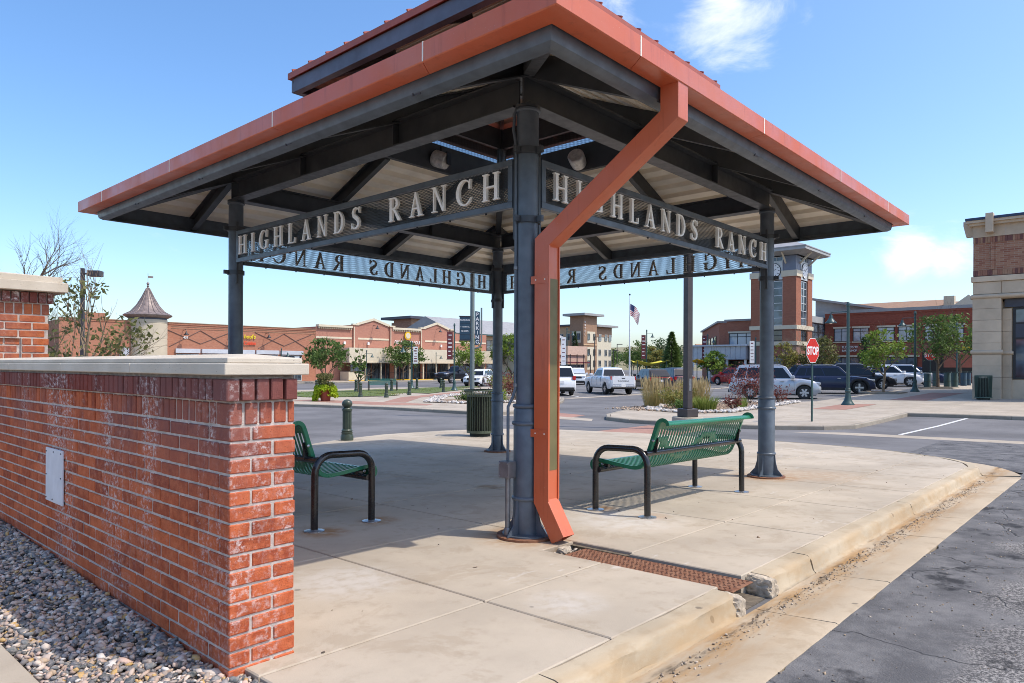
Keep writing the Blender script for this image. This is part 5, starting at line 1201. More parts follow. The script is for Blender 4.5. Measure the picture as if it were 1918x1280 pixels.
# tall square light pole on its concrete footing
tp = empty('light_pole', (18.16, 9.54, G(18.16, 9.54) - .12), R(-20), 'tall dark square light pole on a round concrete footing', 'light pole')
mb = MB(); mb.lathe([(.44, 0), (.44, .33), (.42, .36), (0.02, .362)], 28); mb.build('footing', M['conc_base'], tp, True)
mb = MB(); mb.box(-.21, .21, -.21, .21, .362, .60); mb.build('base_cover', M['pole_bronze'], tp, bevel=.02); mb = MB(); mb.box(-.095, .095, -.095, .095, .6, 8.6); mb.build('shaft', M['pole_bronze'], tp, bevel=.012)
mb = MB(); mb.box(-.04, .04, -.103, -.0955, 1.1, 1.45); mb.build('hand_hole_cover', M['galv'], tp); mb = MB(); mb.box(-1.1, -.2, -.25, .25, 8.45, 8.6); mb.box(-.2, 0, -.05, .05, 8.5, 8.56); mb.build('luminaire', M['pole_bronze'], tp)
# bronze shoebox light pole behind the pier
q = empty('light_pole', (15.05, 50.65, G(15, 50)), R(-42), 'bronze light pole with a box lantern behind the shrub', 'light pole'); mb = MB(); mb.box(-.1, .1, -.1, .1, 0, 8.0); mb.build('shaft', M['pole_bronze'], q); mb = MB(); mb.box(.1, .45, -.05, .05, 7.6, 7.72); mb.box(.4, 1.15, -.3, .3, 7.48, 7.85); mb.build('luminaire', M['pole_bronze'], q, bevel=.02)
for i, (u, v, h, l) in enumerate(((128, 90, 8.5, 'thin light pole with flat head left of the spruce'), (134, 88, 7.0, 'thin light pole just right of the spruce'), (140, 93, 5.8, 'thin light pole farther behind the spruce'))):
    q = empty('light_pole', (u, v, -.6), R(-42), l, 'light pole', 'thin far light poles'); mb = MB(); mb.tube([(0, 0, 0), (0, 0, h)], .09, 8); mb.build('shaft', M['pole_bronze'], q); mb = MB(); mb.box(0, 1.2, -.2, .2, h - .15, h); mb.build('luminaire', M['pole_bronze'], q)
# parking sign pole: round pole, directory on the left, blade sign on the right
pk = empty('parking_sign', (17.88, 17.95, G(17.88, 17.95)), R(-42), 'grey pole carrying a navy PARKING blade and a directory board', 'sign')
mb = MB(); mb.lathe([(.16, 0), (.16, .05), (.085, .08), (.078, 5.2)], 16); mb.build('pole', M['pole_grey'], pk, True)
zt = 3.15 - G(17.88, 17.95); mb = MB(); mb.box(-.46, -.085, -.05, .05, zt - .86, zt - .03); db = mb.build('directory_board', M['sign_navy'], pk, bevel=.006)
for zz, t in ((-.18, 'PARKING'), (-.42, '+ HOSPITAL'), (-.58, 'SHOPS')):
    me = text_mesh(t, .085 if len(t) < 9 else .062, .001, .001, 'CENTER'); me.materials.append(M['white']); put('lettering', me, None, db, (-.27, -.0515, zt + zz), (R(90), 0, 0))
for zz in (-.27, -.5, -.68): mb = MB(); mb.box(-.455, -.09, -.053, -.0505, zt + zz - .004, zt + zz + .004); mb.build('divider', M['black'], db)
mb = MB(); mb.box(-.49, -.0, -.06, .06, zt - .03, zt + .0); mb.box(-.47, 0, -.055, .055, zt - .90, zt - .862); mb.build('board_bracket', M['pole_bronze'], pk)
zp = 3.33 - G(17.88, 17.95); mb = MB()
prof = [(.10, zp - 1.24), (.22, zp - 1.22), (.27, zp - 1.14), (.27, zp - .03), (.10, zp - .0)]
mb.prism(prof, -.02, .02, Matrix(((1, 0, 0, 0), (0, 0, 1, 0), (0, 1, 0, 0), (0, 0, 0, 1)))); bs = mb.build('blade', M['sign_navy'], pk)
for k, ch in enumerate('PARKING'):
    me = text_mesh(ch, .185, .001, .003, 'CENTER'); me.materials.append(M['white']); put('lettering', me, None, bs, (.18, -.0215, zp - .185 - k * .165), (R(90), 0, 0))
mb = MB(); mb.tube([(.33, 0, zp + .12), (.33, 0, zp - 1.1), (.31, 0, zp - 1.22), (.24, 0, zp - 1.32), (.06, 0, zp - 1.36)], .032, 10); mb.build('blade_bracket', M['pole_grey'], pk, True)
# flagpole with flag
fp = empty('flagpole', (94.3, 59.6, -.5), R(-35), 'white flagpole flying a striped flag at half height', 'flagpole'); mb = MB(); mb.tube([(0, 0, 0), (0, 0, 7), (0, 0, 13.0)], [.13, .10, .05], 10); mb.build('pole', M['white'], fp, True)
mb = MB(); mb.lathe([(.02, 12.95), (.11, 13.06), (.14, 13.15), (.11, 13.24), (.02, 13.3)], 10); mb.build('ball', M['black'], fp, True)
fl = empty('flag', (94.3, 59.6, -.5), R(-35), 'striped flag with blue canton hanging from the flagpole', 'flag'); C3 = [mat('flag_red', (.42, .03, .035), .8), mat('flag_white', (.72, .70, .68), .8), mat('flag_blue', (.03, .04, .12), .8)]
for k in range(13):
    mb = MB(); rows = []
    for j in range(15):
        t = j / 14; dr = 1.6 * t * t + .5 * t; wv = .16 * math.sin(t * 9 + k * .1) * (.3 + t); w0 = 1.75 * t
        rows.append([(.08 + w0 * (.75 + .25 * (1 - k / 13)) * .95, wv, 11.7 - 1.35 * kk / 13 * 1.35 - dr * .75) for kk in (k, k + 1)])
    if k < 7: mb.grid(rows[6:]); mb.build('stripe', C3[k % 2], fl, solid=.01)
    else: mb.grid(rows); mb.build('stripe', C3[k % 2], fl, solid=.01)
mb = MB(); mb.grid([[(.08 + 1.75 * t * (.75 + .25 * (1 - a)) * .95, .16 * math.sin(t * 9 + a) * (.3 + t), 11.7 - 1.35 * a * 1.35 - (1.6 * t * t + .5 * t) * .75) for a in [q / 7 * .538 for q in range(8)]] for t in [j / 14 for j in range(7)]]); mb.build('canton', C3[2], fl, solid=.012)
# yellow shade sails over the court
for i, (u, v, l) in enumerate(((65.7, 39.1, 'yellow shade sail behind the dark cars'), (66.9, 33.2, 'yellow and green shade sail left of the silver wagon'))):
    q = empty('shade_sail', (u, v, G(u, v)), R(-42 + 10 * i), l, 'shade sail'); rows = []
    for a in range(9):
        rows.append([(-1.7 + 3.4 * a / 8, -1.2 + 2.4 * b / 6, 2.15 - .35 * (1 - abs(a / 4 - 1) ** 1.4) + .25 * abs(b / 3 - 1)) for b in range(7)])
    mb = MB(); mb.grid(rows); mb.build('canopy', M['yellow'] if i else mat('lime_canvas', (.62, .52, .03), .7), q, True, solid=.02)
    for x in (-1.6, 1.6):
        for y in (-1.1, 1.1): mb = MB(); mb.tube([(x, y, 0), (x, y, 2.45)], .04, 6); mb.build('post', M['lamp_green'], q)
# far teal bench by the lawn
fb = empty('park_bench', (31.2, 40.4, G(31.2, 40.4)), R(-43), 'teal bench with dark arms facing away beyond the lawn', 'bench'); TB = mat('teal_bench', (.015, .16, .13), .4)
for k in range(6): mb = MB(); mb.box(-.95, .95, -.30, -.27, .48 + k * .07, .535 + k * .07); mb.build('slat', TB, fb); mb = MB(); mb.box(-.95, .95, -.26 + k * .09, -.185 + k * .09, .43, .455); mb.build('slat', TB, fb)
for s in (-1, 1): mb = MB(); mb.tube([(s, -.32, 0), (s, -.32, .6), (s, -.2, .7), (s, .15, .68), (s, .28, .58), (s, .28, 0)], .03, 8); mb.build('leg', M['bench_black'], fb, True)
# pairs of dark bins by the right walk
pr_ = 0
for i, (u, v) in enumerate(((54.5, 10.7), (58.0, 10.85), (55.8, 9.75), (56.9, 9.5), (62.2, 9.8), (64.0, 9.8))):
    q = empty('post_bin', (u, v, G(u, v)), 0, ('dark green post bin nearest the white crossover, left of its pair', 'dark green post bin right of the one nearest the crossover', 'dark green post bin left of the middle pair', 'dark green post bin right of the middle pair', 'dark post bin left of the pair by the stone pillar', 'dark post bin right of the pair by the stone pillar')[i], 'bin', 'pairs of dark green post bins')
    mb = MB(); mb.lathe([(.21, 0), (.21, .95), (.20, 1.0)], 14); mb.build('body', M['lamp_green'] if i < 4 else M['sign_navy'], q, True); mb = MB(); mb.box(-.24, .24, -.24, .24, 1.03, 1.07); mb.build('lid', M['lamp_green'], q); mb = MB(); mb.lathe([(.222, .42), (.222, .46)], 14, cap=False); mb.build('band', M['bollard'], q)
# square tree pits
for i, (u, v, l) in enumerate(((45.0, 11.1, 'low square kerb round the small yellow green tree'), (54.2, 10.0, 'low square kerb round the tree by the dark bins'))):
    q = empty('tree_pit', (u, v, G(u, v)), 0, l, 'tree pit', 'tree pits in the right walk')
    for rz in range(4): mb = MB(); mb.box(-1.05, .88, -1.05, -.89, 0, .09); mb.build('edging', M['kerb_far'], q, rot=(0, 0, R(90 * rz)))
    mb = MB(); mb.box(-.88, .88, -.88, .88, 0, .03); mb.build('soil', M['soil'], q)
# small white parking notice and map board
q = empty('parking_notice', (27.2, 45.2, G(27, 45)), R(-42), 'small white notice on a thin post behind the planter', 'sign'); mb = MB(); mb.box(-.02, .02, 0, .03, 0, 2.4); mb.build('post', M['galv'], q); mb = MB(); mb.box(-.17, .17, -.012, -.002, 1.9, 2.45); pn = mb.build('plate', M['white'], q); mb = MB(); mb.box(-.05, .03, -.015, -.0125, 2.05, 2.25); mb.build('mark', M['black'], pn)
q = empty('map_board', (70, 12.2, G(70, 12.2)), R(-80), 'brown and black notice board behind the dark bins', 'notice board'); mb = MB(); mb.box(-1.9, 1.9, -.05, .05, .9, 2.9); mb.build('panel', M['black'], q); mb = MB(); mb.box(-.3, 1.8, -.056, -.0505, 1.4, 2.75); mb.build('poster', mat('poster_brick', (.30, .10, .07), .7), q)
for x in (-1.8, 1.8): mb = MB(); mb.box(x - .06, x + .06, -.06, .06, 0, .9); mb.build('leg', M['black'], q)
# ================================================================ cars
WH = {}
def wheel_meshes(r, w, dark):
    k = (r, w, dark)
    if k in WH: return WH[k]
    rx = Matrix.Rotation(R(-90), 4, 'X')
    t = MB(); t.lathe([(r * .66, -w / 2), (r * .93, -w / 2), (r, -w / 2 + .03), (r, w / 2 - .03), (r * .93, w / 2), (r * .66, w / 2)], 26, M=rx, cap=False); tm = t.mesh('tyre', True); tm.materials.append(M['tyre'])
    q = MB(); q.lathe([(r * .68, -w * .3), (r * .68, w * .42), (r * .62, w * .44), (r * .6, w * .25), (.0, w * .22)], 26, M=rx, cap=False); qm = q.mesh('rim', True); qm.materials.append(M['rim_dark'])
    s = MB()
    for i in range(6 if not dark else 4):
        a = i * 2 * math.pi / (6 if not dark else 4); Mx = Matrix.Rotation(-a, 4, 'Y'); s.box(.02, r * .64, w * .24, w * .40, -.045 * r / .36, .045 * r / .36, Mx)
    s.lathe([(r * .17, w * .25), (r * .16, w * .43), (.0, w * .44)], 14, M=rx, cap=False); s.lathe([(r * .60, w * .3), (r * .66, w * .43), (r * .68, w * .40)], 26, M=rx, cap=False); smm = s.mesh('spokes', True); smm.materials.append(M['rim'])
    WH[k] = (tm, qm, smm); return WH[k]
def lerp_tab(tab, x):
    if x <= tab[0][0]: return tab[0][1]
    for (a, b), (c, d) in zip(tab[:-1], tab[1:]):
        if x <= c:
            t = (x - a) / (c - a); t = t * t * (3 - 2 * t); return b + (d - b) * t
    return tab[-1][1]
def car(label, u, v, ang, pm, L=4.7, W=1.86, H=1.75, wb=2.75, fo=.9, r=.36, gc=.24, hood=1.02, belt=1.06, a0=1.0, a1=.35, c1=-1.75, c0=-2.2, bed=None, cat='car', clad=False, rails=False, dark_rim=False, spare=False, front=True, text=None, light_strip=False, tail_z=None, group='parked cars', z=None):
    # x forward from the middle of the car, y left, z up
    z = G(u, v) - .122 if z is None else z
    root = empty('parked_car' if bed is None else 'pickup_truck', (u, v, z), R(ang), label, cat, group); h2 = L / 2; xf = h2 - fo; xr = xf - wb; wm = M[pm]; hw = W / 2
    top = [(-h2, belt - .22 if bed is None else bed), (-h2 + .12, belt - .02 if bed is None else bed), (c0, belt if bed is None else bed), (c0 + .12, belt), (a0, belt), (a0 + .25, hood + .01), (h2 - .55, hood - .06), (h2 - .18, hood - .17), (h2, hood - .42)]
    def bot(x):
        zz = gc + (.12 if abs(x) > h2 - .15 else 0)
        for cx in (xf, xr):
            Rr = r * 1.17
            if abs(x - cx) < Rr: zz = max(zz, r + math.sqrt(Rr * Rr - (x - cx) ** 2) * .98)
        return zz
    def wid(x):
        e = min((h2 - x) / .5, (x + h2) / .35, 1); e = max(e, 0); return hw * (.86 + .14 * math.sqrt(max(0, 1 - (1 - e) ** 2)))
    xs = sorted(set([round(-h2 + L * i / 34, 3) for i in range(35)] + [round(cx + s * r * 1.17 * k, 3) for cx in (xf, xr) for s in (-1, 1) for k in (0, .35, .6, .8, .93, 1.0, 1.01)] + [-h2 + .04, h2 - .04, c0, c0 + .12, a0]))
    rows = []
    for x in xs:
        zt = lerp_tab(top, x); zb_ = min(bot(x), zt - .08); w_ = wid(x); H_ = zt - zb_; sec = [(w_ * .93, zb_), (w_ * .985, zb_ + H_ * .12), (w_, zb_ + H_ * .42), (w_ * .99, zb_ + H_ * .68), (w_ * .955, zb_ + H_ * .90), (w_ * .90, zb_ + H_ * .975), (w_ * .6, zt + .012)]
        rows.append([(x, y, zz) for y, zz in sec] + [(x, -y, zz) for y, zz in sec[::-1]])
    mb = MB(); mb.grid(rows); n = len(rows[0]); mb.f += [tuple(range(n - 1, -1, -1)), tuple(range(len(mb.v) - n, len(mb.v)))]
    body = mb.build('body', wm, root, True, ang=38)
    mb = MB(); mb.box(-h2 + .25, h2 - .25, -hw * .8, hw * .8, gc - .02, belt - .35); mb.build('underbody', M['trim_black'], root)
    # greenhouse
    yb, yt = hw * .90, hw * .70; zr = H; B4 = [(a0, yb), (c0, yb)]
    rows = [[(a0 + .02, y * yb, belt - .03) for y in (1, -1)], [(a1 + .1, y * (yt + .05), zr - .09) for y in (1, -1)]]
    prof = [(a0 + .02, belt - .03), (a1 + .12, zr - .085), (a1 - .05, zr - .025), ((a1 + c1) / 2, zr), (c1 + .1, zr - .03), (c1, zr - .08), (c0, belt - .03)]
    mb = MB(); rows = []
    for x, zz in prof:
        t = (zz - belt + .03) / (zr - belt + .03); y = yb + (yt - yb) * t; rows.append([(x, y, zz), (x, y * .6, zz + .012 * t), (x, -y * .6, zz + .012 * t), (x, -y, zz)])
    mb.grid(rows); m = 4; nR = len(prof)
    mb.f += [tuple(i * m for i in range(nR)), tuple(i * m + 3 for i in range(nR - 1, -1, -1))]
    roof = mb.build('roof', wm, root, bevel=.035, seg=3)
    yz = lambda zz, off=.008: yb + (yt - yb) * (zz - belt + .03) / (zr - belt + .03) + off
    zl, zh = belt + .03, zr - .15
    fx = lambda zz: a0 + (a1 - a0) * (zz - belt) / (zr - belt); rx = lambda zz: c0 + (c1 - c0) * (zz - belt) / (zr - belt)
    f0, f1 = fx(zl) - .16, fx(zh) - .16; b0, b1 = rx(zl) + .18, rx(zh) + .16
    cuts = [0, .42, .80, 1.0] if L > 4.6 and bed is None else [0, .52, 1.0]
    for s in (1, -1):
        for k, (p, q) in enumerate(zip(cuts[:-1], cuts[1:])):
            g0 = .025 if k else 0; P = [(f0 + (b0 - f0) * p - g0, zl), (f0 + (b0 - f0) * q + .025, zl), (f1 + (b1 - f1) * q + .025, zh), (f1 + (b1 - f1) * p - g0, zh)]
            mb = MB(); V3 = [(x, s * yz(zz), zz) for x, zz in P]; V4 = [(x, s * (yz(zz) - .03), zz) for x, zz in P]; mb.add(V3 + V4, [(0, 1, 2, 3) if s < 0 else (3, 2, 1, 0), (0, 4, 5, 1), (1, 5, 6, 2), (2, 6, 7, 3), (3, 7, 4, 0)]); mb.build('side_window', M['car_glass'], root)
        mb = MB(); mb.box(a0 - .18, a0 + .02, s * (hw * .93), s * (hw * 1.0 + .17), belt + .0, belt + .17); mb.build('mirror', wm if pm != 'p_white' else M['p_white'], root, bevel=.03)
        for xx in (a0 - .62, (a0 + c0) / 2 - .55):
            mb = MB(); mb.box(xx - .1, xx + .1, s * hw * .965, s * (hw * .985 + .025), belt - .16, belt - .125); mb.build('door_handle', M['rim'] if pm != 'p_black' else M['trim_black'], root)
        for xx in (a0 - .02, (a0 + c0) / 2 - .1, max(c0 + .55, xr + r * 1.25) if bed is None else c0 + .1):
            mb = MB(); mb.box(xx - .006, xx + .006, s * hw * .9, s * (hw * 1.002), gc + .22, belt - .07); mb.build('door_seam', M['trim_black'], root)
        mb = MB(); mb.box(xr + r * 1.2, xf - r * 1.2, s * hw * .90, s * (hw * .99), gc - .01, gc + (.15 if clad else .06)); mb.build('sill', M['trim_black'], root)
        if clad:
            for cx in (xf, xr):
                mb = MB(); A1 = [(cx + r * 1.17 * math.cos(R(a)), r + r * 1.15 * math.sin(R(a))) for a in range(-15, 196, 15)]; A2 = [(cx + r * 1.42 * math.cos(R(a)), r + r * 1.36 * math.sin(R(a))) for a in range(-15, 196, 15)]
                mb.grid([[(x, s * (hw * 1.004), zz) for x, zz in A1], [(x, s * (hw * 1.004), zz) for x, zz in A2]]); mb.build('arch_cladding', M['trim_black'], root, solid=.02)
        if rails: mb = MB(); mb.tube([(a1 - .1, s * yt * .95, zr - .01), (a1 - .3, s * yt * .95, zr + .045), (c1 + .4, s * yt * .95, zr + .045), (c1 + .2, s * yt * .95, zr - .01)], .018, 6); mb.build('roof_rail', M['rim'], root, True)
        # lamps
        mb = MB(); mb.box(h2 - .34, h2 - .035, s * hw * .56, s * hw * .93, hood - .30, hood - .17); mb.build('headlight', M['head'], root, bevel=.03)
        tz = tail_z or belt - .12; mb = MB(); mb.box(-h2 - .012, -h2 + .22, s * hw * (.72 if bed is None else .86), s * hw * .925, tz - .2, tz + .06); mb.build('tail_light', M['tail'], root, bevel=.02)
    mb = MB(); zt0, zt1 = belt + .03, zr - .13; P = [(fx(zt0) + .028, zt0), (fx(zt1) + .028, zt1)]
    mb.add([(x, y * (yb + (yt - yb) * (zz - belt) / (zr - belt) - .08), zz) for x, zz in P for y in (1, -1)] + [(x - .04, y * (yb + (yt - yb) * (zz - belt) / (zr - belt) - .08), zz) for x, zz in P for y in (1, -1)], [(0, 1, 3, 2), (0, 2, 6, 4), (1, 5, 7, 3), (2, 3, 7, 6)]); mb.build('windscreen', M['car_glass'], root)
    mb = MB(); P = [(rx(zt0 + .02) - .028, zt0 + .02), (rx(zt1) - .028, zt1)]
    mb.add([(x, y * (yb + (yt - yb) * (zz - belt) / (zr - belt) - .08), zz) for x, zz in P for y in (1, -1)] + [(x + .04, y * (yb + (yt - yb) * (zz - belt) / (zr - belt) - .08), zz) for x, zz in P for y in (1, -1)], [(2, 3, 1, 0), (4, 6, 2, 0), (3, 7, 5, 1), (6, 7, 3, 2)]); mb.build('rear_window', M['car_glass'], root)
    mb = MB(); mb.box(h2 - .06, h2 + .015, -hw * .5, hw * .5, hood - .42, hood - .2); mb.build('grille', M['trim_black'], root, bevel=.02)
    mb = MB(); mb.box(-h2 - .045, -h2 + .15, -hw * .84, hw * .84, gc + .10, gc + .27); mb.build('rear_bumper', M['trim_black'] if bed is None else M['rim'], root, bevel=.03)
    mb = MB(); mb.box(h2 - .15, h2 + .035, -hw * .82, hw * .82, gc + .08, gc + .22); mb.build('front_bumper', M['trim_black'], root, bevel=.03)
    pz = belt - .32 if bed is None else gc + .22; mb = MB(); mb.box(-h2 - (.02 if bed is None else .055), -h2 + .02, -.16, .16, pz - .08, pz + .08); mb.build('number_plate', M['white'], root)
    if light_strip: mb = MB(); mb.box(-h2 - .02, -h2 + .04, -hw * .86, hw * .86, belt - .10, belt - .05); mb.build('light_bar', M['tail'], root)
    if bed is not None:
        mb = MB(); mb.box(-h2 + .12, c0 - .06, -hw * .74, hw * .74, bed - .05, bed + .022); mb.build('bed_liner', M['trim_black'], root); mb = MB(); mb.box(-h2 - .014, -h2 + .02, -hw * .8, hw * .8, gc + .32, bed - .03); tg = mb.build('tailgate', wm, root, bevel=.012)
        mb = MB(); mb.box(-h2 - .02, -h2, -.12, .12, bed - .16, bed - .10); mb.build('latch', M['trim_black'], tg)
        if text: me = text_mesh(text, .13, .001, .002, 'CENTER'); me.materials.append(M['trim_black']); o = put('lettering', me, None, tg, (-h2 - .0165, 0, bed - .36), (R(90), 0, R(-90))); o.scale = (1.5, 1, 1)
    if spare: pass
    tm, qm, smm = wheel_meshes(r, .24, dark_rim)
    for cx in (xf, xr):
        for s in (1, -1):
            wl = put('wheel', tm, None, root, (cx, s * (hw - .13), r), (0, 0, 0 if s > 0 else math.pi)); put('rim', qm, None, wl); put('spokes', smm, None, wl)
    return root
car('silver wagon with light alloy wheels parked behind the right column', 39.3, 15.3, -69, 'p_silver', L=4.8, W=1.9, H=1.88, wb=2.8, fo=.85, r=.38, hood=1.12, belt=1.14, a0=1.05, a1=.5, c1=-1.95, c0=-2.28, rails=True)
car('black sport utility car with boxy arches right of the silver wagon', 47.2, 14.7, -70, 'p_navy', L=4.95, W=1.95, H=1.78, wb=3.0, fo=.9, r=.41, hood=1.10, belt=1.12, a0=1.05, a1=.35, c1=-1.95, c0=-2.33, clad=True, dark_rim=True, rails=True)
car('white crossover with sloping roof behind the small sidewalk tree', 61.6, 14.7, -80, 'p_white', L=4.75, W=1.9, H=1.69, wb=2.82, fo=.95, r=.38, hood=1.02, belt=1.06, a0=1.05, a1=.25, c1=-1.5, c0=-2.22)
car('silver grey van half hidden behind the white crossover', 68.5, 15.2, -80, 'p_silver', L=5.0, W=1.95, H=1.80, wb=3.0, hood=1.1, belt=1.08, a0=1.35, a1=.55, c1=-2.1, c0=-2.4)
car('dark car whose roof shows between the silver wagon and the black one', 55.0, 15.2, -72, 'p_black', L=4.8, H=1.80, rails=True)
car('white pickup truck seen from behind with lettered tailgate', 41.9, 28.2, 55, 'p_white', L=5.4, W=1.95, H=1.86, wb=3.35, fo=.95, r=.40, gc=.42, hood=1.22, belt=1.26, a0=.95, a1=.35, c1=-.72, c0=-.98, bed=1.27, cat='pickup truck', tail_z=1.22, text='TACOMA', group='parked pickups')
car('large white sport utility car seen from behind, cut off by the rainwater pipe', 37.75, 29.85, 48, 'p_white', L=5.3, W=2.02, H=1.96, wb=3.1, r=.40, gc=.30, hood=1.2, belt=1.22, a0=1.2, a1=.6, c1=-2.3, c0=-2.55, tail_z=1.25)
car('dark umber coupe-backed car with red light bar beside the white pickup', 50.0, 29.6, 50, 'p_brown', L=4.95, W=1.98, H=1.70, wb=3.0, r=.39, hood=1.05, belt=1.10, a0=1.0, a1=.3, c1=-1.7, c0=-2.32, light_strip=True, dark_rim=True)
car('navy sport utility car left of the tall light pole', 54.6, 30.0, 50, 'p_navy', L=4.8, W=1.92, H=1.74, light_strip=True)
car('black pickup truck parked side-on before the far shops', 56.2, 58.6, 180, 'p_black', L=5.9, W=2.05, H=2.0, wb=3.7, fo=.95, r=.46, gc=.5, hood=1.32, belt=1.36, a0=1.0, a1=.45, c1=-.9, c0=-1.15, bed=1.36, cat='pickup truck', dark_rim=True, group='parked pickups')
car('white car partly behind the parking sign pole', 49.0, 48.2, 205, 'p_white', L=4.6, H=1.66)
car('grey estate car behind the parking sign pole', 71.5, 68.0, 180, 'p_grey', L=4.7, H=1.72, rails=True)
car('pale teal car just right of the far column', 76.5, 65.5, 200, 'p_teal', L=4.6, H=1.55, belt=.98, hood=.92)
car('white boxy car nose on behind the white pickup', 62.0, 45.8, 215, 'p_white', L=4.6, W=1.88, H=1.82, belt=1.12, hood=1.12, a0=.75, a1=.55)
car('red hatchback behind the silver wagon', 62.5, 28.0, 70, 'p_red', L=4.5, H=1.62)
car('grey sport utility car behind the black one', 67.0, 23.6, 80, 'p_grey', L=4.7, H=1.8, rails=True)
car('white hatchback behind the dark tree trunk', 72.5, 20.5, 85, 'p_white', L=4.5, H=1.65)
car('teal estate car left of the shade sails', 64.0, 36.4, 50, 'p_teal', L=4.6, H=1.6)
car('navy saloon farther along behind the silver van', 75.0, 15.6, -80, 'p_navy', L=4.7, H=1.6)
# ================================================================ buildings
class Bld:
    def __init__(s, name, label, u, v, cat='building'): s.r = empty(name, (u, v, 0), 0, label, cat); s.u = u; s.v = v
    def box(s, name, m, u0, u1, v0, v1, z0, z1, parent=None, bevel=0):
        mb = MB(); mb.box(u0 - s.u, u1 - s.u, v0 - s.v, v1 - s.v, z0, z1); return mb.build(name, M[m] if isinstance(m, str) else m, parent or s.r, bevel=bevel)
    # face: 'v' looks towards -y at y=c, 'u' looks towards -x at x=c; s0..s1 along the facade, d0..d1 proud of it
    def fb(s, name, m, face, c, s0, s1, z0, z1, d0, d1, parent=None, bevel=0):
        a, b = min(s0, s1), max(s0, s1)
        return s.box(name, m, a, b, c - d1, c - d0, z0, z1, parent, bevel) if face == 'v' else s.box(name, m, c - d1, c - d0, a, b, z0, z1, parent, bevel)
    def window(s, face, c, s0, s1, z0, z1, nx=2, ny=2, fm='frame_dark', gm='glass', w=.06, top=None, d=.0, sill=None, lint=None):
        a, b = min(s0, s1), max(s0, s1); mb = MB(); o = (s.u, s.v)
        def bx(x0, x1, y0, y1, d0, d1):
            if face == 'v': mb.box(x0 - o[0], x1 - o[0], c - d1 - o[1], c - d0 - o[1], y0, y1)
            else: mb.box(c - d1 - o[0], c - d0 - o[0], x0 - o[1], x1 - o[1], y0, y1)
        bx(a, b, z0, z0 + w, d, d + .08); bx(a, b, z1 - w, z1, d, d + .08); bx(a, a + w, z0 + w, z1 - w, d, d + .08); bx(b - w, b, z0 + w, z1 - w, d, d + .08)
        for i in range(1, nx): x = a + (b - a) * i / nx; bx(x - w * .4, x + w * .4, z0 + w, z1 - w, d, d + .072)
        for y in ([top] if top else [z0 + (z1 - z0) * i / ny for i in range(1, ny)]): bx(a + w, b - w, y - w * .4, y + w * .4, d, d + .066)
        f = mb.build('window', M[fm], s.r)
        s.fb('pane', gm, face, c, a + w, b - w, z0 + w, z1 - w, d + .005, d + .03, f)
        if sill: s.fb('sill', sill, face, c, a - .1, b + .1, z0 - .12, z0 - .002, 0, .12, f)
        if lint: s.fb('lintel', lint, face, c, a - .1, b + .1, z1 + .002, z1 + .18, 0, .1, f)
        return f
    def text(s, t, face, c, s0, z, size, m, d=.1, sx=1, shear=0, bold=.01, parent=None):
        me = text_mesh(t, size, .03, bold * size, 'LEFT', shear); me.materials.append(M[m])
        if face == 'v': o = put('lettering', me, None, parent or s.r, (s0 - s.u, c - d - s.v, z), (R(90), 0, 0))
        else: o = put('lettering', me, None, parent or s.r, (c - d - s.u, s0 - s.v, z), (R(90), 0, R(-90)))
        o.scale = (sx, 1, 1); return o
GR = -.62
# ---- long brick shops on the left, with a round corner turret
VF = 73.8
b = Bld('brick_shop', 'long rose brick shop with round copper-capped turret and diamond brickwork', 35, VF)
b.box('wall', 'fb_left', 20, 46.9, VF, VF + 14, GR, 5.45); b.fb('parapet', 'fb_left', 'v', VF, 20, 46.9, 5.45, 5.62, -.3, .06); b.fb('coping', 'brown_far', 'v', VF, 20, 46.95, 5.62, 5.70, -.35, .1)
for zz in (5.05, 5.25): b.fb('brick_band', 'brown_far', 'v', VF, 30, 46.8, zz, zz + .05, 0, .03)
def bar(B_, m, P, Q, c, w=.09, name='diamond_brick'):
    mb = MB(); (s0, z0), (s1, z1) = P, Q; mb.beam((s0 - B_.u, c - .016 - B_.v, z0), (s1 - B_.u, c - .016 - B_.v, z1), .03, w, (0, -1, 0)); 
    return mb.build(name, M[m], B_.r)
M['dia'] = mat('diamond_brick', (.13, .10, .095), .9)
for cx in (33.0, 42.7):
    for P, Q in (((cx - 3.6, 5.0), (cx, 3.55)), ((cx, 3.55), (cx + 3.6, 5.0)), ((cx - 3.2, 3.2), (cx, 4.95)), ((cx, 4.95), (cx + 3.2, 3.2))):
        mid = ((P[0] + Q[0]) / 2, (P[1] + Q[1]) / 2)
        bar(b, 'dia', P, Q, VF)
for s0, s1 in ((30.4, 32.9), (33.1, 35.9), (36.1, 39.0), (39.2, 42.0), (42.2, 45.1)): 
    b.fb('awning', 'awn_grey', 'v', VF, s0, s1, 2.55, 3.0, 0, .25); b.window('v', VF, s0 + .1, s1 - .1, -.5, 2.45, 3, 2, 'frame_light', 'glass')
for s0 in (31.2, 36.2, 40.4):
    mb = MB(); mb.tube([(s0 - b.u, -.02, 4.9), (s0 - b.u, -.7, 4.95), (s0 - b.u, -.8, 4.75)], .03, 6); lw = mb.build('wall_lamp', M['frame_dark'], b.r); mb = MB(); mb.lathe([(.06, 4.75), (.1, 4.6), (.26, 4.42), (.25, 4.4)], 12, c=(s0 - b.u, -.8, 0), cap=False); mb.build('lamp_shade', M['frame_dark'], lw, True)
b.text("houl's", 'v', VF, 37.75, 4.28, .62, 'text_yellow', .12, .95, .2); b.text('Cuisine', 'v', VF, 37.75, 3.58, .58, 'text_red', .12, .82)
b.text('431', 'v', VF, 31.2, 4.05, .35, 'white', .05)
tx, tr_ = 27.85, 1.78
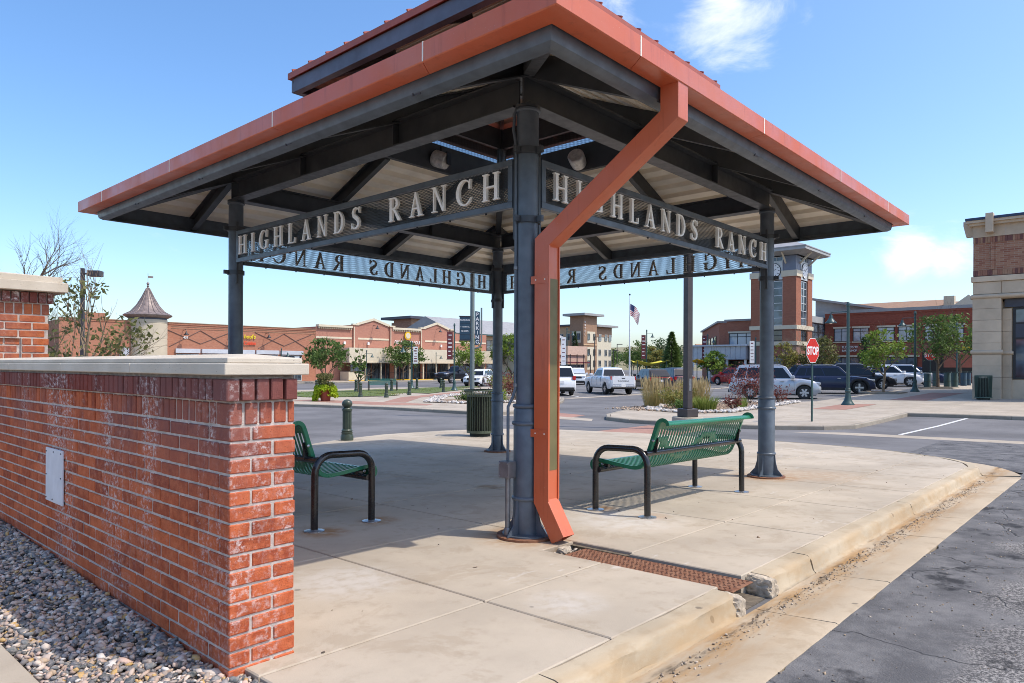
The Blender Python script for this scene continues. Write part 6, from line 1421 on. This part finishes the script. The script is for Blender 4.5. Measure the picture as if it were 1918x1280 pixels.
mb = MB(); mb.lathe([(tr_, GR), (tr_, 3.2), (tr_ - .02, 3.22), (tr_ - .02, 3.26), (tr_, 3.28), (tr_, 3.85), (tr_ - .02, 3.87), (tr_ - .02, 3.91), (tr_, 3.93), (tr_, 5.4), (tr_ - .02, 5.42), (tr_ - .02, 5.46), (tr_, 5.48), (tr_, 5.82)], 40, c=(tx - b.u, .3, 0)); b_t = mb.build('turret', M['beige_far'], b.r, True)
mb = MB(); mb.lathe([(tr_ - .03, 5.82), (tr_ - .03, 6.0)], 40, c=(tx - b.u, .3, 0), cap=False); mb.build('turret_neck', M['roof_dark'], b_t, True)
mb = MB(); mb.lathe([(tr_ + .05, 5.98), (tr_ + .42, 6.18), (tr_ + .46, 6.28), (1.55, 6.62), (1.02, 7.25), (.55, 8.1), (.14, 9.0), (.08, 9.1)], 40, c=(tx - b.u, .3, 0)); rf = mb.build('turret_roof', M['copper'], b_t, True)
for k in range(20):
    a = k * R(18); mb = MB(); P = [((rr) * math.cos(a) + tx - b.u, rr * math.sin(a) + .3, zz) for rr, zz in ((2.2, 6.31), (1.57, 6.65), (1.04, 7.28), (.57, 8.13), (.16, 9.02))]; mb.tube(P, .022, 4); mb.build('roof_rib', M['copper'], b_t)
mb = MB(); mb.lathe([(.05, 9.1), (.13, 9.2), (.05, 9.3), (.16, 9.45), (.05, 9.6), (.02, 9.65), (.02, 10.5)], 10, c=(tx - b.u, .3, 0)); mb.build('finial', M['copper'], b_t, True); mb = MB(); mb.box(tx - b.u, tx - b.u + .5, .29, .31, 10.05, 10.25); mb.build('vane', M['copper'], b_t)
b.box('side_wall', 'fb_left', 26.1, 26.3, VF - .1, VF + .5, GR, 5.5)
b.box('vent_hood', 'metal_panel', 25.1, 25.8, VF - .6, VF - .02, GR, 3.0)
# ---- second shop row with gables
b = Bld('gabled_shop', 'salmon brick shop row with low gables and cream canopy', 60, VF)
segs = [(46.9, 52.2, 6.0), (52.2, 58.2, 6.45), (58.2, 63.5, 6.1), (63.5, 69.0, 6.45), (69.0, 76.5, 6.0)]
for s0, s1, zt in segs: b.box('wall', 'fb_left2', s0, s1, VF - .02, VF + 16, GR, zt)
for s0, s1, pk in ((52.9, 57.9, 7.25), (64.1, 68.6, 7.25)):
    Mx = Matrix(((1, 0, 0, -b.u), (0, 0, 1, -.03), (0, 1, 0, 0), (0, 0, 0, 1))); mb = MB(); mb.prism([(s0, 6.45), (s1, 6.45), (s1, 6.55), ((s0 + s1) / 2, pk), (s0, 6.55)], 0, .6, Mx); mb.build('gable', M['fb_left2'], b.r)
    for P, Q in (((s0 - .1, 6.55), ((s0 + s1) / 2, pk + .04)), (((s0 + s1) / 2, pk + .04), (s1 + .1, 6.55))): mb = MB(); mb.beam((P[0] - b.u, -.1, P[1]), (Q[0] - b.u, -.1, Q[1]), .3, .14, (0, -1, 0)); mb.build('gable_trim', M['trim_far'], b.r)
for s0, s1, zt in (segs[0], segs[2]):
    b.fb('cornice', 'trim_far', 'v', VF, s0 + .2, s1 - .2, zt + .01, zt + .28, -.3, .35)
    for k in range(16): x = s0 + .35 + (s1 - s0 - .7) * k / 15; b.fb('dentil', 'trim_far', 'v', VF, x - .06, x + .06, zt - .2, zt + .0, .02, .25)
for s0 in (52.2, 58.0, 63.3, 68.9):
    b.fb('pilaster', 'fb_left2', 'v', VF, s0, s0 + .7, GR, 6.4, .021, .2); b.fb('pilaster_cap', 'trim_far', 'v', VF, s0 - .1, s0 + .8, 6.4, 6.6, -.2, .3); b.fb('pilaster_strip', 'trim_far', 'v', VF, s0 + .05, s0 + .15, 2.3, 6.2, .2, .26)
for s0, s1 in ((46.9, 52.1), (53.0, 57.9), (64.2, 68.7), (69.8, 76.4)): b.fb('stone_band', 'trim_far', 'v', VF, s0, s1, 4.62, 4.85, .02, .07)
b.fb('canopy', 'cream_far', 'v', VF, 50.2, 76.5, 1.75, 3.5, .2, 2.2); b.fb('canopy_lip', 'beige_far', 'v', VF, 50.1, 76.5, 1.62, 1.75, .2, 2.35)
b.fb('kiosk', 'cream_far', 'v', VF, 50.25, 52.6, GR, .55, .2, 2.0); b.window('v', VF - 2.0, 50.45, 52.2, .6, 1.6, 1, 1, 'frame_dark')
k = 0
for s0 in [52.8 + 2.35 * i for i in range(10)]:
    b.window('v', VF, s0, s0 + 2.2, -.5, 1.6, 2, 1, 'frame_dark', 'glass'); b.fb('canopy_post', 'trim_far', 'v', VF, s0 - .09, s0 + .05, GR, 1.62, 1.9, 2.1); b.fb('railing', 'frame_dark', 'v', VF, s0, s0 + 2.2, .35, .42, 1.95, 2.0)
b.fb('step_edge', 'yellow', 'v', VF, 50, 76, GR + .0, GR + .14, 2.3, 2.45)
for s0 in (50.8, 54.4, 67.0, 73.0): b.fb('wall_box', 'white', 'v', VF, s0, s0 + .25, 3.95, 4.3, .02, .25)
for s0 in (55.4, 66.3):
    mb = MB(); mb.tube([(s0 - b.u, -.05, 6.5), (s0 - b.u, -.8, 6.55), (s0 - b.u, -.9, 6.4)], .03, 6); lw = mb.build('wall_lamp', M['frame_dark'], b.r); mb = MB(); mb.lathe([(.06, 6.4), (.1, 6.25), (.28, 6.05), (.27, 6.03)], 12, c=(s0 - b.u, -.9, 0), cap=False); mb.build('lamp_shade', M['frame_dark'], lw, True)
b.text('OLD SHI HWO LOUI', 'v', VF, 58.8, 4.25, .62, 'white', .12, .78)
mb = MB(); mb.lathe([(.55, 0), (.55, .12)], 24, c=(61.0 - b.u, -.15, 5.35), M=Matrix.Rotation(R(90), 4, 'X')); em = mb.build('round_emblem', M['yellow'], b.r); mb = MB(); mb.lathe([(.38, 0), (.38, .02)], 20, c=(61.0 - b.u, -.28, 5.35), M=Matrix.Rotation(R(90), 4, 'X')); mb.build('emblem_face', M['trim_far'], em)
# ---- tan hotel block whose top shows above the gabled shops, and the hotel at the centre
b = Bld('hotel', 'tan hotel top with flat overhanging roof above the gabled shops', 100, 118)
b.box('wall', 'brown_far', 97.3, 100.0, 116.2, 122.2, -1, 11.4); b.box('bay', 'tan_far', 97.6, 100.05, 116.1, 116.2, -1, 10.2); b.box('wing', 'brown_far', 98.5, 108, 122.2, 124.5, -1, 10.8); b.box('rear_wing', 'tan_far', 100.05, 118, 117.5, 128, -1, 9.6); b.box('rear_roof', 'roof_dark', 100.3, 119, 116.6, 129, 9.6, 10.0)
b.box('roof', 'roof_dark', 96.2, 101.0, 115.2, 125.4, 11.4, 11.95); b.window('v', 116.1, 98.3, 99.7, 8.5, 9.6, 2, 1, 'frame_light')
for k in range(8): b.box('stone_course', 'fb_tan', 97.26, 97.3, 116.3, 122.1, 6.0 + k * .66, 6.6 + k * .66)
b = Bld('hotel', 'four storey hotel with brown corner tower and cream panels', 138, 100)
b.box('tower', 'brown_far', 134.15, 139.6, 97.5, 101.5, -1, 13.3); b.box('tower_roof', 'roof_grey', 132.9, 141.0, 96.3, 102.8, 13.3, 13.85)
b.box('left_wing', 'tan_far', 135.6, 146, 101.5, 110.5, -1, 11.0); b.box('left_roof', 'roof_dark', 134.8, 147, 101.6, 111.5, 11.0, 11.4); b.box('right_wing', 'cream_far', 139.6, 148.1, 99.0, 108, -1, 8.6); b.box('right_top', 'brown_far', 139.65, 148.15, 98.9, 108, 8.6, 11.0); b.box('right_roof', 'roof_grey', 139.7, 149.4, 97.8, 109, 11.0, 11.5)
b.fb('corner_trim', 'tan_far', 'v', 97.5, 134.1, 139.7, 6.3, 6.6, 0, .1)
for zz in (1.2, 3.9, 7.6):
    b.fb('cream_panel', 'cream_far', 'v', 97.5, 135.6, 138.8, zz - .7, zz + 2.0, .0, .08)
    for s0 in (135.7, 138.0): b.window('v', 97.4, s0, s0 + .75, zz, zz + 1.5, 1, 1, 'frame_dark', d=.03)
    b.fb('cream_panel', 'cream_far', 'u', 134.15, 98.3, 100.9, zz - .7, zz + 2.0, .0, .08)
    for s0 in (98.5, 100.0): b.window('u', 134.05, s0, s0 + .75, zz, zz + 1.5, 1, 1, 'frame_dark', 'glass', d=.03)
    for s0 in (140.4, 142.4, 145.0, 146.8): b.window('v', 99.0 if zz < 7 else 98.9, s0, s0 + 1.1, zz, zz + 1.6, 2, 1, 'frame_light')
    for s0 in (102.6, 104.6, 107.0, 109.0): b.window('u', 135.6, s0, s0 + 1.1, zz, zz + 1.6, 2, 1, 'frame_light')
for k, ch in enumerate('HOTEL'): b.text(ch, 'v', 97.5, 134.4, 11.6 - k * .75, .62, 'white', .12)
# ---- tan restaurant with grey pitched roof behind the columns
b = Bld('tan_restaurant', 'tan stucco restaurant with big grey pitched roof behind the columns', 103, 96)
b.box('wall', 'tan_far', 91, 124, 96, 112, -1, 7.5); Mx = Matrix(((0, 0, 1, 0), (1, 0, 0, 0), (0, 1, 0, 0), (0, 0, 0, 1))); mb = MB(); mb.prism([(-1, 7.51), (17, 7.51), (8, 11.0)], -12.5, 21.5, Mx); mb.build('roof', M['roof_grey'], b.r); b.fb('eave', 'lamp_green', 'v', 96, 90, 124, 7.2, 7.5, 0, 1.0)
for s0 in (98.5, 104.5, 110.5): b.window('v', 96, s0, s0 + 4.2, 3.4, 6.4, 4, 3, 'frame_dark')
for s0 in (98, 104, 110): b.window('v', 96, s0, s0 + 5, .8, 1.7, 3, 1, 'frame_dark')
for s0 in (99.0, 101.2, 105, 107.2):
    for P, Q in (((s0, 2.0), (s0 + 1.6, 2.7)), ((s0, 2.7), (s0 + 1.6, 2.0))): bar(b, 'fb_red', P, Q, 96, .12, 'cross_bar')
b.fb('terrace_wall', 'beige_far', 'v', 96, 90, 120, -1, .6, 2, 2.6)
for s0 in (97.5, 103.2): mb = MB(); mb.lathe([(.05, 0), (.45, .6), (.3, 2.4), (.05, 3.0)], 10, c=(s0 - b.u, -1.4, .2)); mb.build('folded_parasol', M['white'], b.r, True)
# ---- low pink shop beside the hotel
b = Bld('pink_shop', 'pinkish stucco shop with stone corner beside the hotel', 78, 60)
b.box('wall', mat('pink_stucco', (.50, .33, .25), .85), 76.6, 83.2, 60.2, 68, -1, 4.15); b.box('corner_block', 'trim_far', 72, 76.6, 59.9, 68, -1, 5.6); b.fb('upper_fascia', mat('pink_band', (.55, .38, .29), .85), 'v', 60.2, 76.6, 83.3, 2.9, 4.2, 0, .25)
b.window('v', 60.2, 77, 83, -.5, 1.6, 6, 1, 'frame_light', 'glass'); b.fb('awning', 'maroon', 'v', 60.2, 76.7, 83.2, 1.75, 1.95, .25, 1.0); b.fb('sign_board', 'stop_red', 'v', 59.9, 74, 76.2, 2.9, 3.6, 0, .15); b.window('v', 59.9, 74, 76.2, .6, 2.6, 2, 1)
for s0 in (77.4, 79.0, 80.6, 82.2): b.fb('canopy_post', 'frame_dark', 'v', 60.2, s0, s0 + .09, -.6, 3.0, 1.6, 1.7)
# ---- tan building behind the shrub at far left
b = Bld('tan_block', 'tan stucco block behind the sparse shrub', 30, 104); b.box('wall', 'beige_far', 22, 34.5, 104, 114, -1, 6.6); b.box('bay', 'trim_far', 30.6, 33.2, 103.2, 104, -1, 7.0); b.box('brick_top', 'fb_left', 30.4, 33.4, 103.1, 104.2, 7.0, 8.2)
# ---- clock tower and the brick building behind it
UT, VT = 70.0, 25.1
b = Bld('clock_tower', 'brick clock tower with grey hipped cap and white clock faces', 72.2, 27.4)
W_ = 4.6; U1, V1_ = UT + W_, VT + W_
b.box('core', 'siding_blue', UT + .35, U1 - .35, VT + .35, V1_ - .35, -.4, 12.4)
for du in (0, W_ - 1.35):
    for dv in (0, W_ - 1.35):
        b.box('brick_pier', 'fb_tower', UT + du, UT + du + 1.35, VT + dv, VT + dv + 1.35, 3.9, 10.35); b.box('pier_cap', 'trim_far', UT + du - .1, UT + du + 1.45, VT + dv - .1, VT + dv + 1.45, 10.35, 10.95); b.box('siding_pier', 'siding_blue', UT + du + .05, UT + du + 1.3, VT + dv + .05, VT + dv + 1.3, 10.95, 12.45)
        b.box('stone_base', mat('red_stone', (.26, .145, .11), .85, 0, .12, 2) if 'rs' not in M else M['rs'], UT + du, UT + du + 1.35, VT + dv, VT + dv + 1.35, -.4, 3.5)
b.box('stone_base_fill', 'fb_tower', UT + .2, U1 - .2, VT + .2, V1_ - .2, 2.4, 3.5)
b.box('belt_course', 'trim_far', UT - .12, U1 + .12, VT - .12, V1_ + .12, 3.5, 3.9); b.box('belt_course', 'trim_far', UT - .1, U1 + .1, VT - .1, V1_ + .1, 5.1, 5.5)
for face, c, a in (('u', UT, VT), ('v', VT, UT)):
    b.window(face, c + .22, a + 1.35, a + W_ - 1.35, 5.5, 10.0, 2, 6, 'frame_light', 'fb_tower' if False else 'glass', .09, d=.02)
    b.window(face, c + .22, a + 1.35, a + W_ - 1.35, 3.95, 5.05, 2, 2, 'frame_dark', 'glass', .07, d=.02); b.window(face, c + .25, a + 1.4, a + W_ - 1.4, -.3, 2.3, 2, 1, 'frame_dark', 'glass')
    b.window(face, c + .22, a + 1.35, a + W_ - 1.35, 11.95, 12.4, 3, 1, 'frame_light', 'glass', .06, d=.02)
    b.fb('clock_panel', 'frame_light', face, c, a + 1.36, a + W_ - 1.36, 10.1, 11.95, -.15, -.02)
    Mr = Matrix.Rotation(R(90), 4, 'X') if face == 'v' else Matrix.Rotation(R(-90), 4, 'Y')
    cen = Vector((a + W_ / 2 - b.u, c + .02 - b.v, 11.02)) if face == 'v' else Vector((c + .02 - b.u, a + W_ / 2 - b.v, 11.02))
    mb = MB(); mb.lathe([(.80, 0), (.80, .06), (.74, .07)], 32, M=Mr, c=cen); ck = mb.build('clock_ring', M['frame_dark'], b.r, True); mb = MB(); mb.lathe([(.74, .06), (.74, .085)], 32, M=Mr, c=cen); mb.build('clock_face', M['white'], ck)
    mb = MB()
    for k in range(12):
        A = k * R(30); Rm = (Matrix.Rotation(A, 4, 'Y') if face == 'v' else Matrix.Rotation(A, 4, 'X')); Tm = Matrix.Translation(cen) @ Rm
        if face == 'v': mb.box(-.03, .03, -.095, -.086, .52, .68, Tm)
        else: mb.box(-.095, -.086, -.03, .03, .52, .68, Tm)
    for A, L_ in ((R(60), .55), (R(-70), .36)):
        Rm = (Matrix.Rotation(A, 4, 'Y') if face == 'v' else Matrix.Rotation(-A, 4, 'X')); Tm = Matrix.Translation(cen) @ Rm
        if face == 'v': mb.box(-.025, .025, -.105, -.097, -.08, L_, Tm)
        else: mb.box(-.105, -.097, -.025, .025, -.08, L_, Tm)
    mb.build('clock_marks', M['frame_dark'], ck)
ov = 1.35; mb = MB(); cu_, cv_ = UT + W_ / 2 - b.u, VT + W_ / 2 - b.v; hw_ = W_ / 2
mb.grid([[(cu_ + s * hh, cv_ + t * hh, zz) for s, t in ((-1, -1), (1, -1), (1, 1), (-1, 1))] for hh, zz in ((hw_ + .2, 12.45), (hw_ + ov, 12.75), (hw_ + ov, 13.05), (.1, 14.5))], True); mb.build('hipped_cap', M['siding'], b.r)
mb = MB(); mb.grid([[(cu_ + s * hh, cv_ + t * hh, zz) for s, t in ((-1, -1), (1, -1), (1, 1), (-1, 1))] for hh, zz in ((hw_ + ov + .05, 13.02), (hw_ + ov + .05, 13.12), (.1, 14.6))], True); mb.build('cap_roof', M['roof_grey'], b.r)
for s, t in ((-1, -.55), (-1, .55), (-.55, -1), (.55, -1)):
    mb = MB(); p0 = Vector((cu_ + s * hw_, cv_ + t * hw_, 11.7)); p1 = Vector((cu_ + (s if abs(s) < 1 else s * (hw_ + 1.1) / hw_) * hw_, cv_ + (t if abs(t) < 1 else t * (hw_ + 1.1) / hw_) * hw_, 12.72)); mb.beam(p0, p1, .12, .16); mb.build('eave_brace', M['trim_far'], b.r)
b2_ = Bld('brick_hall', 'red brick two storey building with paired windows and shop signs', 90, 18)
UB = 82.0; b2_.box('wall', 'fb_red', UB, UB + 16, -2, 26.2, -.3, 7.1); b2_.fb('parapet', 'fb_red', 'u', UB, -2, 26.2, 7.1, 7.3, -.4, .08); b2_.fb('coping', 'roof_grey', 'u', UB, -2, 26.25, 7.3, 7.62, -.5, .12); b2_.fb('brick_band', 'fb_red', 'u', UB, -2, 26.2, 6.0, 6.15, 0, .06)
for s0, s1 in ((25.2, 23.6), (23.25, 21.65), (20.75, 19.15), (18.8, 17.2), (16.35, 14.8), (14.4, 12.9), (11, 9.4), (9, 7.5)): b2_.window('u', UB, s0, s1, 4.15, 5.62, 2, 2, 'frame_dark', 'glass_light', .06, top=5.25, sill='trim_far', lint='trim_far')
for s0, s1 in ((25.6, 21.3), (21.0, 16.8), (16.4, 12.2)):
    b2_.fb('sign_panel', mat('sign_brick', (.24, .085, .06), .8), 'u', UB, s0, s1, 2.95, 3.85, 0, .06); b2_.fb('shop_lintel', 'trim_far', 'u', UB, s0, s1, 2.45, 2.65, 0, .2); b2_.window('u', UB, s0 - .2, s1 + .2, -.2, 2.4, 4, 2, 'frame_dark', 'glass', top=1.7)
b2_.text("FLOYD'S 99", 'u', UB, 24.35, 3.42, .36, 'white', .12, .88); b2_.text('BARBERSHOP', 'u', UB, 24.35, 3.06, .30, 'white', .12, .84); b2_.text('PEARLE VISION', 'u', UB, 20.4, 3.15, .46, 'white', .12, .72, .3)
mb = MB(); b2_.fb('awning_yellow', 'yellow', 'u', UB, 13.6, 11.8, 2.7, 3.4, 0, 1.0)
# grey gabled link between tower and hall
b3 = Bld('grey_link', 'grey sided link with sloping roof and tall glazing beside the clock tower', 82, 28)
Mx = Matrix(((0, 0, 1, 0), (1, 0, 0, 0), (0, 1, 0, 0), (0, 0, 0, 1)))
mb = MB(); mb.prism([(21.0 - 28, 7.2), (21.0 - 28, 7.65), (27.9 - 28, 9.05), (27.9 - 28, -.3), (26.3 - 28, -.3), (26.3 - 28, 7.2)], 84 - 82, 92 - 82, Mx); mb.build('wall', M['siding'], b3.r)
mb = MB(); mb.beam((88 - 82, 20.2 - 28, 7.62), (88 - 82, 28.6 - 28, 9.32), 9.4, .24, (0, 0, 1)); mb.build('roof', M['roof_grey'], b3.r)
for k in range(14): b3.box('siding_board', 'siding', 83.97, 84.0, 22.2 if 7.3 + k * .12 < 7.6 else 26.3, 27.9, 4.0 + k * .3, 4.02 + k * .3)
b3.box('corner_wall', 'siding', 74.7, 84, 26.3, 28.4, -.3, 6.9); b3.window('v', 26.3, 76.0, 81.9, .0, 6.2, 3, 6, 'frame_dark', 'glass', .09)
# low angled brick building left of the tower, with grey canopy
b4 = Bld('angled_shop', 'lower brick building with grey metal canopy left of the clock tower', 76, 34)
b4.box('wall', 'fb_tower', 72.8, 82, 29.8, 33.6, -.3, 6.3); b4.box('coping', 'roof_grey', 72.6, 82, 29.8, 33.8, 6.3, 6.5)
def wedge(name, m, A, B, th, z0, z1):
    A = Vector(A); B = Vector(B); d = (B - A).normalized(); n = Vector((d.y, -d.x)) * th; o = Vector((b4.u, b4.v)); mb = MB(); mb.prism([tuple(p - o) for p in (A, A + n, B + n, B)], z0, z1); return mb.build(name, M[m], b4.r)
wedge('wing', 'fb_tower', (73.6, 33.6), (73.9, 35.0), 7, -.3, 6.2); wedge('receding_wing', 'fb_tower', (73.9, 35.0), (93.0, 46.6), 9, -.3, 6.25); wedge('wing_coping', 'roof_grey', (73.6, 35.1), (93.0, 46.9), 9, 6.25, 6.45)
for t0 in (.12, .28, .44, .6):
    A = Vector((73.9, 35.0)).lerp(Vector((93, 46.6)), t0); B = Vector((73.9, 35.0)).lerp(Vector((93, 46.6)), t0 + .1); n = Vector((-(B - A).y, (B - A).x)).normalized() * .05
    wedge('window', 'frame_dark', A + n, B + n, .04, 3.2, 4.9); wedge('pane', 'glass', A.lerp(B, .08) + n * 1.3, A.lerp(B, .92) + n * 1.3, .02, 3.3, 4.8)
b4.window('u', 72.8, 33.3, 30.4, 3.55, 5.0, 3, 2, 'frame_dark', 'glass_light', .07, top=4.6, lint='trim_far'); 
b4.box('canopy', 'metal_panel', 69.6, 72.8, 30.0, 36.4, 2.1, 3.5); b4.box('canopy_roof', 'awn_grey', 69.3, 73, 29.8, 36.7, 3.5, 3.65)
for k in range(12): b4.box('panel_rib', 'metal_panel', 69.56, 69.6, 30.1 + k * .53, 30.16 + k * .53, 2.1, 3.5)
for s0 in (30.2, 32.2, 34.2, 36.2): b4.box('canopy_post', 'white', 69.8, 70.0, s0 - .1, s0 + .1, -.3, 2.1)
b4.text('IVEY DI', 'u', 69.6, 36.4, 1.35, .62, 'white', .06, .9); b4.window('u', 72.8, 35.6, 30.2, -.2, 2.0, 5, 1, 'frame_dark')
wedge('maroon_awning', 'maroon', (78.5, 39.4), (86, 44.0), .9, 1.6, 2.2)
# distant roofs above the brick hall
b5 = Bld('roof_terrace', 'brown shingle roofs of houses showing above the brick hall', 130, 22)
for k, (v0, v1, zz) in enumerate(((8, 22, 11.0), (22, 40, 11.4))):
    b5.box('wall', 'beige_far', 122, 136, v0, v1, -.5, zz - 1.6); mb = MB(); mb.prism([(121 - 130, zz - 1.6), (137 - 130, zz - 1.6), (129 - 130, zz + .8)], v0 - 22 + .1, v1 - 22 - .1, Matrix(((1, 0, 0, 0), (0, 0, 1, 0), (0, 1, 0, 0), (0, 0, 0, 1)))); mb.build('roof', M['brown_far'], b5.r)
b5.box('chimney', 'beige_far', 124, 125.2, 20.8, 22.2, 9.5, 12.3); b5.box('chimney', 'brown_far', 124, 125, 36, 37.2, 9.5, 12.2)
mb = MB(); mb.prism([(-2.2, 0), (2.2, 0), (0, 1.7)], -3, 3, Matrix.Translation((122 - 130, 18.2 - 22, 10.2)) @ Matrix(((0, 0, 1, 0), (1, 0, 0, 0), (0, 1, 0, 0), (0, 0, 0, 1)))); mb.build('dormer', M['trim_far'], b5.r)
b5.box('green_roof', mat('verdigris', (.25, .42, .38), .6), 110, 116, 27, 33, 8.6, 8.9)
# ---- stone and brick building at the right edge
UR = 39.8; b = Bld('stone_building', 'tan stone and mixed brick building at the right edge of the picture', 46, 0)
b.box('wall', 'stone_far', UR + .62, UR + 14, -18, 5.86, -.2, 4.5); b.box('upper_wall', 'fb_tan', UR + .02, UR + 14, -18, 5.9, 5.72, 7.55); b.box('attic_wall', 'stone_far', UR + .04, UR + 14, -18, 5.88, 4.62, 5.6)
for k in range(9): # coursed stone blocks of the corner pillar
    z0 = -.2 + k * .545; z1 = z0 + .537
    if z1 > 4.64: z1 = 4.64
    b.box('stone_block', 'stone_far', UR - .02, UR + .62, 4.78, 5.92, z0, z1, bevel=.008)
for k in range(8):
    z0 = -.2 + k * .545; b.box('stone_block', 'stone_far', UR + .40, UR + .63, 4.42, 4.775, z0, min(z0 + .537, 4.2), bevel=.008)
for s0 in [4.78 - .01 - 1.28 * i for i in range(1, 18)]: b.box('stone_panel', 'stone_far', UR - .01, UR + .2, s0, s0 + 1.265, 4.86, 5.42, bevel=.008)
b.box('stone_panel', 'stone_far', UR - .01, UR + .2, 4.79, 5.91, 4.86, 5.42, bevel=.008)
b.box('string_course', 'stone_far', UR - .08, UR + .3, -18, 5.98, 5.44, 5.70, bevel=.02)
for z0, a in ((4.74, 6.02),): mb = MB(); mb.tube([(UR - .0 - b.u, -18, z0), (UR - .0 - b.u, a - .06, z0), (UR + .5 - b.u, a - .02, z0)], .105, 12); mb.build('bullnose', M['stone_far'], b.r, True)
mb = MB(); mb.tube([(UR + .0 - b.u, 4.70, 2.09), (UR + .0 - b.u, 5.95, 2.09), (UR + .6 - b.u, 5.97, 2.09)], .105, 12); mb.build('bullnose', M['stone_far'], b.r, True)
mb = MB(); mb.tube([(UR + .42 - b.u, 4.35, 2.05), (UR + .42 - b.u, 4.8, 2.05)], .09, 12); mb.build('bullnose', M['stone_far'], b.r, True)
rg = random.Random(77); SB = [mat('soldier_a', (.28, .13, .085), .9), mat('soldier_b', (.16, .07, .06), .9), mat('soldier_c', (.33, .19, .12), .9)]
for z0 in (5.73, 7.30):
    s0 = 5.9
    while s0 > -3: b.box('soldier_brick', rg.choice(SB), UR - .012, UR + .1, s0 - .088, s0, z0, z0 + .26); s0 -= .097
b.box('pilaster_strip', 'fb_tan', UR - .03, UR + .1, 5.05, 5.2, 6.0, 7.29)
b.box('frieze', 'stone_far', UR - .02, UR + 14, -18, 5.92, 7.57, 8.12); 
for s0 in [4.6 - 1.25 * i for i in range(16)]: b.box('frieze_joint', 'mortar', UR - .026, UR - .018, s0, s0 + .02, 7.58, 8.1)
b.box('cornice', 'stone_far', UR - .22, UR + 14, -18, 6.05, 8.12, 8.24); b.box('cornice', 'stone_far', UR - .34, UR + 14, -18, 6.14, 8.243, 8.36); b.box('roof_edge', mat('navy_flashing', (.02, .035, .08), .4), UR - .38, UR + 14, -18, 6.18, 8.362, 8.48)
for s0, zt in ((5.05, 8.62), (1.4, 8.62), (-2.3, 8.62)): b.box('corbel', 'stone_far', UR - .52, UR - .02, s0, s0 + .3, 7.72, zt, bevel=.01)
mb = MB(); mb.prism([(0, 0), (.3, 0), (.42, .55), (.42, .75), (0, .75)], 0, .3, Matrix.Translation((UR + .2 - b.u, 5.92, 7.68)) @ Matrix(((0, 0, 1, 0), (1, 0, 0, 0), (0, 1, 0, 0), (0, 0, 0, 1)))); mb.build('corbel', M['stone_far'], b.r)
b.box('window_head', 'roof_dark', UR + .42, UR + .66, -18, 4.70, 4.22, 4.60); b.box('plinth', 'stone_far', UR + .55, UR + .66, -18, 4.42, -.2, .78)
b.window('u', UR + .62, 4.38, 1.2, .82, 4.20, 5, 2, 'frame_dark', 'glass', .1, top=3.45); b.window('u', UR + .62, .8, -2.4, .82, 4.20, 5, 2, 'frame_dark', 'glass', .1, top=3.45)
b.box('spandrel', 'roof_dark', UR + .53, UR + .545, 1.3, 4.28, 2.75, 3.4); b.box('transom', 'frame_dark', UR + .52, UR + .53, 1.25, 4.33, 2.70, 2.78)
